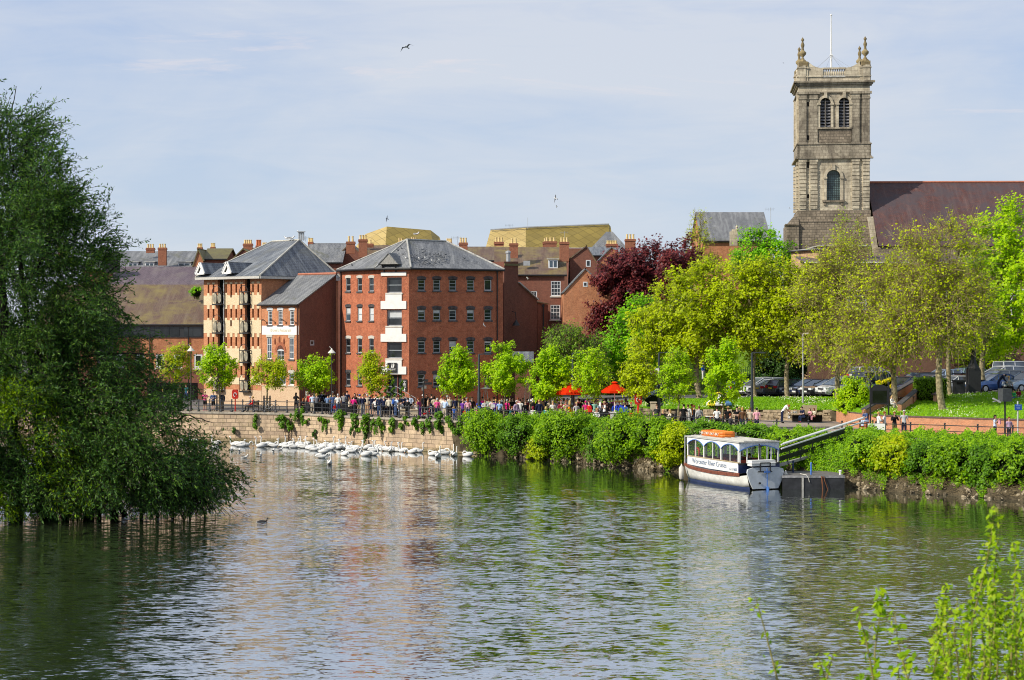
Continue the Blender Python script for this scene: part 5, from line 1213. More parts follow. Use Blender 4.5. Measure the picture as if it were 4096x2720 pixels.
ST_=[(712,3.0,700,1450,62,78,2100,L_ORANGE,'thin young yellow-green tree in front of the white arched windows'),(880,1.6,868,1462,76,94,4200,L_LIME,'young street tree in front of the banded apartment block corner'),(1068,1.6,1068,1488,80,72,3300,L_ORANGE,'young street tree with bronze-tinged leaves and guard, beside the bicycles'),(1268,6.0,1266,1494,82,70,4600,L_LIME,'round dense young tree against the dark side wall'),(1482,4.0,1488,1490,60,72,3200,L_ORANGE,'slim young tree left of the warehouse door bay'),(1835,5.0,1835,1488,74,92,5400,L_LIME,'young lime-green tree before the warehouse right-hand windows'),(2018,4.0,2018,1478,92,106,7200,L_LIME,'large bushy young tree covering the warehouse right corner'),(2200,4.0,2195,1500,86,100,6200,L_LIME,'round young tree before the darker broad tree'),(2378,4.0,2378,1490,78,96,4300,L_LIME,'young tree standing between the two red parasols'),(2552,3.5,2556,1502,76,90,2700,L_OLIVE,'thin olive young tree right of the red parasol'),(2718,3.0,2712,1505,70,108,3600,L_LIME,'narrow young tree behind the seated cream jacket'),(2893,3.0,2892,1482,76,132,4200,L_LIME,'tallest narrow young tree by the yellow and white parasol')]
for i,(px,off,cx,cy,rx,ry,nl,lm,lab)in enumerate(ST_):
 cx+=(4,-5,7,-3,5,-6,4,6,-6,5,-4,6)[i];nl=int(nl*(1.1,.9,.95,.85,1,.9,1,1.1,.85,1.1,.9,1)[i])
 b=rail_pt(px,off);d=b.y;s=PXM(d);ztop=ZW(cy+ry,d)
 ells=[(tuple(W(cx,cy+ry*.25,d)),(rx*1.06/s,rx/s*.9,ry*.74/s)),(tuple(W(cx+rnd.uniform(-8,8),cy-ry*.35,d)),(rx*.74/s,rx*.62/s,ry*.66/s))]
 t=tree('street_tree',lab,b,ells,max(.8,ztop-b.z+.15),.085,10,90,620,int(nl*1.6),(.17,.2,.16,.19)[i%4],lm,M_BARKY,20+i,group='young street trees along the promenade',clump=.28,twlen=.5,twr=.008,twig=M_TWIG,upw=.9,gaps=(.2,.12,.3,.15)[i%4])
 if i in(0,1,2,6,9,10,11):
  g=thing('tree_guard','black slatted trunk guard on the young tree, '+['thin one by the arched windows','one at the apartment corner','one beside the bicycles','','','','large one at the warehouse corner','','','olive one','narrow one','tallest one'][i],'tree guard',b,group='tree guards');m_=MB()
  for k in range(8):a=k*math.pi/4;p=b+Vector((math.cos(a)*.33,math.sin(a)*.33,0));m_.bar(p,p+Vector((0,0,1.45)),.05,.02)
  m_.build('slats',M_BLACK,g);m_=MB()
  for z in(.3,1.2):m_.tube([b+Vector((math.cos(a)*.34,math.sin(a)*.34,z))for a in[k*math.pi/6 for k in range(13)]],.018,4)
  m_.build('hoop',M_BLACK,g)
def ptree(lab,px,by,d,ells,th,tr,nl,leaf,seed,nlimb=22,nsub=260,ntw=2600,ls=.2,name='park_tree',base=None,**k):
 b=W(px,by,d)if base is None else base
 return tree(name,lab,b,[pe(*e,d_,*([e2]if e2 else[]))if False else pe(e[0],e[1],e[2],e[3],e[4]if len(e)>4 else d,e[5]if len(e)>5 else None)for e in ells for d_ in(0,)for e2 in(0,)],th,tr,nlimb,nsub,ntw,nl,ls,leaf,k.pop('bark',M_BARKY),seed,**k)
ptree('broad darker green tree rising behind the young trees near the left parasol',2290,1610,163,[(2285,1400,115,95),(2330,1450,110,90),(2220,1480,80,70)],2.0,.2,10500,L_MID,51,ls=.2)
ptree('copper beech with dark purple leaves beside the brick gables',2600,1600,178,[(2620,1070,175,120),(2510,1180,145,140),(2735,1045,90,85),(2540,1110,120,100),(2430,1310,90,100),(2640,1220,160,160)],4.0,.3,48000,L_PURPLE,52,name='copper_beech',ls=.28,nsub=420,ntw=3500,clump=.5,bark=M_BARKD)
ptree('vivid green maple in front of the copper beech',2520,1600,166,[(2500,1370,92,110),(2555,1290,85,110),(2470,1440,70,70),(2590,1400,90,110)],2.5,.25,10500,L_BRIGHT,53,name='maple_tree',ls=.27,clump=.45,nsub=200,ntw=1400)
ptree('olive-leaved lime tree with forked trunk nearest the maple',2797,1586,156,[(2720,1265,165,150),(2830,1205,120,150),(2620,1345,125,105),(2770,1340,160,115)],3.4,.24,34000,L_OLIVE,54,name='lime_tree',ls=.22,twlen=1.0,nsub=380,ntw=3400,gaps=.1,twig=M_TWIG)
ptree('lime tree with slim trunk behind the white parked car',3022,1596,155,[(2960,1200,130,160),(3040,1190,120,150),(2930,1330,110,90),(3040,1330,110,90)],3.6,.17,28000,L_OLIVE,55,name='lime_tree',ls=.22,twlen=1.0,nsub=320,ntw=3000,gaps=.12,twig=M_TWIG)
ptree('lime tree with straight grey trunk between the grey estate cars',3150,1600,154,[(3150,1200,115,150),(3200,1290,115,140),(3100,1340,110,90),(3230,1180,90,120)],4.0,.2,21000,L_OLIVE,56,name='lime_tree',ls=.21,twlen=1.0,nsub=300,ntw=3000,gaps=.2,twig=M_TWIG)
ptree('sparse brownish tree with pale swollen trunk foot beside the silver car',3350,1622,150,[(3290,1210,130,170),(3400,1220,140,190),(3350,1390,190,80),(3370,1070,100,130)],4.2,.2,12500,L_OLIVE,57,name='bare_branched_tree',ls=.18,twlen=1.3,nsub=400,ntw=4200,gaps=.35,twig=M_TWIG,twr=.014)
ptree('sparse leafed tree whose trunk stands left of the stairs and clipped hedge',3582,1625,138,[(3520,1240,165,200),(3620,1180,130,190),(3480,1400,165,90),(3590,1390,140,100)],5.0,.21,10500,L_OLIVE,58,name='bare_branched_tree',ls=.18,twlen=1.3,nsub=380,ntw=3800,gaps=.4,twig=M_TWIG,twr=.013)
ptree('tallest bare-branched tree with thick trunk on the daisy slope',3770,1645,134,[(3720,1080,170,200),(3820,1030,140,170),(3780,1250,210,170),(3630,1280,120,130)],5.6,.25,11500,L_OLIVE,59,name='bare_branched_tree',ls=.18,twlen=1.35,nsub=460,ntw=4600,gaps=.4,twig=M_TWIG,twr=.013,nlimb=28)
ptree('slimmer trunked tree with yellow lichen just behind the tallest one',3800,1590,146,[(3830,1300,90,130),(3790,1200,80,120)],6.0,.18,3000,L_OLIVE,60,name='bare_branched_tree',ls=.15,nsub=160,ntw=1500,gaps=.4,twig=M_TWIG)
ptree('bright yellow-green maple filling the upper right beside the church roof',3925,1500,150,[(4030,1000,160,180),(3920,1170,130,150),(4090,1180,190,210),(3950,1330,150,110),(4140,950,150,170)],3.0,.22,30000,L_YLIME,61,name='maple_tree',ls=.24,clump=.42,nsub=420,ntw=2600,nlimb=26,gaps=.05)
ptree('leafy green tree crown in front of the grey slate roofed house',3040,1300,188,[(3030,985,85,65),(3100,1010,75,60),(2985,1030,65,60),(3060,1060,120,60)],3.0,.25,8500,L_BRIGHT,62,ls=.26,clump=.45,nsub=180,ntw=1100)
ptree('feathery pale green larch left of the grey slate roof',2795,1250,193,[(2790,900,36,60),(2790,980,60,70),(2800,1060,80,60)],5.0,.16,2600,L_OLIVE,63,name='larch_tree',ls=.16,nsub=170,ntw=1500,twlen=.6,twig=M_TWIG)
ptree('thin pale spring tree standing before the tower base',3400,1450,165,[(3395,930,60,90),(3400,1050,80,90)],9.0,.14,1500,L_YLIME,64,name='spring_tree',ls=.16,nsub=130,ntw=1300,gaps=.3,twig=M_TWIG)
ptree('bushy tree with shrubby stems behind the parked cars near the lamp base',3930,1500,172,[(3920,1400,70,70),(3880,1440,60,50),(3980,1420,70,60)],1.0,.15,3600,L_YLIME,65,ls=.2)
def shrub(name,label,cx,cy,rx,ry,d,n,leaf,seed,group=None,ls=.18,dr=None,clump=.36,shell=.72,cat='shrub',core=True,stems=True):
 rs=np.random.RandomState(seed);s=PXM(d);c=W(cx,cy,d);R_=(rx/s,dr or rx/s*.7,ry/s);t=thing(name,label,cat,(c.x,c.y,c.z-R_[2]),group=group)
 P,N=blob_pts(n,c,R_,rs,shell,cl=clump,nclump=max(10,int(n/75)));V,F=leaf_quads(P,N,ls,.7,rs);mesh_np('foliage',V,F,leaf,t)
 if core:
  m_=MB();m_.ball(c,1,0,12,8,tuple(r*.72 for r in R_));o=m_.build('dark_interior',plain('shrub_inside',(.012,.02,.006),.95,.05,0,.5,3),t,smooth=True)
 if stems:
  m_=MB()
  for k in range(7):a=rnd.uniform(-1,1);m_.tube([(c.x+a*R_[0]*.3,c.y,c.z-R_[2]*1.05),(c.x+a*R_[0]*.7,c.y-R_[1]*.4,c.z),(c.x+a*R_[0]*.9,c.y-R_[1]*.2,c.z+R_[2]*.6)],[.04,.025,.01],4)
  m_.build('stem',M_BARK,t)
 return t
G='bushes overhanging the river bank'
BB=[(1958,1728,92,84,'bright bush where the quay wall ends'),(2080,1738,82,72,'darker green bush next to the one at the end of the quay wall',),(2265,1742,112,98,'tall rounded bank bush below the orange robed figure'),(2160,1790,70,45,'low yellowish bush hanging over the stones at the water'),(2400,1770,62,72,'dark narrow bush between two rounded bank bushes'),(2500,1755,112,94,'big leafy bank bush below the right red parasol'),(2610,1745,80,80,'bank bush reaching up to the railing left of the boat'),(2690,1780,72,78,'brownish scrub bush beside the bow of the boat'),(2840,1738,100,50,'low mounded bush behind the boat roof raft'),(3010,1750,100,55,'dark ivy mound behind the boat stern'),(3150,1785,80,60,'bright mound under the gangway handrails'),(3450,1800,70,75,'rounded bush right of the gangway foot'),(3560,1830,90,85,'large yellow-green bank bush beyond the pontoon'),(3690,1860,85,80,'dark green bank bush in the middle of the lower bank'),(3810,1850,95,95,'tall pale green bank bush below the brick wall'),(3930,1880,85,90,'mid green bank bush under the floodlight post'),(4060,1870,90,100,'leafy bank bush at the frame edge under the blue sign')]
for i,(cx,cy,rx,ry,lab)in enumerate(BB):
 shrub('bank_bush',lab,cx,cy,rx,ry,bd(cx)+(.9 if i<8 else 3.6 if i<11 else 2.6)-(.5 if ry<48 else 0),int(rx*ry*(1.15 if i<8 else .8)),(L_BUSH,L_WALLP,L_BUSH,L_ORANGE,L_WALLP,L_BUSH,L_BUSH,L_OLIVE,L_WALLP,L_WALLP,L_BUSH,L_BUSH,L_ORANGE,L_WALLP,L_BUSH,L_WALLP,L_BUSH)[i],70+i,group=G,ls=.17,dr=2.0,clump=.3)
SH=[('dark_evergreen_bush','near-black evergreen bush behind the white car',3090,1455,95,70,174,3600,L_DARK),('dark_evergreen_bush','second dark evergreen mass right of the straight grey trunk',3185,1440,70,80,176,2600,L_DARK),('hill_shrub','green shrub on the lawn behind the leftmost lamp of the park',2680,1490,90,70,176,3000,L_MID),('hill_shrub','green shrub behind the red parasols',2440,1500,110,80,176,3400,L_DARK),('hill_shrub','mid green bush between forked lime trunk and maple',2560,1440,110,90,180,3400,L_MID),('hill_shrub','bush beneath the lime trees above the lawn',2860,1420,100,55,182,2600,L_MID),('hill_shrub','bush half way up the park hill under the copper beech',2700,1390,130,80,184,3600,L_DARK),('hill_shrub','shrub under the bare trees behind the silver cars',3290,1440,90,60,182,2600,L_MID),('hill_shrub','bright shrub behind the dark range of cars by the stairs',3450,1460,90,55,182,2700,L_BUSH),('hill_shrub','deep green hedge bush behind the dark blue hatchback',3590,1455,95,70,183,3200,L_MID),('hill_shrub','bright green hedge bush behind the red car',3740,1440,95,85,184,3400,L_BUSH),('hill_shrub','rounded green bush behind the litter bin',3850,1455,80,75,182,2800,L_BRIGHT),('hill_shrub','leafy bush left of the white off-road vehicle',3985,1440,90,80,184,3200,L_BUSH),('hill_shrub','bush behind the white off-road vehicle roof',4110,1430,90,80,185,2800,L_BUSH),('laurel_bush','glossy yellow-green laurel bush left of the notice board',3425,1583,72,62,143,5200,L_YLIME),('laurel_bush','lower half of the laurel mass spilling down to the brick wall',3400,1625,52,32,141,2200,L_LIME),('flowering_bush','small bush covered in yellow flowers behind the notice board',3545,1530,34,22,147,900,'Y'),('glaucous_shrub','blue-grey shrub in the stone planter near the red lifebuoy post',2615,1595,52,34,147,1500,'B'),('glaucous_shrub','small spiky blue-grey plant left of the dark lamp column',2640,1565,28,30,147,700,'B')]
L_FLY=leafmat('leaf_flowering',[(.1,.2,.01),(.3,.35,.01),(.75,.6,.02),(.8,.68,.03)],.3,big=2);L_BLU=leafmat('leaf_glaucous',[(.04,.06,.07),(.1,.14,.15),(.2,.26,.27)],.2)
for i,(nm,lab,cx,cy,rx,ry,d,n,lm)in enumerate(SH):
 shrub(nm,lab,cx,cy,rx,ry,d,n,{'Y':L_FLY,'B':L_BLU}.get(lm,lm)if isinstance(lm,str)else lm,100+i,ls=.22 if d>160 else .15,stems=d<160,group='shrubs on the park hill' if nm=='hill_shrub' else None)
shrub('wall_bush','small bright bush on the roof terrace beside the rear sash window',786,1172,26,22,192,500,L_BRIGHT,131,ls=.16)
def hedge(label,px0,px1,y0,y1,d,dep,n,leaf,seed):
 rs=np.random.RandomState(seed);a,b=W(px0,y1,d),W(px1,y0,d);t=thing('clipped_hedge',label,'hedge',((a.x+b.x)/2,d,a.z));k=rs.randint(0,3,n);P=np.zeros((n,3));u=rs.rand(n,3)
 P[:,0]=a.x+(b.x-a.x)*u[:,0];P[:,1]=d+dep*u[:,1];P[:,2]=a.z+(b.z-a.z)*u[:,2];P[k==0,1]=d;P[k==1,2]=b.z;P[(k==2),0]=np.where(u[k==2,0]<.5,a.x,b.x)
 N=np.zeros((n,3));N[k==0,1]=-1;N[k==1,2]=1;N[:,0]+=.3;P+=rs.normal(0,.06,P.shape);V,F=leaf_quads(P,N,.12,.7,rs);mesh_np('foliage',V,F,leaf,t)
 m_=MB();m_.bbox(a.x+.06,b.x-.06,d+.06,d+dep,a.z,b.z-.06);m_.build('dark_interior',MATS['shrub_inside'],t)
hedge('square clipped dark green hedge block right of the curved wall',3678,3788,1517,1592,142,2.2,2600,L_MID,140)
hedge('dark hedge line behind the cars above the green railings',2850,3240,1500,1524,181,1.2,2400,L_DARK,141)
rs=np.random.RandomState(9);n=170000
PX=1850+rs.rand(n)**.85*3000;Tt=rs.rand(n);DB=np.interp(PX,[a for a,b in BT],[b for a,b in BT]);DQ=np.interp(PX,[a for a,b in QT],[b for a,b in QT])
lump=.5+.5*np.sin(PX*.019+1)*np.sin(PX*.047+Tt*5)+.25*np.sin(PX*.13+Tt*9)+rs.normal(0,.12,n)
gap=np.exp(-((PX-3335)/70)**2)*.7
H_=(.35+.75*lump)*np.clip((Tt-.02)*4,0,1)*np.clip((1.12-Tt)*2.6,.45,1)*(1-gap*.7)+.28*(Tt>.75)
z=(ZP-.1)*np.sin(Tt*math.pi/2)**.75+H_*(.35+.65*rs.rand(n)**.5);Dd=DB+(DQ-DB)*(Tt*.97+.0)-.35*H_
keep=(Tt>.08+.06*np.sin(PX*.03)+.04*np.sin(PX*.11));P=np.stack([(PX-CX)*Dd/FPX,Dd,z],1)[keep];N=np.zeros_like(P);N[:,1]=-.5;N[:,2]=.6;N[:,0]=-.1
P+=rs.normal(0,.05,P.shape);V,F=leaf_quads(P,N,.135,.5,rs);L_BANK=leafmat('leaf_bank',[(.03,.08,.003),(.11,.25,.006),(.24,.45,.01),(.42,.6,.03)],.42,big=.75)
o=mesh_np('ground_cover',V,F,L_BANK);tag(o,'dense leafy green undergrowth covering the sloping river bank','undergrowth',kind='stuff')
def lines_stuff(name,label,cat,rngs,n,mat,seed,r=.012,L=(.4,1.3)):
 rs=np.random.RandomState(seed);a=[];b=[]
 for k in range(n):
  x0,x1=rngs[rs.randint(len(rngs))];px=rs.uniform(x0,x1);t=rs.uniform(0,.22);p=np.array(bank(px,t));q=p+np.array([rs.normal(0,.5),-rs.uniform(.1,.6),rs.normal(.15,.35)])*rs.uniform(*L);p[2]+=.1
  q[2]=max(q[2],.03);a.append(p);b.append(q)
 V,F=tubes_np(a,b,np.full(n,r),np.full(n,r*.5),3);o=mesh_np(name,V,F,mat);tag(o,label,cat,kind='stuff')
lines_stuff('dead_stems','tangle of dry pale stems along the foot of the river bank','dead stems',[(2020,2700),(3380,4300)],2600,plain('dry_stem',(.30,.23,.13),.9,.1,0,.3),31)
rs=np.random.RandomState(11);m_=MB()
for k in range(420):
 px=rs.uniform(*((2040,2680),(2040,2680),(3370,4300))[rs.randint(3)]);t=rs.uniform(-.01,.16);p=bank(px,max(0,t));r=rs.uniform(.05,.2)*(1.3 if rs.rand()<.15 else 1);p.z=max(p.z*.8,0)+r*.05;p.y-=.15
 M_=Euler((rs.uniform(0,3),rs.uniform(0,3),rs.uniform(0,3))).to_matrix();m_.ball(p,r,0,5,3,(1.2,.9,.6),M_)
o=m_.build('rubble',plain('rubble_stone',(.34,.28,.19),.95,.1,0,.6,2.2,.6));tag(o,'broken pale stones lying along the water edge of the bank','rubble',kind='stuff')
rs=np.random.RandomState(12);n=26000;PX=2300+rs.rand(n)*2200;T=rs.rand(n);P=np.array([tuple(slope_pt(a,b))for a,b in zip(PX,T)]);P[:,2]+=.06;N=np.zeros_like(P);N[:,1]=-.8;N[:,2]=.5
V,F=leaf_quads(P,N,.2,.3,rs,-1.0);o=mesh_np('grass',V,F,leafmat('leaf_grass',[(.06,.15,.004),(.18,.38,.01),(.32,.52,.02)],.4,big=.4));tag(o,'rough spring grass covering the park slope','grass',kind='stuff')
sel=(np.sin(PX*.02)+np.sin(PX*.007+T*6)+rs.normal(0,.6,n))>.7;sel&=rs.rand(n)<.28;P2=P[sel];P2[:,2]+=.1;N2=np.zeros_like(P2);N2[:,2]=.7;N2[:,1]=-.5;V,F=leaf_quads(P2,N2,.055,.9,rs)
o=mesh_np('daisies',V,F,leafmat('petal',[(.75,.72,.6),(.8,.78,.7),(.75,.62,.1)],.1,big=.3));tag(o,'white daisies and yellow dandelions scattered through the slope grass','flowers',kind='stuff')
rs=np.random.RandomState(21);DW=98.0;wt=thing('willow_tree','huge dark willow leaning over the river from several drowned trunks','tree',(XW(150,DW),DW,0));s=PXM(DW)
WE=[(-40,560,190,90,0),(70,650,180,130,0),(30,820,270,180,0),(210,780,140,120,.3),(330,1040,100,60,0),(760,1925,150,60,0),(60,1960,280,100,0),(320,1940,260,80,0),(620,1640,120,80,0),(60,1000,300,180,0),(240,980,160,110,.2),(70,1250,350,200,0),(320,1210,130,100,.5),(100,1500,420,200,0),(390,1480,150,120,.3),(160,1740,560,180,0),(560,1760,210,130,.2),(720,1850,160,95,.2),(560,1900,290,90,0),(100,1900,330,120,0),(-300,1200,300,500,0),(-350,1700,350,350,0)]
C=np.array([tuple(W(e[0],e[1],DW+(i%3-1)*1.2))for i,e in enumerate(WE)]);Rr=np.array([(e[2]/s,3.0,e[3]/s)for e in WE]);wts=Rr[:,0]*Rr[:,2];wts[-2:]*=.5;wts/=wts.sum()
ns=21000;i=rs.choice(len(WE),ns,p=wts);nc=620;ic=rs.choice(len(WE),nc,p=wts);dc=rs.normal(0,1,(nc,3));dc/=np.linalg.norm(dc,axis=1)[:,None];CC=C[ic]+dc*Rr[ic]*(rs.rand(nc)**.4)[:,None]*(1+.09*rs.normal(0,1,nc))[:,None];j=rs.randint(0,nc,ns);d=dc[j]+rs.normal(0,.3,(ns,3));d/=np.linalg.norm(d,axis=1)[:,None];P=CC[j]+rs.normal(0,.42,(ns,3))+dc[j]*(rs.rand(ns)**2*1.1)[:,None]
P[:,2]=np.maximum(P[:,2],np.where(P[:,0]<XW(330,DW),.4,.75)+rs.rand(ns)*.8)
low=P[:,2]<3.0
dirv=d*.55+np.array([.45,-.15,-.05])+rs.normal(0,.45,(ns,3));dirv[:,2]-=np.clip((9-P[:,2])/9,0,1)*.75;dirv[:,2]+=np.clip((P[:,2]-11)/8,0,1)*.5;dirv/=np.linalg.norm(dirv,axis=1)[:,None]
Ls=.5+1.2*rs.rand(ns)**1.4;Pm=P+dirv*Ls[:,None]*.5;d2=dirv+np.array([0,0,-.35]);Pe=Pm+d2/np.linalg.norm(d2,axis=1)[:,None]*Ls[:,None]*.5;Pe[:,2]=np.maximum(Pe[:,2],.25)
V3,F3=tubes_np(np.concatenate([P,Pm]),np.concatenate([Pm,Pe]),np.full(2*ns,.013),np.concatenate([np.full(ns,.011),np.full(ns,.005)]),3);mesh_np('twigs',V3,F3,M_BARKD,wt)
nl=13;k=np.repeat(np.arange(ns),nl);w=np.tile(np.linspace(.1,1,nl),ns)+rs.normal(0,.03,ns*nl);Q=np.where((w<.5)[:,None],P[k]+(Pm[k]-P[k])*(w*2)[:,None],Pm[k]+(Pe[k]-Pm[k])*np.clip(w*2-1,0,1.1)[:,None])
al=dirv[k]*.7+rs.normal(0,.6,Q.shape)+np.array([0,0,-.15]);al/=np.linalg.norm(al,axis=1)[:,None];nn=rs.normal(0,1,Q.shape);nn-=al*(al*nn).sum(1)[:,None];nn/=np.linalg.norm(nn,axis=1)[:,None];sz=(.15+.13*rs.rand(len(Q)))[:,None]
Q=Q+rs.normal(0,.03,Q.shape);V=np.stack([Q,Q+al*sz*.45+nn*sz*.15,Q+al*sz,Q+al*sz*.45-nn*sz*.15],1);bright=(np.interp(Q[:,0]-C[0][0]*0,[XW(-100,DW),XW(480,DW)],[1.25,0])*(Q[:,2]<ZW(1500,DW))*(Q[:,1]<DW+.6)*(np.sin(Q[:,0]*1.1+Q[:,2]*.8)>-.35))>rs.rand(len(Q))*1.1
for nm,sel,lm in(('crown',~bright,L_WILLOW),('bright_leaves',bright,L_WILLOWB)):v=V[sel].reshape(-1,3);mesh_np(nm,v,np.arange(len(v)).reshape(-1,4),lm,wt)  # leaves low on the left front get a yellower, brighter green
S0,S1,A0,A1=[],[],[],[]
def wp(pts,r0,r1,n=8):
 pts=[np.array(tuple(W(x,y,DW+dy)))for x,y,dy in pts]
 for q in pts:q[2]=max(q[2],-1.5)
 if len(pts)==3:pth=curve(pts[0],pts[1],pts[2],n)
 else:pth=np.array(pts)
 pth[1:-1]+=rs.normal(0,.05,pth[1:-1].shape);a,b,c_,d_=path_segs(pth,r0,r1);S0.extend(a);S1.extend(b);A0.extend(c_);A1.extend(d_)
for p,r0 in(([(365,2110,1),(330,1850,0),(150,1400,-1)],.34),([(200,2110,2),(160,1700,1),(60,900,0)],.42),([(465,2110,-.5),(460,2000,0),(330,1650,0)],.27),([(520,2110,.5),(450,1950,.5),(240,1600,0)],.18),([(270,2110,0),(240,1900,0),(100,1500,1)],.24),([(400,2090,1.5),(385,1900,.5),(470,1500,0)],.16),([(570,2100,.3),(540,1950,.6),(640,1750,0)],.12),([(640,2085,.5),(600,1960,.3),(480,1780,0)],.11),([(700,2080,1),(650,1950,.3),(560,1800,0)],.09),([(760,2060,.5),(745,1960,.3),(690,1850,0)],.06),([(830,2080,.5),(790,1990,.3),(720,1870,0)],.06),([(60,2110,1),(60,1700,0),(-30,700,0)],.45),([(120,1500,0),(260,1250,0),(470,1060,0)],.14),([(100,1200,0),(190,900,0),(350,720,0)],.12),([(50,900,0),(110,650,0),(130,430,0)],.1),([(300,1650,0),(520,1600,0),(700,1690,0)],.13),([(300,1750,0),(600,1780,0),(880,1900,0)],.14),([(250,1450,0),(420,1400,0),(620,1420,-.5)],.1),([(700,1690,0),(745,1640,0),(850,1690,0)],.05),([(200,1800,0),(450,1900,-.5),(760,1950,-1)],.12),([(50,700,0),(20,560,0),(65,345,0)],.06)):
 wp(p,r0,max(.02,r0*.25))
wp([(262,2062,2),(520,2066,1.5),(800,2072,1)],.1,.05)
for k in range(260):
 x=rs.uniform(20,900);y0=rs.uniform(1930,2040);dx=rs.normal(0,55);wp([(x,y0,rs.uniform(-2,1)),(x+dx*.5,(y0+2070)/2+rs.uniform(-20,15),0),(x+dx,rs.uniform(2045,2085),rs.uniform(-1.5,.5))],.013,.006,3)
nb_=95
for k in range(nb_):
 x=rs.uniform(560,860)if k<75 else rs.uniform(100,620);y0=rs.uniform(1880,1990);sx_=rs.normal(10,60);wp([(x-rs.uniform(10,80),y0,rs.uniform(-1,1)),(x+rs.uniform(-15,15),2000,0),(x+sx_,rs.uniform(2045,2092),rs.uniform(-.5,.5))],rs.uniform(.014,.034),.008,4)
V,F=tubes_np(S0,S1,A0,A1,7);mesh_np('trunk',V,F,M_BARKD,wt,smooth=True)
def sapling(label,stems,seed,nleaf=46,ls=.07,D0=14.0):
 rs=np.random.RandomState(seed);b=W(stems[0][-1][0],3500,D0);b.z=6.0;t=thing('sapling',label,'sapling',b,group='saplings growing on the near bank');S0,S1,A0,A1,LP,LN=[],[],[],[],[],[]
 for st in stems:
  d=D0+rs.uniform(-.8,.8);pts=[np.array(tuple(W(x,y,d)))for x,y in st];root=pts[-1].copy();root[2]=6.0;root[0]+=(pts[-1][0]-pts[0][0])*.4;pts.append(root)
  r=np.linspace(.003,.011,len(pts));seg=sum(np.linalg.norm(pts[i+1]-pts[i])for i in range(len(st)-1))
  for i in range(len(pts)-1):S0.append(pts[i]);S1.append(pts[i+1]);A0.append(r[i]);A1.append(r[i+1])
  n=int(nleaf*seg/.9)
  for k in range(n):
   i=rs.randint(0,len(pts)-2)if rs.rand()<.88 else 0;u=rs.rand();p=pts[i]+(pts[i+1]-pts[i])*u;off=rs.normal(0,1,3);off/=np.linalg.norm(off);q=p+off*rs.uniform(.02,.07);LP.append(q);LN.append(off+np.array([0,-.4,.6]))
   if rs.rand()<.3:S0.append(p);S1.append(q);A0.append(.0025);A1.append(.0015)
 V,F=tubes_np(S0,S1,A0,A1,5);mesh_np('stem',V,F,plain('sapling_stem',(.26,.22,.08),.8,.2,0,.3),t)
 V,F=leaf_quads(np.array(LP),np.array(LN),ls,.5,rs);mesh_np('foliage',V,F,L_SAP,t)
sapling('lone thin sapling shoot standing apart over the water',[[(3022,2385),(3040,2450),(3070,2560),(3100,2680),(3120,2760)]],1,38,.055)
sapling('short leafy sapling tips between the lone shoot and the tall fork',[[(3340,2605),(3320,2660),(3300,2740)],[(3270,2625),(3290,2680),(3310,2760)]],2,60,.055)
sapling('forked sapling with three leafy upright shoots',[[(3530,2350),(3520,2460),(3500,2600),(3495,2760)],[(3430,2440),(3460,2540),(3480,2640),(3500,2760)],[(3580,2450),(3590,2560),(3610,2640),(3640,2760)]],3,52)
sapling('low bushy sapling sprays along the bottom beside the tall clump',[[(3650,2620),(3640,2680),(3620,2780)],[(3590,2650),(3600,2760)],[(3720,2650),(3760,2720),(3800,2800)],[(3440,2690),(3450,2780)]],4,80)
R_=random.Random(5);sts=[[(3980,2030),(3960,2180),(3930,2320),(3890,2480),(3870,2760)],[(3990,2160),(3975,2320),(3960,2500),(3940,2760)],[(4065,2170),(4060,2330),(4050,2520),(4040,2760)],[(3910,2280),(3890,2400),(3880,2560),(3860,2760)],[(3830,2400),(3815,2520),(3830,2640),(3840,2760)]]
for k in range(34):x=R_.uniform(3740,4130);y=R_.uniform(2340,2640);sts.append([(x,y),(x-R_.uniform(-20,25),y+90),(x-R_.uniform(-20,40),y+230),(x-R_.uniform(0,50),2800)])
sapling('tall dense clump of leafy saplings filling the lower corner',sts,5,96,.052)
cam.dof.use_dof=True;cam.dof.focus_distance=140;cam.dof.aperture_fstop=4.5
BO=Vector((XW(2957,114),114.0,0));BR=R(22)
boat=thing('trip_boat','white river trip boat with arched blue-edged canopy moored at the pontoon','boat',BO,BR)
L2=lambda x,y,z:(x,y,z)
M_HULL=plain('hull_white',(.80,.79,.74),.35,.5,0,.14,2.5);M_TRANS=plain('transom_grey',(.60,.64,.68),.4,.4,0,.1,2);M_NAVY=plain('hull_navy',(.02,.035,.11),.4,.4)  # bluish shade on the stern is put into the transom colour
M_WOOD=plain('rubbing_strake',(.22,.07,.04),.5,.3,0,.3,5);M_ROOFB=plain('boat_roof',(.50,.49,.45),.7,.3,0,.15,1.5);M_BLUE=plain('paint_blue',(.08,.20,.55),.4,.4)
secs=[]
for y,hw,hb,zt in((-.75,1.28,1.0,1.12),(-.2,1.5,1.25,1.02),(1,1.62,1.42,.98),(3,1.7,1.5,.96),(5,1.7,1.48,1.0),(6.6,1.6,1.3,1.08),(7.6,1.35,.95,1.2),(8.4,.9,.5,1.32),(8.9,.35,.12,1.42),(9.05,.05,.02,1.46)):
 secs.append((y,hw,hb,zt))
def hullmesh(z_of,name,mat,parent,w_of):
 m_=MB();xc=1.42;V=[]
 for sc in secs:
  zz=z_of(sc);ww=w_of(sc);row=[(xc-ww[i],sc[0],zz[i])for i in range(len(zz))]+[(xc+ww[i],sc[0],zz[i])for i in range(len(zz)-1,-1,-1)];V.append(row)
 n=len(V[0]);vs=[p for r_ in V for p in r_];fs=[(i*n+j,i*n+j+1,(i+1)*n+j+1,(i+1)*n+j)for i in range(len(V)-1)for j in range(n-1)];m_.add(vs,fs)
 return m_.build(name,mat,parent,world=False,smooth=True)
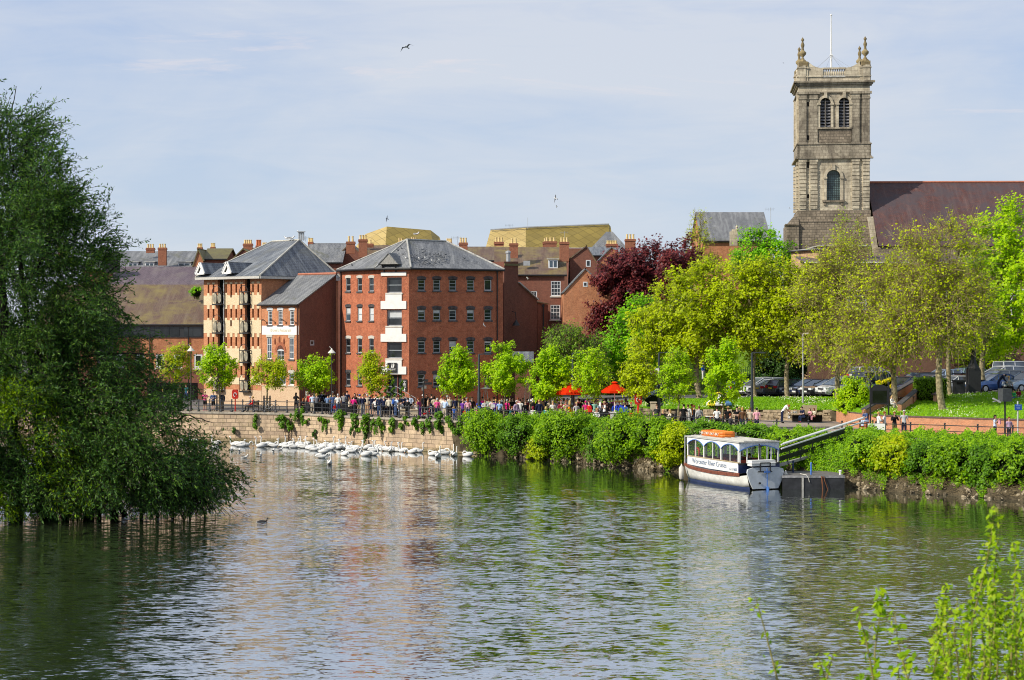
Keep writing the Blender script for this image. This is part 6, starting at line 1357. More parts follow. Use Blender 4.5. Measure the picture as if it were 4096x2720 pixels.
lerp=lambda a,b,t:a+(b-a)*t
hullmesh(lambda s_:(s_[3]-.18,.5,.17),'hull',M_HULL,boat,lambda s_:(s_[1],lerp(s_[2],s_[1],.72),lerp(s_[2],s_[1],.35)))
hullmesh(lambda s_:(.17,-.05,-.45),'boot_stripe',M_NAVY,boat,lambda s_:(lerp(s_[2],s_[1],.35)+.003,lerp(s_[2],s_[1],.22),s_[2]*.6))
m_=MB()
for s_ in(-1,1):
 for k in range(3):
  dz=-.03-k*.07;m_.tube([(1.42+s_*(q[1]+.02),q[0],q[3]+dz)for q in secs[1:]],[.045]*(len(secs)-1),5)
m_.build('rubbing_strake',M_WOOD,boat,world=False)
m_=MB();xc=1.42
m_.poly([(xc-q[1]+.02,q[0],q[3]-.02)for q in secs]+[(xc+q[1]-.02,q[0],q[3]-.02)for q in reversed(secs)]);m_.build('deck',plain('deck_dark',(.04,.05,.07),.7),boat,world=False)
m_=MB();tp=[(xc-1.28,1.3),(xc-.9,1.4),(xc,1.42),(xc+.9,1.4),(xc+1.28,1.3),(xc+1.32,1.1),(xc+1.15,.55),(xc+.9,.06),(xc-.9,.06),(xc-1.15,.55),(xc-1.32,1.1)]
m_.prism([(x,-.86,z)for x,z in tp],(0,.12,0));tr_=m_.build('transom',M_TRANS,boat,world=False);m_=MB();m_.tube([(xc-.45,-.88,.42),(xc-.45,-.95,.42)],.07,8);m_.build('exhaust',M_BLACK,tr_,world=False)
m_=MB();m_.tube([(xc+.05,-.95,1.35),(xc+.05,-.98,-.3)],.035,6);m_.box((xc+.05,-.93,1.12),(.42,.1,.12));m_.box((xc+.05,-1.0,-.1),(.05,.35,.6));m_.build('rudder',M_BLUE,boat,world=False)
Z0,ZS,ZA,ZR=1.02,1.64,2.50,2.93;CL,CWd=7.0,2.85
M_PANEL=plain('panel_white',(.80,.80,.78),.4,.4,0,.04)
for s_,x in((0,0.0),(1,CWd)):
 m_=MB();m_.bbox(x-.03,x+.03,0.0,CL,Z0,ZS);pn=m_.build('side_panel',M_PANEL,boat,world=False)
 if s_==0:
  textpart('Worcester River Cruises',.46,plain('letter_blue',(.16,.22,.33),.6),pn,(-.034,3.95,1.37),Vector((0,-1,0)),Vector((0,0,1)),font_w=4.7);textpart('611 060',.26,MATS['letter_blue'],pn,(-.034,.72,1.2),Vector((0,-1,0)),Vector((0,0,1)),font_w=.95)
 m_=MB();m_.bbox(x-.06,x+.06,-.02,CL+.02,ZS,ZS+.06);m_.build('sill_rail',plain('sill_tan',(.45,.36,.22),.6),boat,world=False)
 nA=3
 for k in range(nA*2+1):yy=min(max(k*CL/nA/2,.06),CL-.06);e=.025 if k%2 else .05;m_=MB();m_.bbox(x-e,x+e,yy-e*1.2,yy+e*1.2,ZS+.06,ZR-(.1 if k%2 else .2));m_.build('window_post',M_WHITE,boat,world=False)
 m_=MB();e_=MB()
 for k in range(nA):
  y0,y1=k*CL/nA+.05,(k+1)*CL/nA-.05;ar=[(y0+(y1-y0)*j/12,ZA-.06+.36*math.sin(math.pi*j/12)**.7)for j in range(13)]
  for(ya,za),(yb,zb)in zip(ar,ar[1:]):m_.prism([(x-.045,ya,za),(x-.045,yb,zb),(x-.045,yb,ZR),(x-.045,ya,ZR)],(.09,0,0));e_.bar((x-.05*(1 if s_==0 else-1),ya,za),(x-.05*(1 if s_==0 else-1),yb,zb),.05,.05)
  m_.bbox(x-.045,x+.045,y1,y1+.1,ZA-.16,ZR)
 m_.bbox(x-.045,x+.045,-.02,.05,ZA-.16,ZR);m_.build('arched_fascia',M_PANEL,boat,world=False);e_.build('blue_edging',M_BLUE,boat,world=False)
 m_=MB();m_.add([(x,.05,ZS),(x,CL-.05,ZS),(x,CL-.05,ZR-.1),(x,.05,ZR-.1)],[(0,1,2,3)]);m_.build('side_window',clearglass('boat_glass',(.78,.83,.82),.10),boat,world=False)
for yy,sg_ in((0,-1),(CL,1)):
 m_=MB();e_=MB();ar=[(CWd*j/16,ZA-.10+.36*math.sin(math.pi*j/16)**.8)for j in range(17)]
 for(xa,za),(xb,zb)in zip(ar,ar[1:]):m_.prism([(xa,yy-.05,za),(xb,yy-.05,zb),(xb,yy-.05,ZR),(xa,yy-.05,ZR)],(0,.1,0));e_.bar((xa,yy+sg_*.055,za),(xb,yy+sg_*.055,zb),.05,.05)
 m_.build('end_fascia',plain('fascia_shade',(.62,.66,.72),.4,.4)if yy==0 else M_PANEL,boat,world=False);e_.build('blue_edging',M_BLUE,boat,world=False)  # stern end is the white panel with bluish shade coloured in
 for x in(.06,.55,1.42,2.0,2.3,2.79):m_=MB();m_.bbox(x-.035,x+.035,yy-.035,yy+.035,ZS if yy==0 else Z0,ZR-.2);m_.build('end_post',M_WHITE,boat,world=False)
m_=MB();m_.bbox(-.05,CWd+.05,-.05,.05,Z0,ZS-.08);m_.build('stern_bulkhead',M_NAVY,boat,world=False);m_=MB();m_.bbox(-.05,CWd+.05,-.1,.1,ZS-.08,ZS);m_.build('stern_rail',M_BLACK,boat,world=False)
m_=MB();m_.prism([(-.12,-.12,ZR),(CWd+.12,-.12,ZR),(CWd+.12,CL+.2,ZR),(-.12,CL+.2,ZR)],(0,0,.05));m_.prism([(.3,-.05,ZR+.05),(CWd-.3,-.05,ZR+.05),(CWd-.3,CL+.1,ZR+.05),(.3,CL+.1,ZR+.05)],(0,0,.05))
for k in range(5):m_.bar((.5+k*.46,0,ZR+.11),(.5+k*.46,CL,ZR+.11),.04,.03)
m_.build('roof',M_ROOFB,boat,world=False)
m_=MB()
for x in(-.02,CWd):m_.tube([(x,CL+.35,Z0+.1),(x,CL+.35,ZR+.05)],.05,6);m_.tube([(x,CL+.35,ZR),(x,CL-.3,ZR)],.045,6)
m_.tube([(-.02,CL+.35,ZR+.02),(CWd,CL+.35,ZR+.02)],.05,6);m_.build('bow_frame',M_GREY,boat,world=False)
for k in range(5):
 for x in(.55,2.3):m_=MB();y=.9+k*1.3;m_.bbox(x-.42,x+.42,y-.05,y+.05,1.36,1.76);m_.bbox(x-.42,x+.42,y,y+.4,1.28,1.36);m_.build('seat',plain('seat_red',(.30,.05,.03),.7),boat,world=False);m_=MB();m_.bbox(.03,CWd-.03,0.06,CL,Z0-.1,Z0-.02);m_.build('cabin_floor',plain('floor_grey',(.1,.1,.1)),boat,world=False)
m_=MB();m_.tube([(xc,-.08,1.7),(xc,-.08,ZR-.1)],.025,5);m_.lathe((xc,-.1,ZR-.3),[(.04,0),(.06,.03),(.06,.12),(.02,.16)],8);m_.build('stern_light',M_BLACK,boat,world=False)
for(x,y)in((-.42,7.1),(CWd+.35,-.3)):
 m_=MB();m_.lathe((x,y,.02),[(.04,0),(.16,.12),(.18,.5),(.17,.85),(.06,.98),(.03,1.1)],10);m_.build('fender',M_OFFW,boat,world=False,smooth=True)
def to_boat(x,y,z):v=Matrix.Rotation(BR,3,'Z')@Vector((x,y,z));return BO+v
p=to_boat(1.25,5.1,ZR+.1);raft=thing('buoyant_apparatus','long orange buoyant raft with grab ropes lying on the boat roof','life raft',p,BR)
m_=MB()
for dz in(.1,.27):
 ring=[(math.copysign(abs(math.cos(a))**.5,math.cos(a))*.55,math.copysign(abs(math.sin(a))**.4,math.sin(a))*1.45,dz)for a in[2*math.pi*k/24 for k in range(25)]];m_.tube(ring,.11,6)
m_.bbox(-.5,.5,-1.35,1.35,.14,.24);m_.build('tube',plain('orange_raft',(.75,.20,.02),.5,.4,0,.12,3),raft,world=False)
m_=MB()
for k in range(12):
 y=-1.3+k*.22
 for x in(-.66,.66):m_.tube([(x,y,.3),(x*1.05,y+.11,.12),(x,y+.22,.3)],.015,3)
 if k%3==1:m_.box((-.665,y+.1,.2),(.02,.2,.12))
m_.build('grab_rope',M_OFFW,raft,world=False)
p=to_boat(1.35,-.62,1.5);r2_=thing('raft_canister','white liferaft canister in a dark cradle on the boat stern','life raft',p,BR);m_=MB()
for z0,z1,e in((0,.16,0),(.16,.2,.04),(.2,.36,0)):m_.bbox(-.95-e,.75+e,-.28-e,.28+e,z0,z1)
m_.build('canister',M_WHITE,r2_,world=False);m_=MB()
for x in(-.35,.35):m_.bar((x,-.33,-.35),(x,-.33,.2),.05);m_.bar((x,-.33,-.05),(x,.3,-.05),.05)
m_.bar((-.35,-.33,.2),(.35,-.33,.2),.05);m_.bar((-.5,-.3,-.35),(.5,-.3,-.35),.06);m_.build('cradle',M_BLACK,r2_,world=False)
p=to_boat(.35,6.3,1.9);lb=thing('lifebuoy','small red lifebuoy hung inside the bow end of the cabin','lifebuoy',p,BR);m_=MB();m_.tube([(0,math.cos(a)*.28,math.sin(a)*.3)for a in[2*math.pi*k/16 for k in range(17)]],.07,6);m_.build('ring',plain('life_red',(.6,.05,.02),.5),lb,world=False)
PO=Vector((XW(3128,114.3),114.0,0));pw=XW(3378,114)-PO.x;pon=thing('pontoon','low black floating pontoon with white edge between the boat and the bank','pontoon',PO,0)
m_=MB();m_.bbox(0,pw,0,3.6,-.4,.72);m_.build('float',plain('pontoon_black',(.025,.026,.03),.55,.4,0,.4,2),pon,world=False);m_=MB();m_.bbox(-.03,pw+.03,-.03,3.63,.72,.86);m_.build('edge',plain('pontoon_edge',(.3,.3,.31),.6,.3,0,.4,3),pon,world=False)
m_=MB();m_.bbox(.05,pw-.05,.05,3.55,.863,.875);m_.build('decking',plain('pontoon_deck',(.15,.14,.13),.8),pon,world=False);m_=MB();m_.bbox(1.2,1.32,-.06,-.03,-.2,.8);m_.build('corner_strip',plain('strip',(.5,.48,.44),.7),pon,world=False)
for x,y,mt in((1.9,.6,M_BLUE),(3.7,.3,M_WHITE),(1.0,2.2,M_NAVY)):
 m_=MB();m_.lathe((x,y,.87),[(.07,0),(.07,.2),(.11,.24),(.09,.32)]if mt is M_WHITE else[(.06,0),(.06,.75),(.03,.8)],8);m_.build('bollard',mt,pon,world=False)
ch=thing('mooring_chain','rusty chain hanging over the front of the pontoon','chain',PO+Vector((2.45,-.1,0)));m_=MB();m_.tube([(0,0,.85),(.03,-.05,.4),(.1,-.02,-.3)],.045,5);m_.tube([(.12,0,.85),(.2,-.05,.5),(.42,0,-.1)],.03,5);m_.build('links',plain('rust_red',(.20,.08,.04),.9),ch,world=False)
rp=thing('mooring_rope','pale rope tied from the pontoon bollard over its edge','rope',PO+Vector((1.5,0,0)));m_=MB();m_.tube([(-.35,.3,.95),(.0,0,.9),(.12,-.06,.7),(.18,-.06,.45)],.025,4);m_.build('rope',M_OFFW,rp,world=False)
ga,gb_=W(3100,1873,117.0),W(3402,1783,122.5);gw_=thing('gangway','sloping steel gangway with white handrails from the pontoon up to the path','gangway',ga)
gs=Vector((.35,1.35,0));m_=MB();m_.prism([ga,gb_,gb_+gs,ga+gs],(0,0,.18));m_.build('deck',plain('gang_deck',(.40,.38,.36),.7),gw_)
m_=MB();top=[]
dirg=gb_-ga;hgt=1.95
for side_ in(0,1):
 o_=gs*side_
 for z0,z1 in((.35,.62),(.85,1.2)):m_.prism([ga+o_+Vector((0,0,z0)),gb_+o_+Vector((0,0,z0+.1)),gb_+o_+Vector((0,0,z1+.1)),ga+o_+Vector((0,0,z1))],(0,.05,0))
 for k in range(7):q=ga+o_+dirg*(k/6);m_.bar(q,q+Vector((-.12,0,1.25)),.06)
m_.build('side_truss',M_BLACK,gw_)
m_=MB();a1,b1=W(3125,1795,117),W(3452,1688,123);dz=Vector((0,0,.26))
for q in(gs*0,gs):m_.tube([a1+q+dz,b1+q+dz],.055,6);
m_.tube([a1+gs*.0,b1+gs*.0],.05,6)
m_.build('handrail',M_WHITE,gw_)
gp=thing('gangway_gate','dark steel gate posts at the top of the gangway','gate',W(3440,1735,123.5));m_=MB()
for dx in(0,1.0):q=W(3440,1745,123.3)+Vector((dx,.6*dx,-.4));m_.tube([q,q+Vector((0,0,1.5))],.05,6)
m_.bar(W(3440,1705,123.3),W(3440,1705,123.3)+Vector((1,.6,0)),.05);m_.build('frame',M_BLACK,gp)
wb=thing('white_signboard','plain white board leaning on the railing at the gangway top','sign',W(3505,1722,123));m_=MB();f_=fac_px(3471,122.6,3540,122.4);fbox(m_,f_,0,f_.L,ZW(1722,122.6),ZW(1694,122.6),0,.05);m_.build('board',M_WHITE,wb)
m_=MB();fbox(m_,f_,.05,.12,ZP,ZW(1722,122.6),.0,.05);fbox(m_,f_,f_.L-.12,f_.L-.05,ZP,ZW(1722,122.6),0,.05);m_.build('leg',M_GREY,wb)
M_TYRE=plain('tyre',(.015,.015,.015),.9,.1);M_RIM=plain('alloy',(.45,.46,.48),.3,.5,.7,.05);M_LAMPW=plain('headlamp',(.75,.78,.8),.1,.8,0,.05);M_LAMPR=plain('tail_lamp',(.5,.01,.015),.2,.6)
M_PLW=plain('plate_white',(.75,.75,.72),.5);M_PLY=plain('plate_yellow',(.75,.55,.03),.5);M_CGL=glassmat('car_glass',(.07,.09,.12),.05,.9,.5);M_PLB=plain('bumper_black',(.025,.025,.027),.6)  # car glass colour lightened to stand for reflected sky
def paint(name,col):
 if name in MATS:return MATS[name]
 m,nt,out=nmat(name);B=NB(nt);b=B.n('BsdfPrincipled');b.inputs['Base Color'].default_value=(*col,1);b.inputs['Roughness'].default_value=.35;b.inputs['Metallic'].default_value=.25;b.inputs['Coat Weight'].default_value=.8;b.inputs['Coat Roughness'].default_value=.05;B.l(b.outputs[0],out.inputs[0]);MATS[name]=m;return m
KIND={'hatch':dict(L=4.1,W=1.75,H=1.47,prof=[(-2.05,.62),(-2.0,.95),(-1.75,1.0),(.75,.98),(1.15,.93),(1.8,.78),(2.05,.62)],gl=[(-1.95,.98),(-1.45,1.42),(-.6,1.47),(.2,1.44),(1.1,.95)]),'mpv':dict(L=4.4,W=1.8,H=1.66,prof=[(-2.2,.6),(-2.15,1.0),(-1.9,1.05),(1.1,1.02),(1.4,.98),(1.95,.85),(2.2,.6)],gl=[(-2.1,1.05),(-1.8,1.6),(-.6,1.66),(.3,1.6),(1.5,1.0)]),'estate':dict(L=4.7,W=1.8,H=1.48,prof=[(-2.35,.6),(-2.3,.95),(-2.1,1.0),(.75,.97),(1.15,.93),(2.05,.78),(2.35,.58)],gl=[(-2.28,1.0),(-1.95,1.42),(-.8,1.48),(.15,1.45),(1.15,.95)]),'saloon':dict(L=4.7,W=1.8,H=1.42,prof=[(-2.35,.6),(-2.3,.95),(-1.6,1.02),(.7,.95),(1.1,.92),(2.05,.76),(2.35,.56)],gl=[(-1.75,1.02),(-1.0,1.38),(-.4,1.42),(.1,1.4),(1.1,.93)]),'suv':dict(L=4.8,W=1.95,H=1.85,prof=[(-2.4,.6),(-2.38,1.15),(-2.2,1.2),(.8,1.18),(1.1,1.15),(2.2,1.05),(2.4,.65)],gl=[(-2.3,1.2),(-2.05,1.78),(-1.0,1.85),(.2,1.82),(1.0,1.17)]),'offroad':dict(L=4.6,W=1.8,H=2.0,prof=[(-2.3,.6),(-2.3,1.25),(-2.2,1.28),(.7,1.25),(.8,1.2),(2.2,1.15),(2.3,.7)],gl=[(-2.28,1.28),(-2.22,1.95),(-1.0,2.0),(.5,1.97),(.85,1.22)])}
CARMESH={}
def car(name,label,kind,px,py,d,rz,pm,roofm=None,rack=False,group='cars parked in the car park',frontpl=True):
 k=KIND[kind];c=W(px,py,d);t=thing(name,label,'car',c,rz,group=group,scale=1.07);w=k['W']/2;pr=k['prof'];gl=k['gl'];zb=.24
 m_=MB();V=[];n=9
 for x,h in pr:
  tap=1-.10*max(0,(abs(x)/(k['L']/2)-.75)/.25);ww=w*tap;low=zb if abs(x)<k['L']/2-.1 else .32
  half=[(ww*.9,low),(ww*.99,low+.16),(ww,.55*h+.15),(ww*.96,h-.04),(ww*.84,h)]
  V.append([(x,-a,z)for a,z in half]+[(x,a,z)for a,z in reversed(half)])
 nn=len(V[0]);vs=[p for r_ in V for p in r_];fs=[(i*nn+j,i*nn+(j+1)%nn,(i+1)*nn+(j+1)%nn,(i+1)*nn+j)for i in range(len(V)-1)for j in range(nn)]+[tuple(range(nn))[::-1],tuple((len(V)-1)*nn+j for j in range(nn))]
 m_.add(vs,fs);m_.build('body',pm,t,world=False,smooth=False)
 m_=MB();g_=MB();G_=[]
 for i,(x,h)in enumerate(gl):ww=w*(.9 if i in(0,len(gl)-1)else .74);G_.append([(x,-w*.9,interp(sorted(pr),x)-.02),(x,-ww,h),(x,ww,h),(x,w*.9,interp(sorted(pr),x)-.02)])
 vs=[p for r_ in G_ for p in r_]
 for i in range(len(gl)-1):
  a=i*4;g_.add([vs[a],vs[a+1],vs[a+5],vs[a+4]],[(0,1,2,3)]);g_.add([vs[a+3],vs[a+2],vs[a+6],vs[a+7]],[(3,2,1,0)])
  q=[Vector(vs[a+1]),Vector(vs[a+2]),Vector(vs[a+6]),Vector(vs[a+5])]
  if i in(0,len(gl)-2):g_.add(q,[(0,1,2,3)])
  else:m_.prism([p+Vector((0,0,.0))for p in q],(0,0,.03))
 for y in(-1,1):
  for i in range(1,len(gl)-1):m_.bar((gl[i][0],y*w*.745,gl[i][1]-.0),(gl[i][0]+(.0 if i!=len(gl)-2 else .1),y*w*.91,interp(sorted(pr),gl[i][0])),.07,.03)
  for i in(0,len(gl)-2):m_.bar((gl[i][0],y*w*(.9 if i==0 else .75),gl[i][1]),(gl[i+1][0],y*w*(.75 if i==0 else .9),gl[i+1][1]),.07,.05)
  m_.bar((gl[1][0],y*w*.75,gl[1][1]+.01),(gl[-2][0],y*w*.75,gl[-2][1]+.01),.05,.05)
 g_.build('window',M_CGL,t,world=False);m_.build('roof',roofm or pm,t,world=False)
 x0=k['L']/2
 for y in(-1,1):
  m_=MB();m_.box((x0-.14,y*w*.66,.70),(.24,.36,.16));m_.build('headlight',M_LAMPW,t,world=False);m_=MB();m_.box((-x0+.08,y*w*.72,.88),(.2,.32,.2));m_.build('tail_light',M_LAMPR,t,world=False)
  m_=MB();m_.box((gl[-1][0]-.35,y*(w+.08),1.02),(.12,.18,.13));m_.build('mirror',pm,t,world=False)
 for xx in(-x0*.62,x0*.64):
  for y in(-1,1):
   m_=MB();m_.tube([(xx,y*(w-.2),.31),(xx,y*(w+.01),.31)],.31,14);ty=m_.build('wheel',M_TYRE,t,world=False);m_=MB();m_.tube([(xx,y*(w),.31),(xx,y*(w+.02),.31)],.2,10);m_.build('rim',M_RIM,ty,world=False)
 m_=MB();m_.box((x0-.03,0,.36),(.1,w*1.6,.18));m_.build('bumper',M_PLB,t,world=False);m_=MB();m_.box((x0-.07,0,.66),(.12,w*.8,.14));m_.build('grille',M_PLB,t,world=False);m_=MB();m_.box((-x0+.03,0,.36),(.1,w*1.6,.16));m_.build('bumper',M_PLB,t,world=False)
 m_=MB();m_.box((x0+.03,0,.48),(.02,.52,.12));m_.build('number_plate',M_PLW,t,world=False);m_=MB();m_.box((-x0-.03,0,.78),(.02,.52,.12));m_.build('number_plate',M_PLY,t,world=False)
 if rack:
  m_=MB()
  for x in(-.5,.5):m_.bar((x,-w*.7,k['H']+.1),(x,w*.7,k['H']+.1),.05)
  for y in(-1,1):m_.bar((-1.0,y*w*.68,k['H']+.06),(.8,y*w*.68,k['H']+.06),.04)
  m_.build('roof_bars',M_BLACK,t,world=False)
 return t
P_SIL=paint('car_silver',(.66,.68,.70));P_BLK=paint('car_black',(.012,.013,.018));P_NVY=paint('car_navy',(.03,.05,.13));P_GRY=paint('car_grey',(.22,.235,.26));P_DGR=paint('car_dark_grey',(.05,.055,.06));P_BLU=paint('car_blue',(.03,.09,.28));P_SKY=paint('car_steel_blue',(.34,.44,.58));P_RED=paint('car_red',(.36,.012,.015));P_WHT=paint('car_white',(.72,.73,.73));P_GRN=paint('car_green',(.10,.20,.17))
F_=math.pi+R(24);B_=R(24)
CARS=[('hatch',2990,1588,168,B_,P_SKY,'steel blue hatchback with yellow rear plate, leftmost parked car in the row'),('mpv',3050,1586,166.5,F_,P_WHT,'white people carrier, nose out, beside the steel blue hatchback'),('hatch',3085,1586,164,F_,P_SIL,'small silver car with only its nose showing beside the grey saloon'),('saloon',3125,1588,162,B_,P_GRY,'mid grey saloon with bright yellow rear plate and red lamps'),('estate',3178,1588,160,B_,P_DGR,'dark grey estate car, tail out, behind the straight tree trunk'),('estate',3235,1588,158,F_,P_NVY,'dark navy estate car, nose out, next to the dark grey estate'),('saloon',3275,1588,156,F_,P_NVY,'navy saloon directly left of the pale lamp post'),('saloon',3320,1588,154.5,F_,P_BLK,'black saloon with white front plate right of the pale lamp post'),('mpv',3375,1588,153,F_,P_SIL,'silver people carrier with big headlamps behind the swollen tree trunk'),('hatch',3440,1582,155,F_,P_SKY,'pale blue car half hidden by the laurel bush'),('suv',3520,1576,156,B_,P_BLK,'tall black off-roader with silver roof behind the laurel bush'),('estate',3620,1582,153,F_+R(15),P_NVY,'dark blue estate car behind the notice board stairs'),('mpv',3490,1540,172,B_,P_WHT,'white vehicle roof far back between silver and black cars'),('hatch',3720,1575,154,F_,P_SIL,'silver car whose bonnet shows behind the clipped hedge'),('hatch',3850,1572,155,F_+R(10),P_RED,'red hatchback with black roof bars behind the litter bin'),('hatch',3770,1545,168,F_,P_SKY,'steel blue car far back behind the thick tree trunk'),('mpv',3905,1545,170,B_,P_GRN,'grey-green car far back behind the red hatchback'),('mpv',3990,1562,155,F_,P_GRY,'grey people carrier with sloping windscreen beside the lamp base'),('saloon',3975,1568,150.5,F_,P_BLU,'blue saloon with wide front plate nearest the grass by the lamp base'),('hatch',3820,1578,151,F_,P_SIL,'pale car seen low between litter bin and lamp base'),('hatch',4060,1560,156,F_,P_NVY,'navy hatchback between the grey people carrier and the frame edge'),('hatch',4110,1566,150,F_,P_SKY,'light blue car cut off by the picture edge'),('mpv',4010,1540,166,F_,P_WHT,'white car roof just below the off-road vehicle'),('offroad',4075,1535,170,B_,P_WHT,'boxy white-roofed off-road vehicle towering over the other cars'),('estate',3665,1560,162,F_,P_DGR,'dark grey estate one row behind the dark blue estate')]
for kd,px,py,d,rz,pm,lab in CARS:
 car('parked_car',lab,kd,px,py,d,rz,pm,roofm=P_SIL if 'silver roof' in lab else None,rack='roof bars' in lab)
def pole(name,label,cat,px,y0,y1,d,r=.07,mat=M_BLACK,head=None,group=None,part='column'):
 b=W(px,y1,d);b.z=max(b.z,ZP)if d<150 and px<3300 else b.z;top=ZW(y0,d);t=thing(name,label,cat,b,group=group);m_=MB();m_.tube([b,(b.x,b.y,b.z+1.2)],r*1.25,8);m_.tube([(b.x,b.y,b.z+1.2),(b.x,b.y,top)],[r,r*.75],8);m_.build(part,mat,t)
 tp_=Vector((b.x,b.y,top));m_=MB()
 if head=='arm':m_.bar(tp_,tp_+Vector((.85,-.1,.05)),.14,.07);m_.box(tp_+Vector((.75,-.1,.0)),(.5,.2,.08))
 elif head=='small':m_.bar(tp_,tp_+Vector((.45,0,.05)),.1,.08)
 elif head=='shade':m_.tube([tp_,tp_+Vector((0,0,.25)),tp_+Vector((-.2,0,.5))],.03,5);m_.lathe(tp_+Vector((.0,0,-.1)),[(.36,0),(.28,.12),(.1,.3),(.03,.45)],10)
 if m_.f:m_.build('lantern',M_OFFW if head in('shade','small')else mat,t)
 return t
COLM=plain('column_slate',(.035,.045,.055),.45,.4)
for px,y0,y1,d,lab in((1916,1417,1625,147.5,'tall slate-grey lamp column between two lime-green trees by the warehouse'),(2291,1412,1620,144.5,'tall slate-grey lamp column crossing the left red parasol'),(2636,1411,1665,142,'tall slate-grey lamp column with a small white notice near the cyclist'),(3008,1411,1668,137,'tall slate-grey lamp column in front of the white parked car')):
 t=pole('lamp_column',lab,'street lamp',px,y0,y1,d,.105,COLM,'arm','slate-grey lamp columns');
 if px==2636:m_=MB();m_.box(W(2629,1485,141.8),(.3,.05,.45));m_.build('notice',M_WHITE,t)
pole('lamp_post','slim pale grey lamp post between the navy and black parked cars','street lamp',3212,1335,1617,149,.07,M_GREY,'small')
pole('lamp_post','black lamp post with white shade by the apartment block corner','street lamp',764,1400,1645,qd(764)+1.2,.06,M_BLACK,'shade');pole('lamp_post','black lamp post with white shade against the dark side wall','street lamp',1327,1408,1600,qd(1327)+5,.055,M_BLACK,'shade')
lbp=W(3893,1570,147);t=thing('street_lamp','massive black cast lamp base and column above the daisy slope','street lamp',lbp);m_=MB();m_.box(lbp+Vector((0,0,.95)),(1.0,1.0,1.9));m_.lathe(lbp+Vector((0,0,1.9)),[(.55,0),(.55,.1),(.3,.5),(.22,.8),(.2,4.5)],8);m_.build('column',M_BLACK,t)
t=thing('litter_bin','black square litter bin beside the massive lamp base','litter bin',W(3835,1574,146));m_=MB();b=W(3835,1574,146);m_.box(b+Vector((0,0,.5)),(.85,.7,1.0));m_.box(b+Vector((0,0,1.05)),(.95,.8,.1));m_.build('body',M_BLACK,t);m_=MB();m_.box(b+Vector((0,-.36,.85)),(.5,.03,.18));m_.build('opening',M_DARK,t)
sp=rail_pt(4020,.3);t=thing('floodlight_post','black post carrying a square grey box and a small floodlight','floodlight',sp);z1=ZW(1600,sp.y);m_=MB();m_.tube([sp,(sp.x,sp.y,z1)],.06,8);m_.build('post',M_BLACK,t);m_=MB();m_.box((sp.x,sp.y,ZW(1580,sp.y)),(.7,.6,.85),rz=.3);m_.build('box',plain('box_grey',(.06,.065,.07),.5),t)
m_=MB();m_.bar((sp.x-.2,sp.y,z1),(sp.x-.85,sp.y-.2,z1-.1),.1,.06);m_.box((sp.x-.6,sp.y-.15,z1-.02),(.55,.3,.1),M=Euler((0,.5,0)).to_matrix());m_.build('floodlight',M_GREY,t)
bs=rail_pt(4071,.6);t=thing('blue_sign','small blue information sign on a pale grey pole by the lower path','sign',bs);m_=MB();m_.tube([bs,(bs.x,bs.y,ZW(1605,bs.y))],.055,8);m_.build('pole',plain('pole_pale',(.5,.52,.52),.5),t)
m_=MB();c=W(4073,1629,bs.y-.08);m_.box(c,(.48,.03,.38));sg=m_.build('sign_plate',plain('sign_blue',(.02,.08,.38),.4),t);m_=MB()
for k in range(3):m_.box(c+Vector((0,-.02,.1-k*.1)),(.3-.05*k,.01,.025))
m_.build('lettering',plain('letter_pale',(.3,.42,.7)),sg)
for px,off,lab,yt in((941,1.6,'red lifebuoy housing on a post beside the seated couple',1558),(2553,3.2,'red lifebuoy housing on a red post near the right parasol',1575)):
 b=rail_pt(px,off);zt=ZW(yt,b.y);t=thing('lifebuoy_post',lab,'lifebuoy',b,group=None);red=plain('life_post_red',(.62,.03,.015),.4,.4);m_=MB();m_.tube([b,(b.x,b.y,zt-.3)],.055 if px<1000 else .09,6);m_.build('post',red,t)
 m_=MB();z_=zt-.42;m_.prism([Vector((b.x+x,b.y-.1,z_+z))for x,z in((-.28,-.3),(-.2,-.42),(.2,-.42),(.28,-.3),(.28,.3),(.2,.42),(-.2,.42),(-.28,.3))],(0,.22,0));hs=m_.build('housing',red,t)
 m_=MB();m_.tube([(b.x+math.cos(a)*.13,b.y-.12,z_-.05+math.sin(a)*.17)for a in[k*math.pi/6 for k in range(10)]],.035,5);m_.build('emblem',M_WHITE,hs)
b=rail_pt(1694,3.5);t=thing('finger_post','black signpost with dark direction fingers in front of the warehouse','signpost',b);zt=ZW(1503,b.y);m_=MB();m_.tube([b,(b.x,b.y,zt-.6)],.07,8);m_.lathe((b.x,b.y,zt-.6),[(.1,0),(.05,.15),(.1,.3),(.03,.5),(.0,.65)],8);m_.build('post',M_BLACK,t)
for x0,x1,y in((1697,1713,1522),(1697,1728,1534),(1697,1706,1549),(1686,1693,1556)):m_=MB();a=W(x0,y,b.y-.05);c=W(x1,y,b.y-.05);m_.box((a+c)/2,((c-a).length,.04,.2 if y<1545 else .26));m_.build('direction_arm',M_BLACK if y<1545 else plain('arm_grey',(.2,.19,.17)),t)
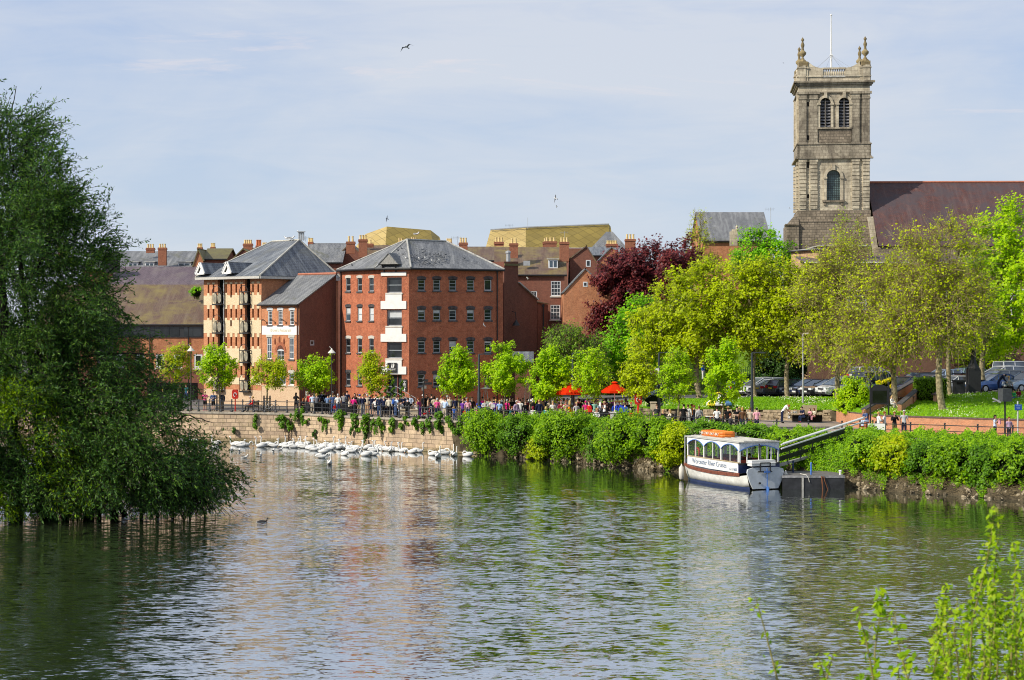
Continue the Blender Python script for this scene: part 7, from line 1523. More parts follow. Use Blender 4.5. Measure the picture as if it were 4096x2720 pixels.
for px,off,y0,lab in((1776,6,1540,'pyramid patio heater with flat white top by the warehouse wall'),(2108,6,1524,'pyramid patio heater between two bushy young trees'),(1942,7,1552,'patio heater half hidden behind a tree and onlookers')):
 b=rail_pt(px,off);zt=ZW(y0,b.y);t=thing('patio_heater',lab,'patio heater',b);m_=MB()
 for sx_ in(-1,1):
  for sy in(-1,1):m_.bar(b+Vector((sx_*.28,sy*.28,.7)),(b.x+sx_*.1,b.y+sy*.1,zt-.05),.04)
 m_.box(b+Vector((0,0,.35)),(.6,.6,.7));m_.build('frame',M_GREY,t);m_=MB();m_.lathe((b.x,b.y,zt-.05),[(.42,0),(.4,.04),(.1,.1)],12);m_.build('hood',M_OFFW,t);m_=MB();m_.tube([b+Vector((0,0,.7)),(b.x,b.y,zt-.1)],.06,8);m_.build('tube',clearglass('heater_glass'),t)
def parasol(label,px,off,ytop,yrim,wpx,cols,z0=None,name='parasol'):
 b=rail_pt(px,off)if z0 is None else z0;d=b.y;s=PXM(d);r=wpx/2/s;zt,zr_=ZW(ytop,d),ZW(yrim,d);t=thing(name,label,'parasol',b);m_=MB();m_.tube([b,(b.x,b.y,zt+.05)],.035,6);m_.build('pole',M_WHITE,t)
 n=8
 for k in range(n):
  a0,a1=2*math.pi*(k+.5)/n,2*math.pi*(k+1.5)/n;P_=[Vector((b.x,b.y,zt)),Vector((b.x+math.cos(a0)*r,b.y+math.sin(a0)*r,zr_)),Vector((b.x+math.cos(a1)*r,b.y+math.sin(a1)*r,zr_))]
  md=[(P_[0]+P_[i])/2+Vector((0,0,.04))for i in(1,2)];m_=MB();m_.add([P_[0],md[0],md[1]],[(0,1,2)]);m_.add([md[0],P_[1],P_[2],md[1]],[(0,1,2,3)]);lo=[P_[1]-Vector((0,0,.16)),P_[2]-Vector((0,0,.16))];m_.add([P_[1],lo[0],lo[1],P_[2]],[(0,1,2,3)])
  m_.build('canopy_panel',cols[k%len(cols)],t)
 m_=MB()
 for k in range(n):a0=2*math.pi*(k+.5)/n;m_.tube([(b.x,b.y,zt-.15),(b.x+math.cos(a0)*r*.98,b.y+math.sin(a0)*r*.98,zr_-.02)],.012,3)
 m_.lathe((b.x,b.y,zt),[(.3,-.03),(.2,.05),(.04,.1)],8);m_.build('frame',cols[0],t)
CR=leafmat('parasol_red',[(.80,.05,.02),(.82,.06,.02)],.45,.8)
parasol('red parasol partly behind a young tree, left of the two',2288,4.5,1535,1569,140,[CR]);parasol('red parasol over the band, right of the two',2458,4.5,1530,1563,116,[CR])
parasol('striped yellow, white and blue parasol on the grass',2876,0,1572,1612,106,[plain('par_yel',(.75,.58,.04),.7),plain('par_wht',(.75,.76,.76),.7),plain('par_blu',(.15,.35,.65),.7),plain('par_wht2',(.72,.76,.78),.7)],z0=slope_pt(2876,.15))
def bench(label,p,rz,L=1.6,name='park_bench',mat=None,back=True):
 t=thing(name,label,'bench',p,rz);m_=MB();mt=mat or plain('bench_dark',(.05,.04,.03),.7)
 for k in range(4):m_.box((0,-.18+k*.13,.45),(L,.1,.03))
 m_.build('seat',mt,t,world=False)
 if back:
  m_=MB()
  for k in range(4):m_.box((0,.28+k*.03,.58+k*.12),(L,.03,.09))
  m_.build('backrest',mt,t,world=False)
 for x in(-L/2+.08,L/2-.08):
  m_=MB();m_.bar((x,-.22,0),(x,-.2,.62),.05);m_.bar((x,.3,0),(x,.36,1.0),.05);m_.bar((x,-.2,.62),(x,.32,.66),.05);m_.bar((x,-.2,.42),(x,.3,.42),.05);m_.build('leg',M_BLACK,t,world=False)
 return t
bp_=rail_pt(1000,1.6);bench('dark wooden bench with armrests where the couple sits',bp_+Vector((.25,0,0)),R(-100),1.5)
for px,off,lab in((2398,1.3,'dark bench below the right parasol near the children'),(2500,1.3,'dark bench under the seated red jumper'),(2690,3.2,'dark bench holding the cream jacket and black top pair'),(2860,2.2,'dark bench beside the narrow tree with seated children')):bench(lab,rail_pt(px,off),R(10),1.6,mat=M_BLACK)
def block_bench(label,px0,px1,y0,y1,d,mat,slat=False):
 a,b=W(px0,y1,d),W(px1,y0,d);t=thing('stone_bench',label,'bench',((a.x+b.x)/2,d,a.z));m_=MB()
 if slat:
  n=int((b.x-a.x)/.22)
  for k in range(n):x=a.x+(k+.5)*(b.x-a.x)/n;m_.box((x,d+.45,b.z-.07),((b.x-a.x)/n*.8,1.1,.14))
  m_.build('slatted_top',M_RUBBLE if False else plain('bench_oak',(.42,.34,.23),.8),t);m_=MB();m_.bbox(a.x+.5,b.x-.1,d+.1,d+.8,ZP,b.z-.16);m_.build('base',M_DARK,t)  # dark block stands in for the shaded void below the slats
  m_=MB();m_.bar((b.x-1.6,d+.9,b.z+.35),(b.x-.4,d+.9,b.z+.35),.08,.5);m_.build('backrest',plain('bench_oak',(.42,.34,.23),.8),t)
 else:m_.bbox(a.x,b.x,d,d+.6,a.z,b.z);m_.bbox(a.x-.05,b.x+.05,d-.05,d+.65,b.z-.0,b.z+.08);m_.build('block',mat,t)
ST2=plain('stone_bench',(.55,.47,.34),.85,.2,0,.15,3)
block_bench('pale stone block seat left of the black trouser onlooker',1597,1628,1640,1658,qd(1612)+1.9,ST2);block_bench('pale stone block seat right of the black trouser onlooker',1642,1674,1641,1658,qd(1658)+1.9,ST2);block_bench('long curved oak slatted bench where the family sits',3150,3295,1653,1680,144.3,ST2,True)
block_bench('pale planter block left of the cyclist by the blue-grey shrub',2604,2625,1612,1662,143.8,ST2);
def bicycle(label,p,rz,fr=M_BLACK,sc=1.0):
 t=thing('bicycle',label,'bicycle',p,rz,scale=sc)
 for x in(-.52,.52):
  m_=MB();m_.tube([(x+math.cos(a)*.33,0,.34+math.sin(a)*.33)for a in[k*math.pi/9 for k in range(19)]],.018,4)
  for k in range(6):m_.tube([(x,0,.34),(x+math.cos(k*1.047)*.33,0,.34+math.sin(k*1.047)*.33)],.004,3)
  m_.build('wheel',M_TYRE,t,world=False)
 m_=MB()
 for a,b in(((-.52,.34),(-.15,.3)),((-.15,.3),(-.25,.85)),((-.25,.78),(.35,.8)),((-.15,.3),(.37,.75)),((.33,.9),(.52,.34)),((-.52,.34),(-.24,.75))):m_.tube([(a[0],0,a[1]),(b[0],0,b[1])],.018,5)
 m_.build('frame',fr,t,world=False);m_=MB();m_.tube([(.3,-.25,.98),(.36,0,.98),(.3,.25,.98)],.015,5);m_.tube([(.34,0,.88),(.35,0,.98)],.015,5);m_.build('handlebar',M_BLACK,t,world=False);m_=MB();m_.box((-.27,0,.9),(.26,.12,.05));m_.build('saddle',M_BLACK,t,world=False)
 return t
bicycle('dark bicycle with panniers leaning by the guarded tree',rail_pt(1062,1.1),R(15));bicycle('second bicycle with white frame leaning by the guarded tree',rail_pt(1082,1.0),R(25),M_WHITE);bicycle('bicycle held still beside the bench by the slate lamp column',rail_pt(2628,1.2),R(80),M_WHITE);bicycle('bicycle parked behind the boy in the blue shirt',rail_pt(1812,2.4),R(10))
for px,lab in((1517,'spiral topiary leftmost at the entrance rail'),(1545,'spiral topiary second from the left at the entrance'),(1572,'spiral topiary third from the left at the entrance'),(1607,'spiral topiary under the black menu board')):
 b=W(px,1606,165.5);b.z=ZP;t=thing('spiral_topiary',lab,'topiary',b,group='spiral topiary at the entrance');rs=np.random.RandomState(px);a=np.linspace(0,6*math.pi,520);h=np.linspace(.75,2.7,520);r=.26*(1-np.linspace(0,1,520)*.7)
 P=np.stack([b.x+np.cos(a)*r,b.y+np.sin(a)*r,b.z+h],1)+rs.normal(0,.045,(520,3));N=P-np.array([b.x,b.y,b.z+1.7]);V,F=leaf_quads(P,N,.12,.8,rs);mesh_np('foliage',V,F,L_WALLP,t);m_=MB();m_.lathe(b,[(.2,0),(.28,.5),(.3,.55)],8);m_.tube([b+Vector((0,0,.5)),b+Vector((0,0,2.6))],.02,5);m_.build('pot',M_BLACK,t)
for px,off,lab in((1253,6,'long black-draped stall table left of the lamp post'),(1300,6.5,'black-draped stall table behind the check shirt'),(1383,6,'black-draped table between white shirt and red top'),):
 b=rail_pt(px,off);t=thing('stall_table',lab,'table',b);m_=MB();m_.box(b+Vector((0,0,.38)),(1.6,.7,.74));m_.build('cloth',M_BLACK,t);m_=MB();m_.box(b+Vector((0,0,.77)),(1.62,.72,.03));m_.build('tabletop',M_DARK,t)
t=thing('notice','cream notice panel on the railings of the dark side wall','notice',W(1228,1580,170));m_=MB();m_.box(W(1228,1580,169.5),(.24*1.1,.05,.75*.95));m_.build('panel',M_OFFW,t);m_=MB();m_.tube([W(1228,1590,169.6),(XW(1228,169.6),169.6,ZP)],.03,5);m_.build('post',M_BLACK,t)
t=thing('iron_fence','tall black iron fence and stair rail below the dark side wall','fence',W(1290,1630,170));
m0=MB();m0.bar((0,0,0),(0,0,2.1),.04);first=None
for k in range(18):
 q=Vector((XW(1205+k*8,170.5),170.5,ZP))-t.location
 if first is None:first=m0.build('bar',M_BLACK,t,world=False);o=first
 else:o=first.copy();COL.objects.link(o)
 o.location=q
m_=MB();m_.bar(Vector((XW(1205,170.5),170.5,ZP+2.0)),Vector((XW(1341,170.5),170.5,ZP+2.0)),.05);m_.tube([W(1290,1600,169),W(1350,1555,171)],.05,5);m_.build('rail',M_BLACK,t)
t=thing('bollard','black bollard by the road behind the walkers','bollard',W(774,1605,183));m_=MB();b=W(774,1605,183);b.z=ZP;m_.lathe(b,[(.12,0),(.1,.1),(.08,.9),(.12,1.0),(.06,1.1),(.1,1.15),(0,1.25)],8);m_.build('post',M_BLACK,t)
t=thing('green_fence','low green railing fence on the hill behind the car park','fence',W(3060,1510,180));m_=MB();fst=None;m0=MB();m0.bar((0,0,0),(0,0,1.3),.05)
for k in range(30):
 q=W(2965+k*8,1522,179)-t.location
 if fst is None:fst=m0.build('bar',plain('fence_green',(.01,.06,.04),.5),t,world=False);o=fst
 else:o=fst.copy();COL.objects.link(o)
 o.location=q
for y in(1480,1515):m_.bar(W(2960,y,179),W(3205,y,179),.06)
m_.build('rail',MATS['fence_green'],t)
for px,off,col,lab in((2440,4.0,(.5,.02,.03),'red-fronted stall table beside the white-shirted reader'),(2462,3.4,(.75,.75,.72),'white tray table in front of the band'),(2850,4.0,(.72,.72,.7),'white box table behind the narrow tree')):
 b=rail_pt(px,off);t=thing('stall_table',lab,'table',b);m_=MB();m_.box(b+Vector((0,0,.45)),(.8,.5,.88));m_.build('front',plain('stall_%d'%px,col,.6),t);m_=MB();m_.box(b+Vector((0,0,.92)),(.95,.6,.05));m_.build('tabletop',M_WHITE,t)
SKEL={}
def body_mesh(key,J,R_,edges,root):
 """one continuous skinned surface from a joint skeleton"""
 names=list(J);idx={n:i for i,n in enumerate(names)};me=bpy.data.meshes.new('body_'+key);me.from_pydata([J[n]for n in names],[(idx[a],idx[b])for a,b in edges],[])
 o=bpy.data.objects.new('tmp',me);link(o);md=o.modifiers.new('s','SKIN');md.use_smooth_shade=True;md.branch_smoothing=.3;sv=me.skin_vertices[0].data
 for n in names:r=R_[n];sv[idx[n]].radius=r if hasattr(r,'__len__')else(r,r)
 sv[idx[root]].use_root=True;md2=o.modifiers.new('u','SUBSURF');md2.levels=1;md2.render_levels=1
 dg=bpy.context.evaluated_depsgraph_get();dg.update();m2=bpy.data.meshes.new_from_object(o.evaluated_get(dg));bpy.data.objects.remove(o);bpy.data.meshes.remove(me)
 return m2
def skel(pose,arms,legs,female=False,lean=0.0):
 """J: joints in metres, figure faces -y; arms: list of two (elbow, wrist); legs: two (knee, ankle, toe); pelvis height taken from legs"""
 pz=pose.get('pz',.93);ly=lean;J={};Rr={}
 def a(n,p,r):J[n]=p;Rr[n]=r
 sw=.165 if female else .185
 a('pelvis',(0,0,pz),(.145,.105));a('waist',(0,-ly*.3,pz+.17),(.118 if female else .135,.095));a('chest',(0,-ly*.75,pz+.38),(.145 if female else .16,.11));a('neck0',(0,-ly,pz+.52),(.075,.07));a('neck',(0,-ly*1.05-.005,pz+.58),.052)
 hy=-ly*1.15-pose.get('hf',.02);hz=pz+.60-pose.get('hd',0)
 a('jaw',(0,hy-.025,hz+.05),(.066,.07));a('skull',(0,hy+.005,hz+.13),(.078,.093));a('crown',(0,hy+.005,hz+.20),(.058,.066));a('nose',(0,hy-.105,hz+.085),.013)
 E=[('pelvis','waist'),('waist','chest'),('chest','neck0'),('neck0','neck'),('neck','jaw'),('jaw','skull'),('skull','crown'),('skull','nose')]
 for s_,(el,wr)in zip((-1,1),arms):
  k='L' if s_<0 else 'R';sh=(s_*sw,-ly*.9,pz+.47);a('sh'+k,sh,.058);a('el'+k,el,.042);a('wr'+k,wr,.029)
  d=Vector(wr)-Vector(el);d.normalize();h=Vector(wr)+d*.085;a('ha'+k,tuple(h),(.036,.024));E+=[('chest','sh'+k),('sh'+k,'el'+k),('el'+k,'wr'+k),('wr'+k,'ha'+k)]
 for s_,(kn,an,to)in zip((-1,1),legs):
  k='L' if s_<0 else 'R';a('hip'+k,(s_*.088,0,pz-.06),(.092,.09));a('kn'+k,kn,.058);a('an'+k,an,.040);a('to'+k,to,(.040,.030));E+=[('pelvis','hip'+k),('hip'+k,'kn'+k),('kn'+k,'an'+k),('an'+k,'to'+k)]
 return J,Rr,E
st=lambda dx=.1,f=0:[((-dx,-.01-f,.50),(-dx,.02-f,.09),(-dx-.02,-.13-f,.035)),((dx,-.01+f,.50),(dx,.02+f,.09),(dx+.02,-.13+f,.035))]
seat=[((-.1,-.42,.50),(-.1,-.40,.09),(-.12,-.55,.035)),((.1,-.42,.50),(.1,-.46,.09),(.12,-.61,.035))]
POSES={'stand':skel({},[((-.25,.02,1.15),(-.26,-.06,.90)),((.25,.02,1.15),(.26,-.06,.90))],st()),'lean':skel({'hd':.02,'hf':.04},[((-.27,-.10,1.16),(-.2,-.32,1.05)),((.27,-.10,1.16),(.2,-.32,1.05))],st(.12),lean=.10),'fold':skel({},[((-.26,-.06,1.16),(-.02,-.22,1.17)),((.26,-.06,1.16),(.03,-.24,1.11))],st(.09)),'phone':skel({'hd':.0},[((-.25,-.08,1.18),(-.06,-.26,1.42)),((.25,-.08,1.18),(.06,-.26,1.42))],st(.1)),'point':skel({},[((-.25,.02,1.15),(-.26,-.06,.92)),((.40,-.16,1.34),(.60,-.30,1.36))],st(.1)),'walk':skel({},[((-.24,.10,1.16),(-.26,.10,.92)),((.24,-.08,1.16),(.25,-.20,.96))],[((-.09,-.17,.52),(-.09,-.20,.11),(-.1,-.35,.05)),((.09,.02,.48),(.09,.26,.13),(.1,.16,.04))],lean=.03),'bend':skel({'hd':.28,'hf':.12},[((-.2,-.46,1.10),(-.12,-.62,.92)),((.2,-.46,1.10),(.12,-.62,.92))],st(.11),lean=.42),'sit':skel({'pz':.52},[((-.24,-.06,.74),(-.14,-.30,.66)),((.24,-.06,.74),(.14,-.30,.66))],seat),'sitlean':skel({'pz':.52,'hd':.06,'hf':.06},[((-.22,-.22,.72),(-.08,-.42,.70)),((.22,-.22,.72),(.08,-.42,.70))],seat,lean=.16),}
def classify(me,J,E):
 pts=[(a,b,Vector(J[a]),Vector(J[b]))for a,b in E];reg=[]
 for p in me.polygons:
  c=p.center;best=None;bd_=1e9
  for a,b,A,Bb in pts:
   ab=Bb-A;t=max(0,min(1,(c-A).dot(ab)/ab.length_squared));dd=(c-(A+ab*t)).length
   if a in('pelvis','waist','chest')or b.startswith('sh'):dd*=.72
   if dd<bd_:bd_=dd;best=(a,b,t)
  reg.append(best)
 return reg
def clothing(me,reg,test,name,off):
 keep=[p for p,r in zip(me.polygons,reg)if test(*r)];used={}
 vs=[];fs=[]
 for p in keep:
  f=[]
  for v in p.vertices:
   if v not in used:used[v]=len(vs);vs.append(me.vertices[v].co+me.vertices[v].normal*off)
   f.append(used[v])
  fs.append(f)
 m=bpy.data.meshes.new(name);m.from_pydata([tuple(v)for v in vs],[],fs);m.polygons.foreach_set('use_smooth',[True]*len(fs));m.update();m.materials.append(M_WHITE);return m
def fingers(J,mb):
 for k,s_ in(('L',-1),('R',1)):
  w=Vector(J['wr'+k]);h=Vector(J['ha'+k]);d=(h-w).normalized();side=d.cross(Vector((s_,0,.2))).normalized();nrm=d.cross(side).normalized()
  if nrm.y>0:nrm=-nrm
  for i,L in enumerate((.062,.074,.07,.054)):
   b=h+side*(i-1.5)*.018;m=b+d*L*.55+nrm*.008;e=m+d*L*.3+nrm*.022;mb.tube([b-d*.02,m,e],[.0095,.0085,.006],5)
  b=w+d*.03-side*.034;mb.tube([b,b+d*.04-side*.022+nrm*.01,b+d*.07-side*.024+nrm*.026],[.011,.010,.007],5)
PM={}
for key,(J,Rr,E)in POSES.items():
 me=body_mesh(key,J,Rr,E,'pelvis');reg=classify(me,J,E);torso=('pelvis','waist','chest')
 top=lambda a,b,t:(a=='waist')or(a=='pelvis' and b=='waist')or(a=='chest' and(b.startswith('sh')or(b=='neck0' and t<.75)))
 PM[key]=dict(J=J,top_s=clothing(me,reg,lambda a,b,t:top(a,b,t)or(a.startswith('sh')and t<.75),'shirt_'+key,.016),top_l=clothing(me,reg,lambda a,b,t:top(a,b,t)or a.startswith('sh')or(a.startswith('el')and t<.97),'jacket_'+key,.020),tr_l=clothing(me,reg,lambda a,b,t:(a=='pelvis' and b.startswith('hip'))or a.startswith('hip')or(a.startswith('kn')and t<.97),'trousers_'+key,.016),tr_s=clothing(me,reg,lambda a,b,t:(a=='pelvis' and b.startswith('hip'))or(a.startswith('hip')and t<.92),'shorts_'+key,.022),shoe=clothing(me,reg,lambda a,b,t:a.startswith('an'),'shoes_'+key,.012))
 fb_=MB();fingers(J,fb_);sk=Vector(J['skull']);nv0=len(me.vertices)
 for s_ in(-1,1):fb_.ball(sk+Vector((s_*.082,.0,-.02)),.02,0,6,4,(.5,1,1.5))
 eb=MB()
 for s_ in(-1,1):eb.ball(sk+Vector((s_*.032,-.088,-.005)),.011,0,6,4)
 eb.box(sk+Vector((0,-.092,-.083)),(.04,.012,.008))
 V0=[tuple(v.co)for v in me.vertices];F0=[tuple(p.vertices)for p in me.polygons];mi=[0]*len(F0)
 for q,k in((fb_,0),(eb,1)):b=len(V0);V0+=q.v;F0+=[tuple(b+i for i in f)for f in q.f];mi+=[k]*len(q.f)
 m2=bpy.data.meshes.new('person_'+key);m2.from_pydata(V0,[],F0);m2.materials.append(M_WHITE);m2.materials.append(plain('face_dark',(.05,.025,.02),.6));m2.polygons.foreach_set('material_index',mi);m2.polygons.foreach_set('use_smooth',[True]*len(F0));m2.update();PM[key]['body']=m2
def hair_mesh(kind,J):
 c=Vector(J['skull']);m_=MB();vs=[];n=12
 if kind=='bald':return None
 def cap(r,lo,sc=(.09,.112,.115),dy=.012,z0=.015):
  rows=6;V=[]
  for i in range(rows+1):
   ph=(math.pi/2+lo)*i/rows
   for k in range(n):
    a=2*math.pi*k/n;x,y=math.sin(ph)*math.sin(a),math.sin(ph)*math.cos(a);z=math.cos(ph)
    if y<-.35 and z<.35:z=.35+(z-.35)*.15;
    V.append(c+Vector((x*sc[0],y*sc[1]+dy,z*sc[2]+z0)))
  m_.add(V,[(i*n+k,i*n+(k+1)%n,(i+1)*n+(k+1)%n,(i+1)*n+k)for i in range(rows)for k in range(n)])
 if kind in('short','cap','straw'):cap(1,.45)
 if kind=='long':
  cap(1,.5);m_.ball(c+Vector((0,.075,-.11)),1,0,10,7,(.095,.05,.19))
 if kind=='bob':cap(1,.8,(.105,.12,.12));m_.ball(c+Vector((0,.05,-.04)),1,0,10,6,(.105,.075,.12))
 if kind=='bun':cap(1,.45);m_.ball(c+Vector((0,.12,.03)),.045,0,8,6)
 me=None;t=m_.build('hair',M_WHITE,None);me=t.data;me.polygons.foreach_set('use_smooth',[True]*len(me.polygons));bpy.data.objects.remove(t);return me
def hat_mesh(kind,J):
 c=Vector(J['skull']);m_=MB()
 if kind=='straw':m_.lathe(c+Vector((0,0,.055)),[(.19,0),(.19,.012),(.1,.02),(.095,.09),(.05,.10)],14)
 else:m_.lathe(c+Vector((0,.01,.045)),[(.1,0),(.1,.03),(.08,.075),(.03,.095)],12);m_.box(c+Vector((0,-.13,.055)),(.12,.1,.012))
 t=m_.build('hat',M_WHITE,None);me=t.data;bpy.data.objects.remove(t);return me
HM={}
SKIN=[plain('skin_light',(.62,.37,.26),.6,.3,0,.05),plain('skin_tan',(.48,.27,.17),.6,.3,0,.05),plain('skin_fair',(.70,.46,.35),.6,.3,0,.05)]
CO=dict(white=(.78,.78,.76),cream=(.68,.62,.5),black=(.012,.012,.014),navy=(.015,.02,.055),dkgrey=(.05,.05,.055),grey=(.28,.28,.29),ltgrey=(.5,.5,.5),denim=(.06,.10,.22),blue=(.04,.12,.45),sky=(.30,.45,.72),pale=(.52,.62,.78),pink=(.75,.10,.30),rose=(.72,.35,.42),magenta=(.62,.02,.20),red=(.58,.02,.02),burg=(.22,.02,.04),purple=(.14,.04,.30),lilac=(.42,.30,.45),teal=(.03,.14,.17),turq=(.08,.52,.60),green=(.03,.35,.12),mint=(.25,.52,.42),olive=(.13,.12,.05),khaki=(.42,.34,.20),tan=(.5,.33,.2),beige=(.55,.47,.36),brown=(.12,.06,.03),orange=(.8,.22,.01),yellow=(.75,.55,.05),plum=(.30,.04,.16),gold=(.45,.27,.08),ginger=(.35,.10,.03),silver=(.5,.5,.5),auburn=(.2,.05,.02),blonde=(.6,.42,.16),dark=(.02,.015,.012),cobalt=(.02,.06,.5),straw=(.7,.52,.18),sage=(.3,.38,.3))
def cm(c,kind='cloth'):
 if '/' in c:
  a,b=c.split('/');nm='cloth_'+a+'_'+b
  if nm in MATS:return MATS[nm]
  m,nt,out=nmat(nm);B=NB(nt);ob=B.n('TexCoord').outputs['Object'];w=B.n('TexWave');w.bands_direction='Z';w.inputs['Scale'].default_value=3.6;B.l(ob,w.inputs['Vector'])
  B.l(B.bsdf(B.mix(B.ramp(w.outputs['Fac'],[(.45,0),(.55,1)]),CO[a],CO[b]),.85,.15),out.inputs[0]);MATS[nm]=m;return m
 return plain(kind+'_'+c,CO[c],.85,.15,0,.12,5)
LABELS=set()
def person(label,px,off,pose='stand',top='white',bot='denim',hair=('short','brown'),rz=0,h=1.0,sleeves='l',legs='l',base=None,shoes='black',extra=None,hat=None):
 """rz: 0 faces the river, 180 faces the buildings"""
 assert label not in LABELS,label
 LABELS.add(label);b=base if base is not None else rail_pt(px,off);pm=PM[pose];r_=random.Random(label)
 def ob(name,me,mat,parent=None):
  o=bpy.data.objects.new(name,me);link(o)
  if parent:o.parent=parent
  o.material_slots[0].link='OBJECT';o.material_slots[0].material=mat;return o
 P=ob('person',pm['body'],SKIN[r_.randrange(3)]);P.location=b;P.rotation_euler=(0,0,R(rz));P.scale=(h,h,h);tag(P,label,'person','people on the riverside')
 ob('shirt',pm['top_l' if sleeves=='l' else 'top_s'],cm(top),P);ob('trousers',pm['tr_l' if legs=='l' else 'tr_s'],cm(bot),P);ob('shoes',pm['shoe'],cm(shoes),P)
 k=hair[0]
 if k!='bald':
  if(k,pose)not in HM:HM[(k,pose)]=hair_mesh(k,pm['J'])
  ob('hair',HM[(k,pose)],cm(hair[1],'hair'),P)
 if hat:
  kk=('h'+hat[0],pose)
  if kk not in HM:HM[kk]=hat_mesh(hat[0],pm['J'])
  ob('hat',HM[kk],cm(hat[1],'hat'),P)
 if extra:things_held(extra,P,pm['J'],h,b,rz)
 return P
def things_held(ex,P,J,h,b,rz):
 nm,col,lab=ex;M_=Matrix.Rotation(R(rz),3,'Z')
 if nm=='backpack':c=Vector((0,.2,J['chest'][2]-.03));m_=MB();m_.ball((0,0,0),1,0,10,7,(.15,.11,.22));m_.box((0,.08,-.08),(.2,.08,.16))
 elif nm in('handbag','carrier_bag'):c=Vector(J['haR'])+Vector((.02,0,-.22));m_=MB();m_.box((0,0,0),(.28,.12,.26));m_.tube([(-.09,0,.13),(0,0,.24),(.09,0,.13)],.01,4)
 elif nm=='camera':c=Vector(J['haR'])+Vector((-.06,-.03,.03));m_=MB();m_.box((0,0,0),(.13,.06,.08));m_.tube([(0,-.03,0),(0,-.1,0)],.03,8)
 elif nm=='paper':c=(Vector(J['haR'])+Vector(J['haL']))/2+Vector((0,-.06,.06));m_=MB();m_.box((0,0,0),(.36,.02,.26))
 loc=b+M_@(c*h);o=m_.build(nm,cm(col));o.location=loc;o.rotation_euler=(0,0,R(rz));tag(o,lab,nm.replace('_',' '))
S='short';Lg='long';Bb='bob'
def Pp(*a,**k):return person(*a,**k)
Pp('person in yellow cap and dark top, just clear of the willow leaves',652,4,'stand','dkgrey','khaki',(S,'brown'),20,hat=('cap','yellow'))
Pp('person in purple and white striped polo and dark jeans, near the willow',692,4.6,'stand','plum/white','navy',(S,'brown'),10,sleeves='s')
Pp('person in black top walking beside the navy tee shirt on the road',722,20,'walk','black','navy',(S,'dark'),-30,base=gpt(722,184,ZP))
Pp('person in navy tee shirt and blue jeans striding on the road',745,20,'walk','teal','denim',(S,'ginger'),-15,sleeves='s',base=gpt(745,184,ZP))
Pp('person in bright pink tee shirt and black capri leggings',820,2.2,'fold','pink','black',(S,'blonde'),5,sleeves='s',legs='s',shoes='magenta')
Pp('person in blue fleece and black shorts with hands on hips',853,1.6,'fold','denim','black',(S,'gold'),0,legs='s')
Pp('person in dark blazer over white shirt and khaki trousers',888,2.4,'stand','navy','khaki',(S,'brown'),-15)
sb=Vector((bp_.x+.2,bp_.y,ZP))
Pp('person seated on the bench in grey-blue top with white bag on lap',0,0,'sit','grey','dkgrey',(S,'silver'),-80,base=sb+Vector((-.25,.45,-.0)))
Pp('person seated on the bench in red jumper and dark trousers',0,0,'sit','red','dkgrey',(S,'gold'),-80,base=sb+Vector((.1,-.25,-.0)))
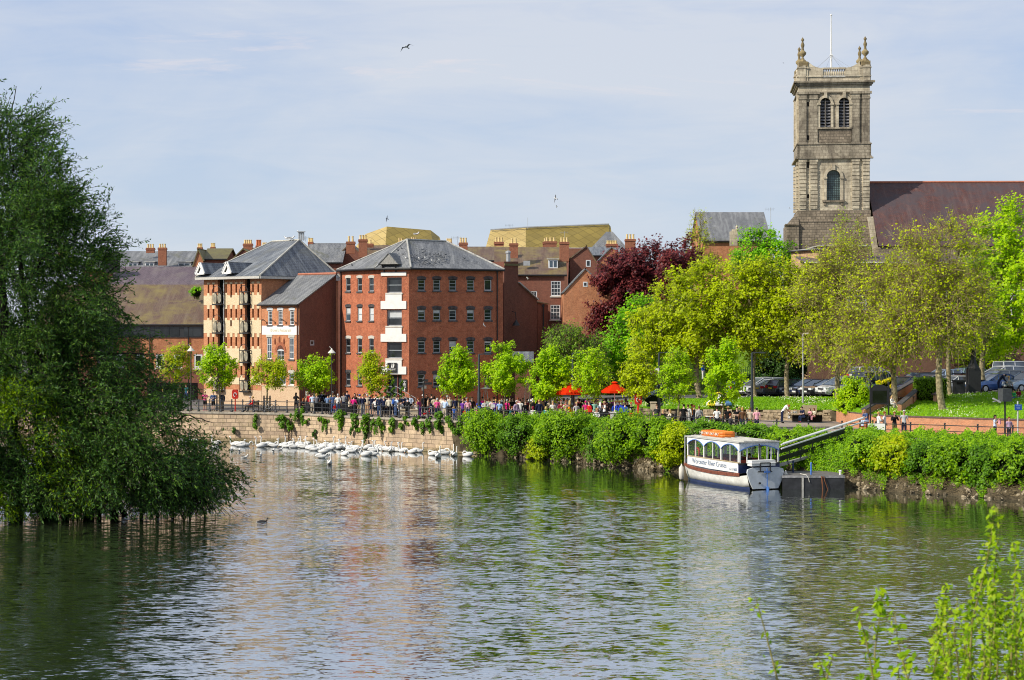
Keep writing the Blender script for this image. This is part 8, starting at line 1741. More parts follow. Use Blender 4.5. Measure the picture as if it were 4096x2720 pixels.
Q=[('person in black with long dark hair left of the cream notice panel',1184,1.2,'phone','black','black',(Lg,'dark'),170),('ginger-haired person crouching low in black beside the long haired one',1204,1.6,'sitlean','black','black',(Bb,'ginger'),90),('person in yellow-tan top half hidden behind the burgundy check shirt',1226,3.0,'lean','tan','dkgrey',(S,'blonde'),150),('person in burgundy check shirt',1238,2.4,'stand','burg/red','dkgrey',(S,'dark'),170),('person in pale blue shirt and cream trousers leaning in',1250,1.2,'stand','pale','beige',(S,'brown'),175),('blonde person in navy and white striped top',1266,1.2,'lean','navy/grey','black',(Bb,'gold'),170),('person in blue and white check shirt bending over the table',1309,1.1,'lean','sky/navy','black',(S,'dark'),160),('person in denim-blue shirt and jeans with back turned',1332,1.3,'stand','denim','denim',(S,'brown'),190),('heavyset person in white shirt and jeans holding a red bag',1352,1.0,'stand','white','denim',(S,'silver'),185),('pale-haired person seated at the black tables',1397,4.0,'sit','beige','black',(S,'brown'),100),('person in crimson hoodie and black leggings',1413,1.2,'lean','magenta','black',(S,'auburn'),165),('dark-haired person behind the crimson hoodie',1419,3.0,'stand','black','black',(Lg,'dark'),0),('person in dark jacket and blue cap',1439,2.0,'stand','dkgrey','khaki',(S,'dark'),180),('person in navy jumper and grey trousers',1451,1.2,'fold','navy','grey',(S,'gold'),185),('grey-haired person in beige coat behind the navy jumper',1469,3.5,'stand','beige','tan',(S,'silver'),170),('person in navy dress, bare calves',1487,2.0,'stand','navy','navy',(Bb,'auburn'),170),('tall person in white top behind the white tee shirt',1503,3.0,'stand','white','navy',(S,'brown'),175),('short person in white tee shirt and black skirt',1502,1.1,'stand','white','black',(S,'dark'),180),('person in dark blue jacket and jeans left of the navy blazer',1518,1.2,'stand','navy','denim',(S,'gold'),180),('grey-haired person in navy blazer, hands clasped behind',1535,1.0,'stand','navy','black',(S,'silver'),180),('person in cream jacket and black trousers',1556,1.1,'stand','cream','black',(S,'dark'),170),('person in pale blue shirt with a bright blue rucksack',1582,1.1,'lean','pale','denim',(S,'brown'),130),('dark-haired person behind the bright blue rucksack',1594,2.2,'stand','navy','black',(S,'auburn'),170),('person in white seated on the left stone block',1602,2.0,'sit','white','sky',(S,'dark'),180),('person in black jacket and black trousers between the stone blocks',1628,1.1,'lean','black','black',(S,'dark'),150),('person in beige shirt seated on the right stone block',1654,2.0,'sit','beige','beige',(S,'brown'),170),('blonde person in white seated on the right stone block',1667,2.0,'sit','white','white',(Bb,'gold'),190),('person in magenta tee shirt leaning to a pushchair',1679,1.1,'lean','plum','purple',(S,'auburn'),-110),('white-haired person in a black suit beside the finger post',1692,8.0,'stand','black','black',(S,'white'),60),('dark-haired person in black pointing sideways',1706,8.5,'point','black','black',(S,'dark'),0),('pale person facing left by the pushchair',1712,4.0,'stand','tan','black',(S,'dark'),90),('balding person in tan behind the magenta top',1742,3.5,'lean','tan','black',(S,'brown'),120),('grey-haired person in hot pink top',1749,1.3,'stand','pink','navy',(S,'silver'),175),('ginger person in cream shirt behind the pale check shirt',1765,4.0,'stand','cream','grey',(S,'ginger'),160),('person in pale blue check shirt and cream trousers, leaning',1779,1.1,'lean','pale/sky','beige',(S,'brown'),140),('person in white shirt behind the pale blue check shirt',1777,2.6,'stand','white','grey',(S,'auburn'),180),('small boy in bright blue tee shirt by the railing',1817,1.0,'stand','blue','denim',(S,'gold'),180),('person in dark navy suit facing the tables',1822,5.0,'stand','navy','black',(S,'dark'),170),('person in purple tee shirt and jeans, bald crown',1851,1.2,'stand','purple','navy',(S,'tan'),150),('dark-haired person behind the purple tee shirt',1856,4.0,'stand','navy','black',(S,'dark'),170),('white-haired person in sky blue shirt near the tree',1867,5.0,'stand','sky','grey',(S,'silver'),180),('auburn-haired person in coral top with red bag',1872,1.1,'stand','rose','denim',(Lg,'auburn'),180),('small girl in pink at the foot of the slate column',1906,1.8,'stand','pink','pink',(S,'brown'),0),('person in royal blue tee shirt behind the slate column',1918,3.6,'stand','cobalt','navy',(S,'dark'),180),('person in grey hoodie and dark trousers, hands folded',1940,2.2,'fold','ltgrey','dkgrey',(S,'brown'),0),('person in pink and white striped top holding papers',1969,2.2,'fold','rose/white','black',(S,'brown'),10),('person in violet shirt and jeans with back turned',1983,2.4,'stand','purple','denim',(S,'gold'),180),('person in cornflower blue shirt and black trousers',1999,2.2,'stand','sky','black',(S,'gold'),180),('person in magenta behind the guarded tree trunk',2028,4.0,'stand','magenta','black',(S,'silver'),160),('person in teal crouching with a camera',2039,1.4,'sitlean','teal','navy',(S,'auburn'),60),('grey-haired person in lilac cardigan holding a white bag',2066,1.3,'stand','lilac','dkgrey',(S,'silver'),30),('person in white shirt with jumper tied at the waist',2081,3.6,'stand','white','lilac',(S,'dark'),180),('person in long black coat, blonde',2102,2.2,'stand','black','black',(Lg,'brown'),10),('person with red-dyed hair seated in white',2132,1.1,'sit','white','black',(Bb,'burg'),170),('person in olive shirt with a black rucksack',2131,4.0,'stand','olive','black',(S,'silver'),180),('person in dark behind the olive shirt',2109,6.0,'stand','burg','black',(S,'dark'),0),('person in navy jacket beside the turquoise top',2157,2.0,'stand','navy','navy',(S,'gold'),180),('pale person in cream behind the navy jacket',2165,6.0,'stand','tan','cream',(S,'blonde'),10),('blonde person in turquoise top seated on the wall',2184,1.2,'sit','turq','pale',(Bb,'blonde'),180),('blonde person in white top by the steel hoop',2212,3.2,'stand','white','black',(Lg,'blonde'),10),('person in grey coat behind the red cardigan',2229,4.0,'stand','grey','grey',(S,'brown'),180),('person in open red cardigan and sunglasses',2245,2.4,'fold','burg','grey',(S,'auburn'),0),('person in white dress with red front',2264,2.2,'fold','white/red','beige',(Lg,'auburn'),5),('blonde person in olive beside the white dress',2279,2.8,'stand','olive','black',(Lg,'blonde'),170),('person in orange robe bending forward',2288,.9,'bend','orange','orange',(S,'tan'),-60),('blonde person in grey hooded top right of the slate column',2306,2.4,'stand','ltgrey','grey',(S,'blonde'),20),('tall person in black under the left red parasol',2318,5.0,'stand','black','black',(S,'dark'),180),('person in cream under the left red parasol',2327,6.0,'stand','cream','beige',(S,'dark'),180),('person in crimson headscarf and top',2343,4.0,'stand','magenta','black',(S,'magenta'),170),('person in red jacket straps with big black rucksack',2357,1.8,'stand','red','brown',(S,'auburn'),-60),('person in mint green top behind the young tree',2378,4.0,'stand','mint','beige',(S,'brown'),180),('person in white cardigan and sunglasses seated facing the river',2386,1.0,'sit','white','black',(S,'gold'),0),('person in pale blue shirt with back turned near the band',2404,4.2,'stand','pale','navy',(S,'silver'),180),('person in dark grey tee behind the band table',2428,5.2,'stand','dkgrey','black',(S,'dark'),170),('person in white shirt and black trousers reading a paper',2418,2.6,'phone','white','black',(S,'tan'),-80),('bald person stooping behind the white cardigan',2398,2.6,'bend','dkgrey','black',(S,'dark'),100),('person in purple cap and navy sitting at the table',2474,2.4,'sitlean','navy','navy',(S,'dark'),100),('bandsman in straw hat and cobalt jacket, first from the parasol pole',2462,5.0,'stand','cobalt','navy',(S,'dark'),10),('bandsman in straw hat and cobalt jacket, middle of three',2478,5.2,'stand','cobalt','navy',(S,'brown'),0),('bandsman in straw hat and cobalt jacket, nearest the lifebuoy post',2489,5.0,'stand','cobalt','navy',(S,'dark'),-10),('person in blue and white coat beside the dark backpack',2500,2.6,'stand','cobalt','white',(S,'brown'),150),('boy with brown hair seated on the ground in front',2463,.8,'sit','beige','beige',(S,'brown'),70),('fair child in pink seated beside the brown-haired boy',2477,.8,'sit','rose','white',(S,'blonde'),-40),('white-haired person in red jumper seated on the bench end',2521,1.8,'sit','red','black',(S,'white'),0),('person in red beret behind the white-haired one',2525,4.6,'stand','black','black',(S,'red'),10)]
HTS={'small boy':.62,'small girl':.6,'boy with':.6,'fair child':.55,'short person':.88}
LEGS=('bare calves',)
for q in Q:
 lab,px,off,pose,top,bot,hair,rz=q;h=next((v for k,v in HTS.items()if lab.startswith(k)),None)or random.Random(lab).uniform(.95,1.04)
 lab_=lab.replace('bandsman','person');seated=pose.startswith('sit')and('block' in lab or 'wall' in lab or 'bench' in lab)
 ex=None
 if 'red bag' in lab and 'white shirt' in lab:ex=('handbag','red','red bag held by the heavyset white shirt wearer')
 elif 'bright blue rucksack' in lab and 'pale blue shirt' in lab:ex=('backpack','blue','bright blue rucksack on the pale blue shirt wearer')
 elif 'olive shirt with' in lab:ex=('backpack','black','black rucksack on the olive shirt wearer')
 elif 'coral top' in lab:ex=('handbag','red','red shoulder bag of the coral top wearer')
 elif 'lilac cardigan' in lab:ex=('carrier_bag','white','white carrier bag held by the lilac cardigan wearer')
 elif 'crouching with a camera' in lab:ex=('camera','black','camera held by the crouching teal top wearer')
 elif 'reading a paper' in lab:ex=('paper','white','white sheet of paper read by the white-shirted person')
 elif 'big black rucksack' in lab:ex=('backpack','black','big black rucksack with red straps')
 elif 'holding papers' in lab:ex=('paper','white','papers held by the pink striped top wearer')
 Pp(lab_,px,off,pose,top,bot,hair,rz+random.Random(px).uniform(-12,12),h,'l' if any(w in lab for w in('jacket','jumper','hoodie','coat','suit','blazer','cardigan','check'))else 's','s' if any(w in lab for w in('dress','skirt','calves'))else 'l',extra=ex,hat=('straw','straw')if 'bandsman' in lab else('cap','blue')if 'blue cap' in lab else None)
bike_p=rail_pt(2626,1.4)
Pp('person in dark grey tee shirt and shorts astride a bicycle',2626,1.3,'stand','dkgrey','dkgrey',(S,'brown'),10,sleeves='s',legs='s',base=rail_pt(2627,1.4))
Pp('blonde person in black top seated beside the cream jacket',2653,2.6,'sit','black','denim',(Lg,'blonde'),20,base=rail_pt(2653,3.0));Pp('blonde person in cream jacket seated in profile',2680,2.8,'sit','cream','dkgrey',(Bb,'blonde'),-75,base=rail_pt(2680,3.0))
Pp('tall person in black tee shirt and black jeans standing with back turned',2735,2.0,'stand','black','black',(S,'dark'),180,1.05,sleeves='s');Pp('person in white shirt behind the black tee shirt',2752,3.6,'stand','white','ltgrey',(S,'brown'),170);Pp('person in long black jacket with white shoulder bag',2776,2.8,'stand','black','navy',(S,'auburn'),90,extra=('handbag','white','white shoulder bag on the long black jacket'));Pp('person with orange scarf behind the long black jacket',2767,4.6,'stand','orange','black',(S,'auburn'),100)
Pp('person in white hooded top with grey rucksack facing away',2797,1.6,'stand','ltgrey','black',(S,'brown'),180,extra=('backpack','grey','grey rucksack on the white hooded top'));Pp('dark-haired child in white top seated low',2819,1.2,'sit','white','black',(S,'dark'),180,.75);Pp('ginger child seated low beside the white tee shirt',2842,1.2,'sit','ltgrey','black',(Bb,'ginger'),180,.75)
Pp('person in white tee shirt with black back print',2868,2.0,'stand','white','black',(S,'dark'),175,sleeves='s');Pp('person half hidden by the guarded narrow tree',2886,3.0,'stand','tan','black',(S,'auburn'),170);Pp('person in straw hat and black tee with white print',2912,3.0,'stand','black','black',(S,'brown'),180,sleeves='s',hat=('straw','straw'));Pp('person in dark suit seated close to the railing',2921,1.0,'sit','dkgrey','dkgrey',(S,'auburn'),120)
Pp('person in black uniform shirt and cap facing the river',2948,3.4,'fold','black','black',(S,'dark'),0,sleeves='s',hat=('cap','black'));Pp('blonde person in yellow-green top behind the brown gilet',2958,3.8,'stand','sage','denim',(S,'blonde'),150);Pp('blonde person in brown quilted gilet',2970,2.6,'stand','brown','navy',(Bb,'gold'),175);Pp('person in beige jumper left of the slate lamp column',3001,3.2,'stand','beige','brown',(S,'brown'),170);Pp('black-haired person in pale pink tee and brown handbag',3027,3.0,'stand','rose','navy',(S,'dark'),178,sleeves='s',extra=('handbag','brown','brown handbag of the pale pink tee wearer'))
gp_=lambda px,py,d:Vector((XW(px,d),d,ZP))
Pp('red-haired person in white tee shirt and jeans bending to a toddler',0,0,'bend','white','navy',(S,'ginger'),-80+180,.98,sleeves='s',base=gp_(3128,0,143));Pp('fair toddler seated on the oak bench in white',0,0,'sit','white','white',(S,'blonde'),-30,.55,base=gp_(3160,0,144.6)+Vector((0,0,.25)));Pp('child in purple trousers seated on the oak bench',0,0,'sit','grey','purple',(S,'brown'),-20,.62,base=gp_(3180,0,144.8)+Vector((0,0,.22)))
Pp('dark-haired person in navy tee and jeans seated on the oak bench',0,0,'sitlean','navy','denim',(S,'dark'),-55,.98,sleeves='s',base=gp_(3215,0,144.0),shoes='red');Pp('girl in pink top and grey leggings seated on the oak bench',0,0,'sit','rose','dkgrey',(Lg,'brown'),-50,.72,base=gp_(3240,0,144.3)+Vector((0,0,.13)));Pp('girl in pink tights at the right end of the oak bench',0,0,'sit','cream','rose',(Lg,'auburn'),-50,.74,base=gp_(3256,0,144.3)+Vector((0,0,.13)))
Pp('bald person in blue tee and pale jeans seated on the brick wall end',0,0,'sitlean','denim','pale',(S,'gold'),-60,sleeves='s',base=Vector((XW(3468,129),129,ZP+.45)),shoes='red');Pp('person in white shirt with hands on hips by the white board',3514,.9,'fold','white','white',(S,'gold'),100);Pp('dark-haired person in white tee shirt by the white board',3538,1.3,'stand','white','sage',(S,'auburn'),60,sleeves='s')
Pp('person in black and green jacket looking at a camera',3578,1.2,'phone','black','olive',(S,'auburn'),10,extra=('camera','black','camera held by the black jacket wearer'));Pp('grey-haired person in pale grey tee shirt by the brick wall',3616,1.6,'stand','ltgrey','navy',(S,'silver'),0,1.06,sleeves='s');Pp('black-haired person in pale blue tee and sunglasses on the lower path',3980,1.3,'phone','pale','navy',(Lg,'dark'),60,.98,sleeves='s',extra=('carrier_bag','rose','pink carrier bag of the pale blue tee wearer'));Pp('person in mauve jacket with pink scarf on the lower path',4036,1.6,'stand','lilac','dkgrey',(S,'auburn'),10,.9)
Pp('fair child in white sitting on the brick stairs',0,0,'sit','white','ltgrey',(Lg,'blonde'),40,.7,base=W(3567,1633,137));Pp('person in navy with black rucksack stooping by the parked cars',0,0,'bend','navy','navy',(S,'dark'),80,.98,base=W(3994,1571,144.5));Pp('person in grey shirt and sunglasses seated above the slope',0,0,'sit','grey','black',(S,'gold'),20,base=W(4035,1572,144.8));Pp('child in green top seated on the slope',0,0,'sit','green','denim',(S,'dark'),-50,.72,base=slope_pt(4055,.72)+Vector((0,0,-.28)));Pp('child in red hooded top seated on the slope',0,0,'sit','burg','denim',(S,'dark'),-40,.85,base=slope_pt(4074,.74)+Vector((0,0,-.36)))
Pp('person in yellow tee shirt seated on the bank behind the cars',0,0,'sit','yellow','ltgrey',(S,'ginger'),90,base=W(3262,1528,178));Pp('person in white lying back on the grass behind the pale lamp post',0,0,'sitlean','white','white',(S,'brown'),90,base=W(3228,1490,188));Pp('person in yellow-orange top on the lawn behind the trees',0,0,'sit','orange','gold',(S,'dark'),60,base=W(2738,1505,172));Pp('person in blue top behind the forked tree trunk',0,0,'stand','blue','white',(S,'dark'),60,base=W(2812,1520,174));Pp('person in red top lying on the lawn left of the white notice',0,0,'sit','burg','white',(S,'dark'),60,base=W(2606,1515,172))
Pp('person in black cap and dark top at the boat stern, facing forward',0,0,'sit','dkgrey','black',(S,'dark'),200,.95,base=to_boat(.62,1.0,.92),hat=('cap','black'));Pp('second person in dark top beside the first in the boat stern',0,0,'sit','black','black',(S,'dark'),215,.95,base=to_boat(1.25,.9,.9));Pp('person in dark blue at the front of the boat cabin',0,0,'stand','navy','navy',(S,'dark'),90,.95,base=to_boat(2.6,.6,.75))
fill=[(1275,6.0,'navy','dark','person in navy at the stall table left of the lamp post'),(1300,7.0,'black','dark','person in black behind the blue and white check shirt'),(1375,6.5,'grey','brown','person in grey standing behind the black tables'),(1458,5.5,'burg','dark','person in burgundy deep behind the navy jumper'),(1549,4.5,'black','dark','person in black between navy blazer and cream jacket, further back'),(1737,6.0,'beige','dark','person in beige far behind the hot pink top'),(1800,5.5,'cream','brown','person in cream beside the dark navy suit'),(1888,5.0,'black','dark','person in black between coral top and pink girl'),(1955,5.5,'sage','brown','person in sage green behind the grey hoodie'),(2015,5.5,'black','brown','person in black right of the cornflower blue shirt'),(2050,5.8,'black','dark','person in black behind the lilac cardigan'),(2092,6.6,'brown','brown','person in brown behind the white shirt and tied jumper'),(2118,7.0,'dkgrey','gold','blonde person in dark grey deep behind the black coat'),(2145,6.4,'black','dark','person in black deep behind the olive shirt'),(2180,6.8,'navy','dark','person in navy deep behind the turquoise top'),(2200,6.2,'beige','brown','person in beige deep beside the steel hoop'),(2238,6.4,'black','dark','person in black deep behind the red cardigan'),(2270,6.6,'pale','brown','person in pale blue deep behind the white dress'),(2300,7.4,'rose','gold','person in pink deep behind the grey hooded top'),(2335,7.2,'navy','dark','person in navy under the left parasol rim'),(2352,6.6,'blue','brown','person in blue behind the crimson headscarf'),(2368,7.0,'black','dark','person in black deep behind the mint top'),(2392,6.8,'beige','gold','person in beige left of the pale blue shirt, further back'),(2415,7.6,'burg','dark','person in burgundy behind the reader'),(2440,7.2,'dkgrey','brown','person in dark grey under the right parasol'),(2510,6.6,'black','dark','person in black right of the straw hats'),(2470,8.2,'white','brown','person in white behind the straw hats')]
for px,off,top,hr,lab in fill:Pp(lab,px,off,('stand','fold','stand','lean')[px%4],top,('black','navy','dkgrey')[px%3],((S,Bb)[px%2],hr),180 if px%2 else 10,random.Random(lab).uniform(.95,1.05))
fill2=[(1262,7.2,'white','brown','person in white behind the stall tables by the dark side wall'),(1290,8.2,'sky','dark','person in light blue at the far side of the black tables'),(1330,5.2,'khaki','silver','person in khaki between denim and white shirts, further back'),(1388,7.6,'navy','dark','person in navy behind the seated one at the tables'),(1430,5.6,'cream','brown','person in cream behind the blue cap'),(1478,6.4,'black','dark','person in black deep behind the navy dress'),(1528,5.8,'beige','gold','person in beige deep behind the dark blue jackets'),(1570,5.2,'grey','brown','person in grey behind the rucksack wearer'),(1614,5.5,'navy','dark','person in navy behind the left stone block'),(1641,6.0,'pale','brown','person in pale blue between the stone blocks, further back'),(1726,7.5,'black','dark','person in black deep behind the pushchair'),(1768,7.4,'burg','brown','person in burgundy near the pyramid heater'),(1790,8.0,'white','silver','person in white near the pyramid heater'),(1840,7.0,'dkgrey','dark','person in dark grey behind the navy suit'),(1880,7.6,'white','gold','person in white between the sky blue shirt and slate column'),(1930,6.4,'magenta','dark','person in magenta behind the royal blue tee'),(1976,7.2,'navy','dark','person in navy deep behind the striped top'),(2006,8.0,'white','brown','person in white deep behind the cornflower shirt'),(2040,7.4,'olive','dark','person in olive deep behind the crouching camera user'),(2072,8.0,'rose','auburn','person in rose deep behind the lilac cardigan'),(2125,9.0,'white','dark','person in white deepest behind the olive shirt'),(2158,8.4,'red','brown','person in red deep behind the navy jacket'),(2192,8.6,'black','dark','person in black deep left of the steel hoop'),(2222,8.2,'sky','gold','person in sky blue deep right of the steel hoop'),(2255,8.6,'cream','brown','person in cream deep behind the open red cardigan'),(2288,8.8,'black','dark','person in black deep behind the orange robe'),(2312,9.2,'burg','brown','person in burgundy deep under the left parasol'),(2360,8.8,'white','silver','person in white deep right of the left parasol'),(2385,8.6,'black','dark','person in black deep behind the white cardigan'),(2425,9.2,'pale','dark','person in pale blue deep under the right parasol edge'),(2452,9.4,'plum','dark','person in plum deep under the right parasol'),(2503,8.8,'cream','brown','person in cream deep right of the straw hats')]
for px,off,top,hr,lab in fill2:Pp(lab,px,off,('stand','lean','fold','stand')[px%4],top,('black','navy','dkgrey')[px%3],((S,Bb)[px%2],hr),180 if px%3 else 0,random.Random(lab).uniform(.96,1.06))
b=rail_pt(1708,1.2);t=thing('pushchair','grey and red pushchair beside the magenta tee shirt','pushchair',b,R(20))
for x in(-.3,.3):
 for y in(-.22,.22):m_=MB();m_.tube([(x,y-.02,.13),(x,y+.02,.13)],.13,10);m_.build('wheel',M_TYRE,t,world=False)
m_=MB();m_.tube([(-.3,-.2,.13),(.35,-.2,1.0)],.018,5);m_.tube([(-.3,.2,.13),(.35,.2,1.0)],.018,5);m_.tube([(.3,-.2,.13),(-.1,-.2,.7)],.018,5);m_.tube([(.3,.2,.13),(-.1,.2,.7)],.018,5);m_.tube([(.35,-.2,1),(.35,.2,1)],.02,5);m_.build('frame',M_GREY,t,world=False)
m_=MB();m_.box((-.05,0,.42),(.45,.36,.12));m_.box((.15,0,.65),(.1,.36,.5));m_.build('seat',cm('red'),t,world=False);m_=MB();m_.ball((.08,0,.82),1,0,8,6,(.28,.2,.16));m_.build('hood',cm('black'),t,world=False)
def swan_mesh(pose):
 m_=MB();m_.tube([(-.72,0,.2),(-.55,0,.22),(-.25,0,.2),(.1,0,.16),(.38,0,.15),(.52,0,.2)],[.02,.12,.23,.25,.19,.08],10,flat=.8)
 m_.ball((-.2,.12,.3),1,0,8,6,(.42,.1,.13));m_.ball((-.2,-.12,.3),1,0,8,6,(.42,.1,.13))
 if pose=='up':nk=[(.45,0,.18),(.56,0,.34),(.54,0,.55),(.5,0,.74),(.55,0,.86),(.64,0,.86)];hd=(.64,0,.85);hx=(1,0,-.25)
 elif pose=='s':nk=[(.45,0,.18),(.6,0,.3),(.52,0,.46),(.42,0,.58),(.46,0,.7),(.58,0,.7)];hd=(.6,0,.69);hx=(1,0,-.4)
 elif pose=='low':nk=[(.45,0,.18),(.58,0,.36),(.72,0,.42),(.84,0,.32),(.9,0,.16)];hd=(.9,0,.14);hx=(.5,0,-.8)
 else:nk=[(.45,0,.18),(.5,0,.36),(.4,.05,.48),(.2,.1,.48),(.05,.12,.42)];hd=(.05,.12,.42);hx=(-1,0,-.2)
 m_.tube(nk,[.085,.07,.055,.048,.048,.052][:len(nk)],7);m_.ball(hd,.062,0,8,6,(1.2,.85,.9))
 t=m_.build('swan',M_WHITE,None,smooth=True);me=t.data;bpy.data.objects.remove(t)
 m_=MB();h=Vector(hd);x=Vector(hx).normalized();m_.tube([h+x*.04,h+x*.16],[.03,.014],6);t=m_.build('bill',plain('bill_orange',(.65,.22,.03),.5),None);mb_=t.data;bpy.data.objects.remove(t);return me,mb_
M_SWAN=plain('plumage_white',(.80,.79,.76),.8,.1,0,.05,6);SW={p:swan_mesh(p)for p in('up','s','low','tuck')}
for me,_ in SW.values():me.materials[0]=M_SWAN
SWL=[(738,1771,0,'up'),(772,1771,180,'up'),(864,1778,170,'up'),(940,1782,180,'up'),(962,1787,10,'s'),(978,1785,0,'low'),(1045,1789,180,'up'),(1065,1786,170,'up'),(1080,1786,0,'low'),(1095,1788,10,'up'),(1130,1787,180,'s'),(1142,1790,0,'tuck'),(1160,1781,200,'up'),(1175,1792,10,'up'),(1192,1788,170,'s'),(1205,1784,20,'up'),(1215,1793,0,'tuck'),(1222,1784,180,'up'),(1240,1797,180,'up'),(1255,1803,0,'s'),(1272,1790,170,'up'),(1285,1797,185,'up'),(1298,1812,180,'tuck'),(1300,1794,10,'low'),(1313,1788,0,'up'),(1322,1800,180,'up'),(1338,1790,0,'s'),(1350,1797,175,'low'),(1362,1788,0,'up'),(1376,1796,180,'up'),(1378,1822,160,'tuck'),(1390,1795,20,'s'),(1405,1810,0,'low'),(1400,1797,190,'s'),(1418,1804,180,'s'),(1432,1799,0,'up'),(1285,1832,10,'low'),(1319,1858,90,'up'),(1470,1797,180,'s'),(1482,1796,10,'up'),(1495,1806,0,'low'),(1463,1824,180,'s'),(1490,1822,0,'up'),(1512,1801,180,'up'),(1522,1796,0,'s'),(1535,1803,180,'low'),(1548,1804,0,'up'),(1562,1808,90,'up'),(1575,1805,10,'s'),(1590,1806,0,'up'),(1612,1808,180,'up'),(1648,1812,180,'low'),(1672,1810,0,'up'),(1732,1822,180,'tuck'),(1753,1832,60,'up'),(1778,1818,0,'tuck'),(1811,1820,80,'up'),(1820,1825,80,'up'),(1870,1826,180,'tuck')]
SWL.sort();ORD=['first','second','third','fourth','fifth','sixth','seventh','eighth','ninth','tenth','eleventh','twelfth','thirteenth','fourteenth','fifteenth','sixteenth','seventeenth','eighteenth','nineteenth','twentieth']
def ordn(i):
 if i<20:return ORD[i]
 t=(i+1)//10;u=(i+1)%10;tn={2:'twenty',3:'thirty',4:'forty',5:'fifty',6:'sixty'}[t]
 return(tn+'-'+ORD[u-1])if u else{2:'twentieth',3:'thirtieth',4:'fortieth',5:'fiftieth',6:'sixtieth'}[t]
ptx={'up':'with neck upright','s':'with gently curved neck','low':'with head lowered to the water','tuck':'with head tucked back'}
for i,(px,py,hd,po)in enumerate(SWL):
 d=FPX*HC/(py-HY);b=Vector((XW(px,d),d,-.02));me,bl=SW[po];o=bpy.data.objects.new('swan',me);link(o);o.location=b;o.rotation_euler=(0,0,R(hd+random.Random(px).uniform(-15,15)));s_=random.Random(px).uniform(.68,.84);o.scale=(s_,s_,s_*1.25)
 where='alone in front of the flock' if py>1840 else 'in front of the main flock' if py>1815 and px<1700 else 'in the flock below the quay wall'
 tag(o,'white swan %s, %s swan from the left'%(ptx[po],ordn(i)),'swan','swans below the quay wall');o2=bpy.data.objects.new('bill',bl);link(o2);o2.parent=o
def bird_mesh(cols,s=1.0):
 m_=MB();m_.tube([(-.2*s,0,.08*s),(-.05*s,0,.09*s),(.1*s,0,.1*s),(.15*s,0,.15*s)],[.015*s,.06*s,.06*s,.035*s],7,0);m_.ball((.17*s,0,.19*s),.042*s,1,7,5);m_.tube([(.2*s,0,.185*s),(.25*s,0,.175*s)],[.012*s,.004*s],4,2);m_.ball((-.06*s,0,.13*s),1,2,7,5,(.16*s,.07*s,.03*s));t=m_.build('gull',cols,None,smooth=True);me=t.data;bpy.data.objects.remove(t);return me
M_GUL=plain('gull_grey',(.16,.17,.19),.8);M_BRB=plain('bird_dark',(.03,.03,.035),.8);M_BILL=plain('bill_yellow',(.6,.4,.05),.6)
GUL=bird_mesh([M_SWAN,M_SWAN,M_GUL]);GULD=bird_mesh([M_SWAN,M_SWAN,M_BRB]);PIG=bird_mesh([M_GUL,M_BRB,M_GUL],.7);PIGW=bird_mesh([M_SWAN,M_SWAN,M_GUL],.7)
GL=[(815,1784,0,GULD,'dark-backed gull nearest the willow, first of those afloat'),(850,1797,0,GUL,'pale gull paired tightly with another below the third swan'),(862,1793,180,GUL,'second pale gull of the tight pair'),(806,1816,90,GUL,'small gull afloat close to the willow tips'),(927,1805,90,GUL,'gull facing the camera left of the grey-winged pair'),(957,1808,90,GUL,'gull facing the camera below the fifth swan'),(978,1832,0,GULD,'black-backed gull in front of all others'),(1043,1826,90,GUL,'single gull in open water left of the main flock'),(1093,1809,90,GULD,'dark-backed gull just below the first clustered swans'),(1120,1800,0,GUL,'gull at the edge of the swan cluster'),(770,1780,20,GUL,'gull beside the second swan')]
for px,py,hd,me,lab in GL:d=FPX*HC/(py-HY);o=bpy.data.objects.new('gull',me);link(o);o.location=(XW(px,d),d,-.05);o.rotation_euler=(0,0,R(hd));o.scale=(1.5,)*3;tag(o,lab,'gull','gulls on the water')
d=FPX*HC/(2088-HY);m_=MB();m_.tube([(-.36,0,.08),(-.15,0,.1),(.12,0,.09),(.26,0,.1)],[.03,.1,.1,.06],8);m_.tube([(.24,0,.1),(.31,0,.2),(.3,0,.3),(.34,0,.32)],[.05,.035,.03,.035],6);m_.ball((.35,0,.32),.045);m_.tube([(.38,0,.32),(.5,0,.3)],[.015,.006],4);o=m_.build('cormorant',plain('bird_dark',(.03,.03,.035),.8),None,smooth=True);o.location=(XW(1050,d),d,-.05);o.scale=(.78,)*3;tag(o,'lone dark diving bird swimming in open water right of the willow','water bird')
def on_plane(px,py,a,b,c):
 n=(b-a).cross(c-a).normalized();dr=Vector(((px-CX)/FPX,1,-(py-HY)/FPX));t=(a-Vector((0,0,HC))).dot(n)/dr.dot(n);return Vector((0,0,HC))+dr*t
rr=random.Random(4);PG=[]
while len(PG)<40:
 x=rr.gauss(1700,42);y=rr.gauss(1045,16)
 if 1640<x<1790 and 1005<y<1064 and y>1010+(x-1700)*.1-12 and all(abs(x-a)+2*abs(y-b)>13 for a,b in PG):PG.append((x,y))
PG+=[(1605,995),(1625,1035),(1592,1003),(1612,1018),(1748,1020),(1858,1036),(1408,1063),(1690,1002)];PG.sort()
for i,(x,y)in enumerate(PG):
 fr_=x>1632;p=on_plane(x,y,eB,eR,r1)if fr_ else on_plane(x,y,eL,eA,r1)if x<1500 else on_plane(x,y,eA,eB,r1)
 o=bpy.data.objects.new('pigeon',PIGW if i%9==4 else PIG);link(o);o.location=p+Vector((0,0,-.0));o.rotation_euler=(0,0,rr.uniform(0,6.28));o.scale=(1.15,)*3;tag(o,'%s pigeon from the left on the warehouse roof slates, %s'%(ordn(i),'pale' if i%9==4 else 'dark grey'),'pigeon','pigeons resting on the warehouse roof')
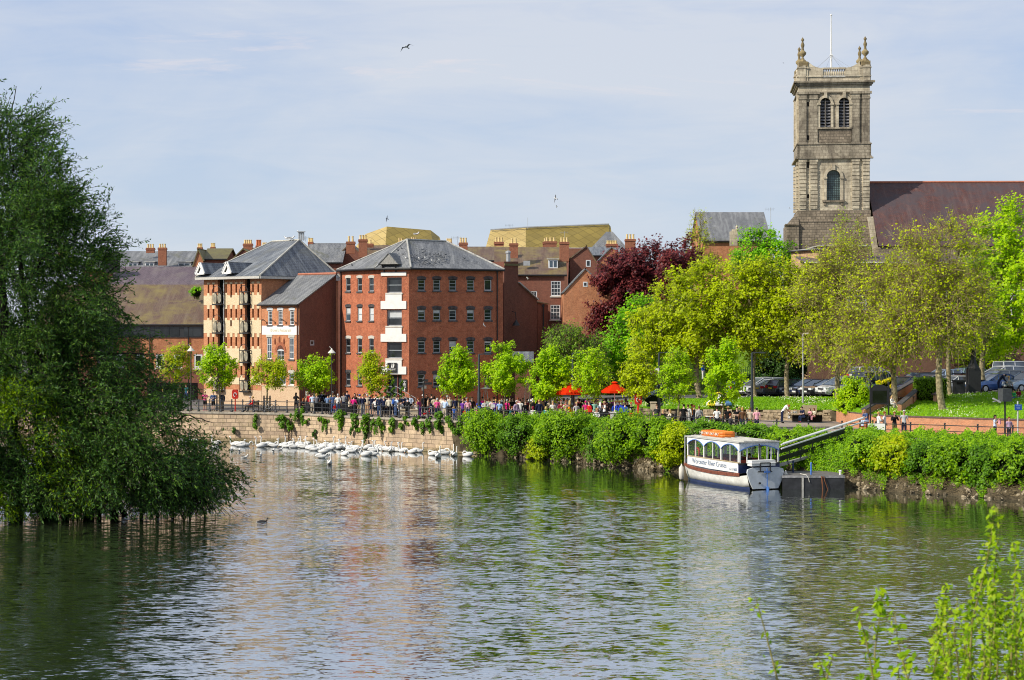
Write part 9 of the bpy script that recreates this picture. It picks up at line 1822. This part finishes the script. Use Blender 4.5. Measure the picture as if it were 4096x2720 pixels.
for px,py,d,hd,lab in((1203,937,184,180,'white gull perched on the apartment roof ventilator'),(1150,959,184.8,180,'left gull of the pair on the apartment roof ridge'),(1165,958,184.5,0,'right gull of the pair on the apartment roof ridge'),(1665,941,200,0,'gull standing on a chimney pot behind the warehouse ridge')):
 o=bpy.data.objects.new('gull',GUL);link(o);o.location=W(px,py,d);o.rotation_euler=(0,0,R(hd));o.scale=(1.7,)*3;tag(o,lab,'gull','gulls on the rooftops')
def flying(label,px,py,d,span,pitch,roll,yaw,mats,droop=.1,name='gull'):
 m_=MB();s=span/2;m_.tube([(0,.28*s,0),(0,.1*s,0),(0,-.15*s,0),(0,-.32*s,0)],[.03*s,.09*s,.08*s,.03*s],7,0);m_.ball((0,.3*s,.01),.065*s,0,7,5);m_.add([(-.07*s,-.25*s,0),(.07*s,-.25*s,0),(.12*s,-.48*s,0),(-.12*s,-.48*s,0)],[(0,1,2,3)],1)
 for k in(-1,1):
  P_=[(k*.05*s,.16*s,0),(k*.5*s,.22*s,.12*s),(k*s,-.02*s,-droop*s),(k*.5*s,.02*s,.1*s),(k*.05*s,-.12*s,0)];m_.add(P_,[(0,1,3,4),(1,2,3)]if k>0 else[(0,4,3,1),(1,3,2)],1)
 o=m_.build(name,mats,None);o.location=W(px,py,d);o.rotation_euler=(R(pitch),R(roll),R(yaw));tag(o,label,'bird','birds in flight');return o
flying('white gull gliding high with long wings spread',1627,188,90,1.35*.62,15,18,150,[M_SWAN,M_GUL],.25);flying('dark pigeon with wings up above the warehouse roof',1548,875,140,.62,60,-70,60,[M_BRB,M_GUL],.1,'pigeon');flying('gull with bent wings above the bronze hall',2222,793,120,.75,40,50,100,[M_SWAN,M_GUL],.3);flying('tiny white gull just below another above the bronze hall',2226,825,150,.5,20,30,80,[M_SWAN,M_BRB],.2)
flying('white gull flying in front of the warehouse wall',1937,1302,150,.75,30,-35,110,[M_SWAN,M_SWAN],-.2);flying('small dark bird in the sky left of the tower',3134,252,170,.4,10,10,60,[M_BRB,M_BRB]);flying('small pale gull in front of the dark lean-to wall',2110,1112,160,.7,20,25,80,[M_SWAN,M_SWAN]);flying('small gull beside the church tower foot',3158,832,170,.45,20,-25,80,[M_SWAN,M_GUL])
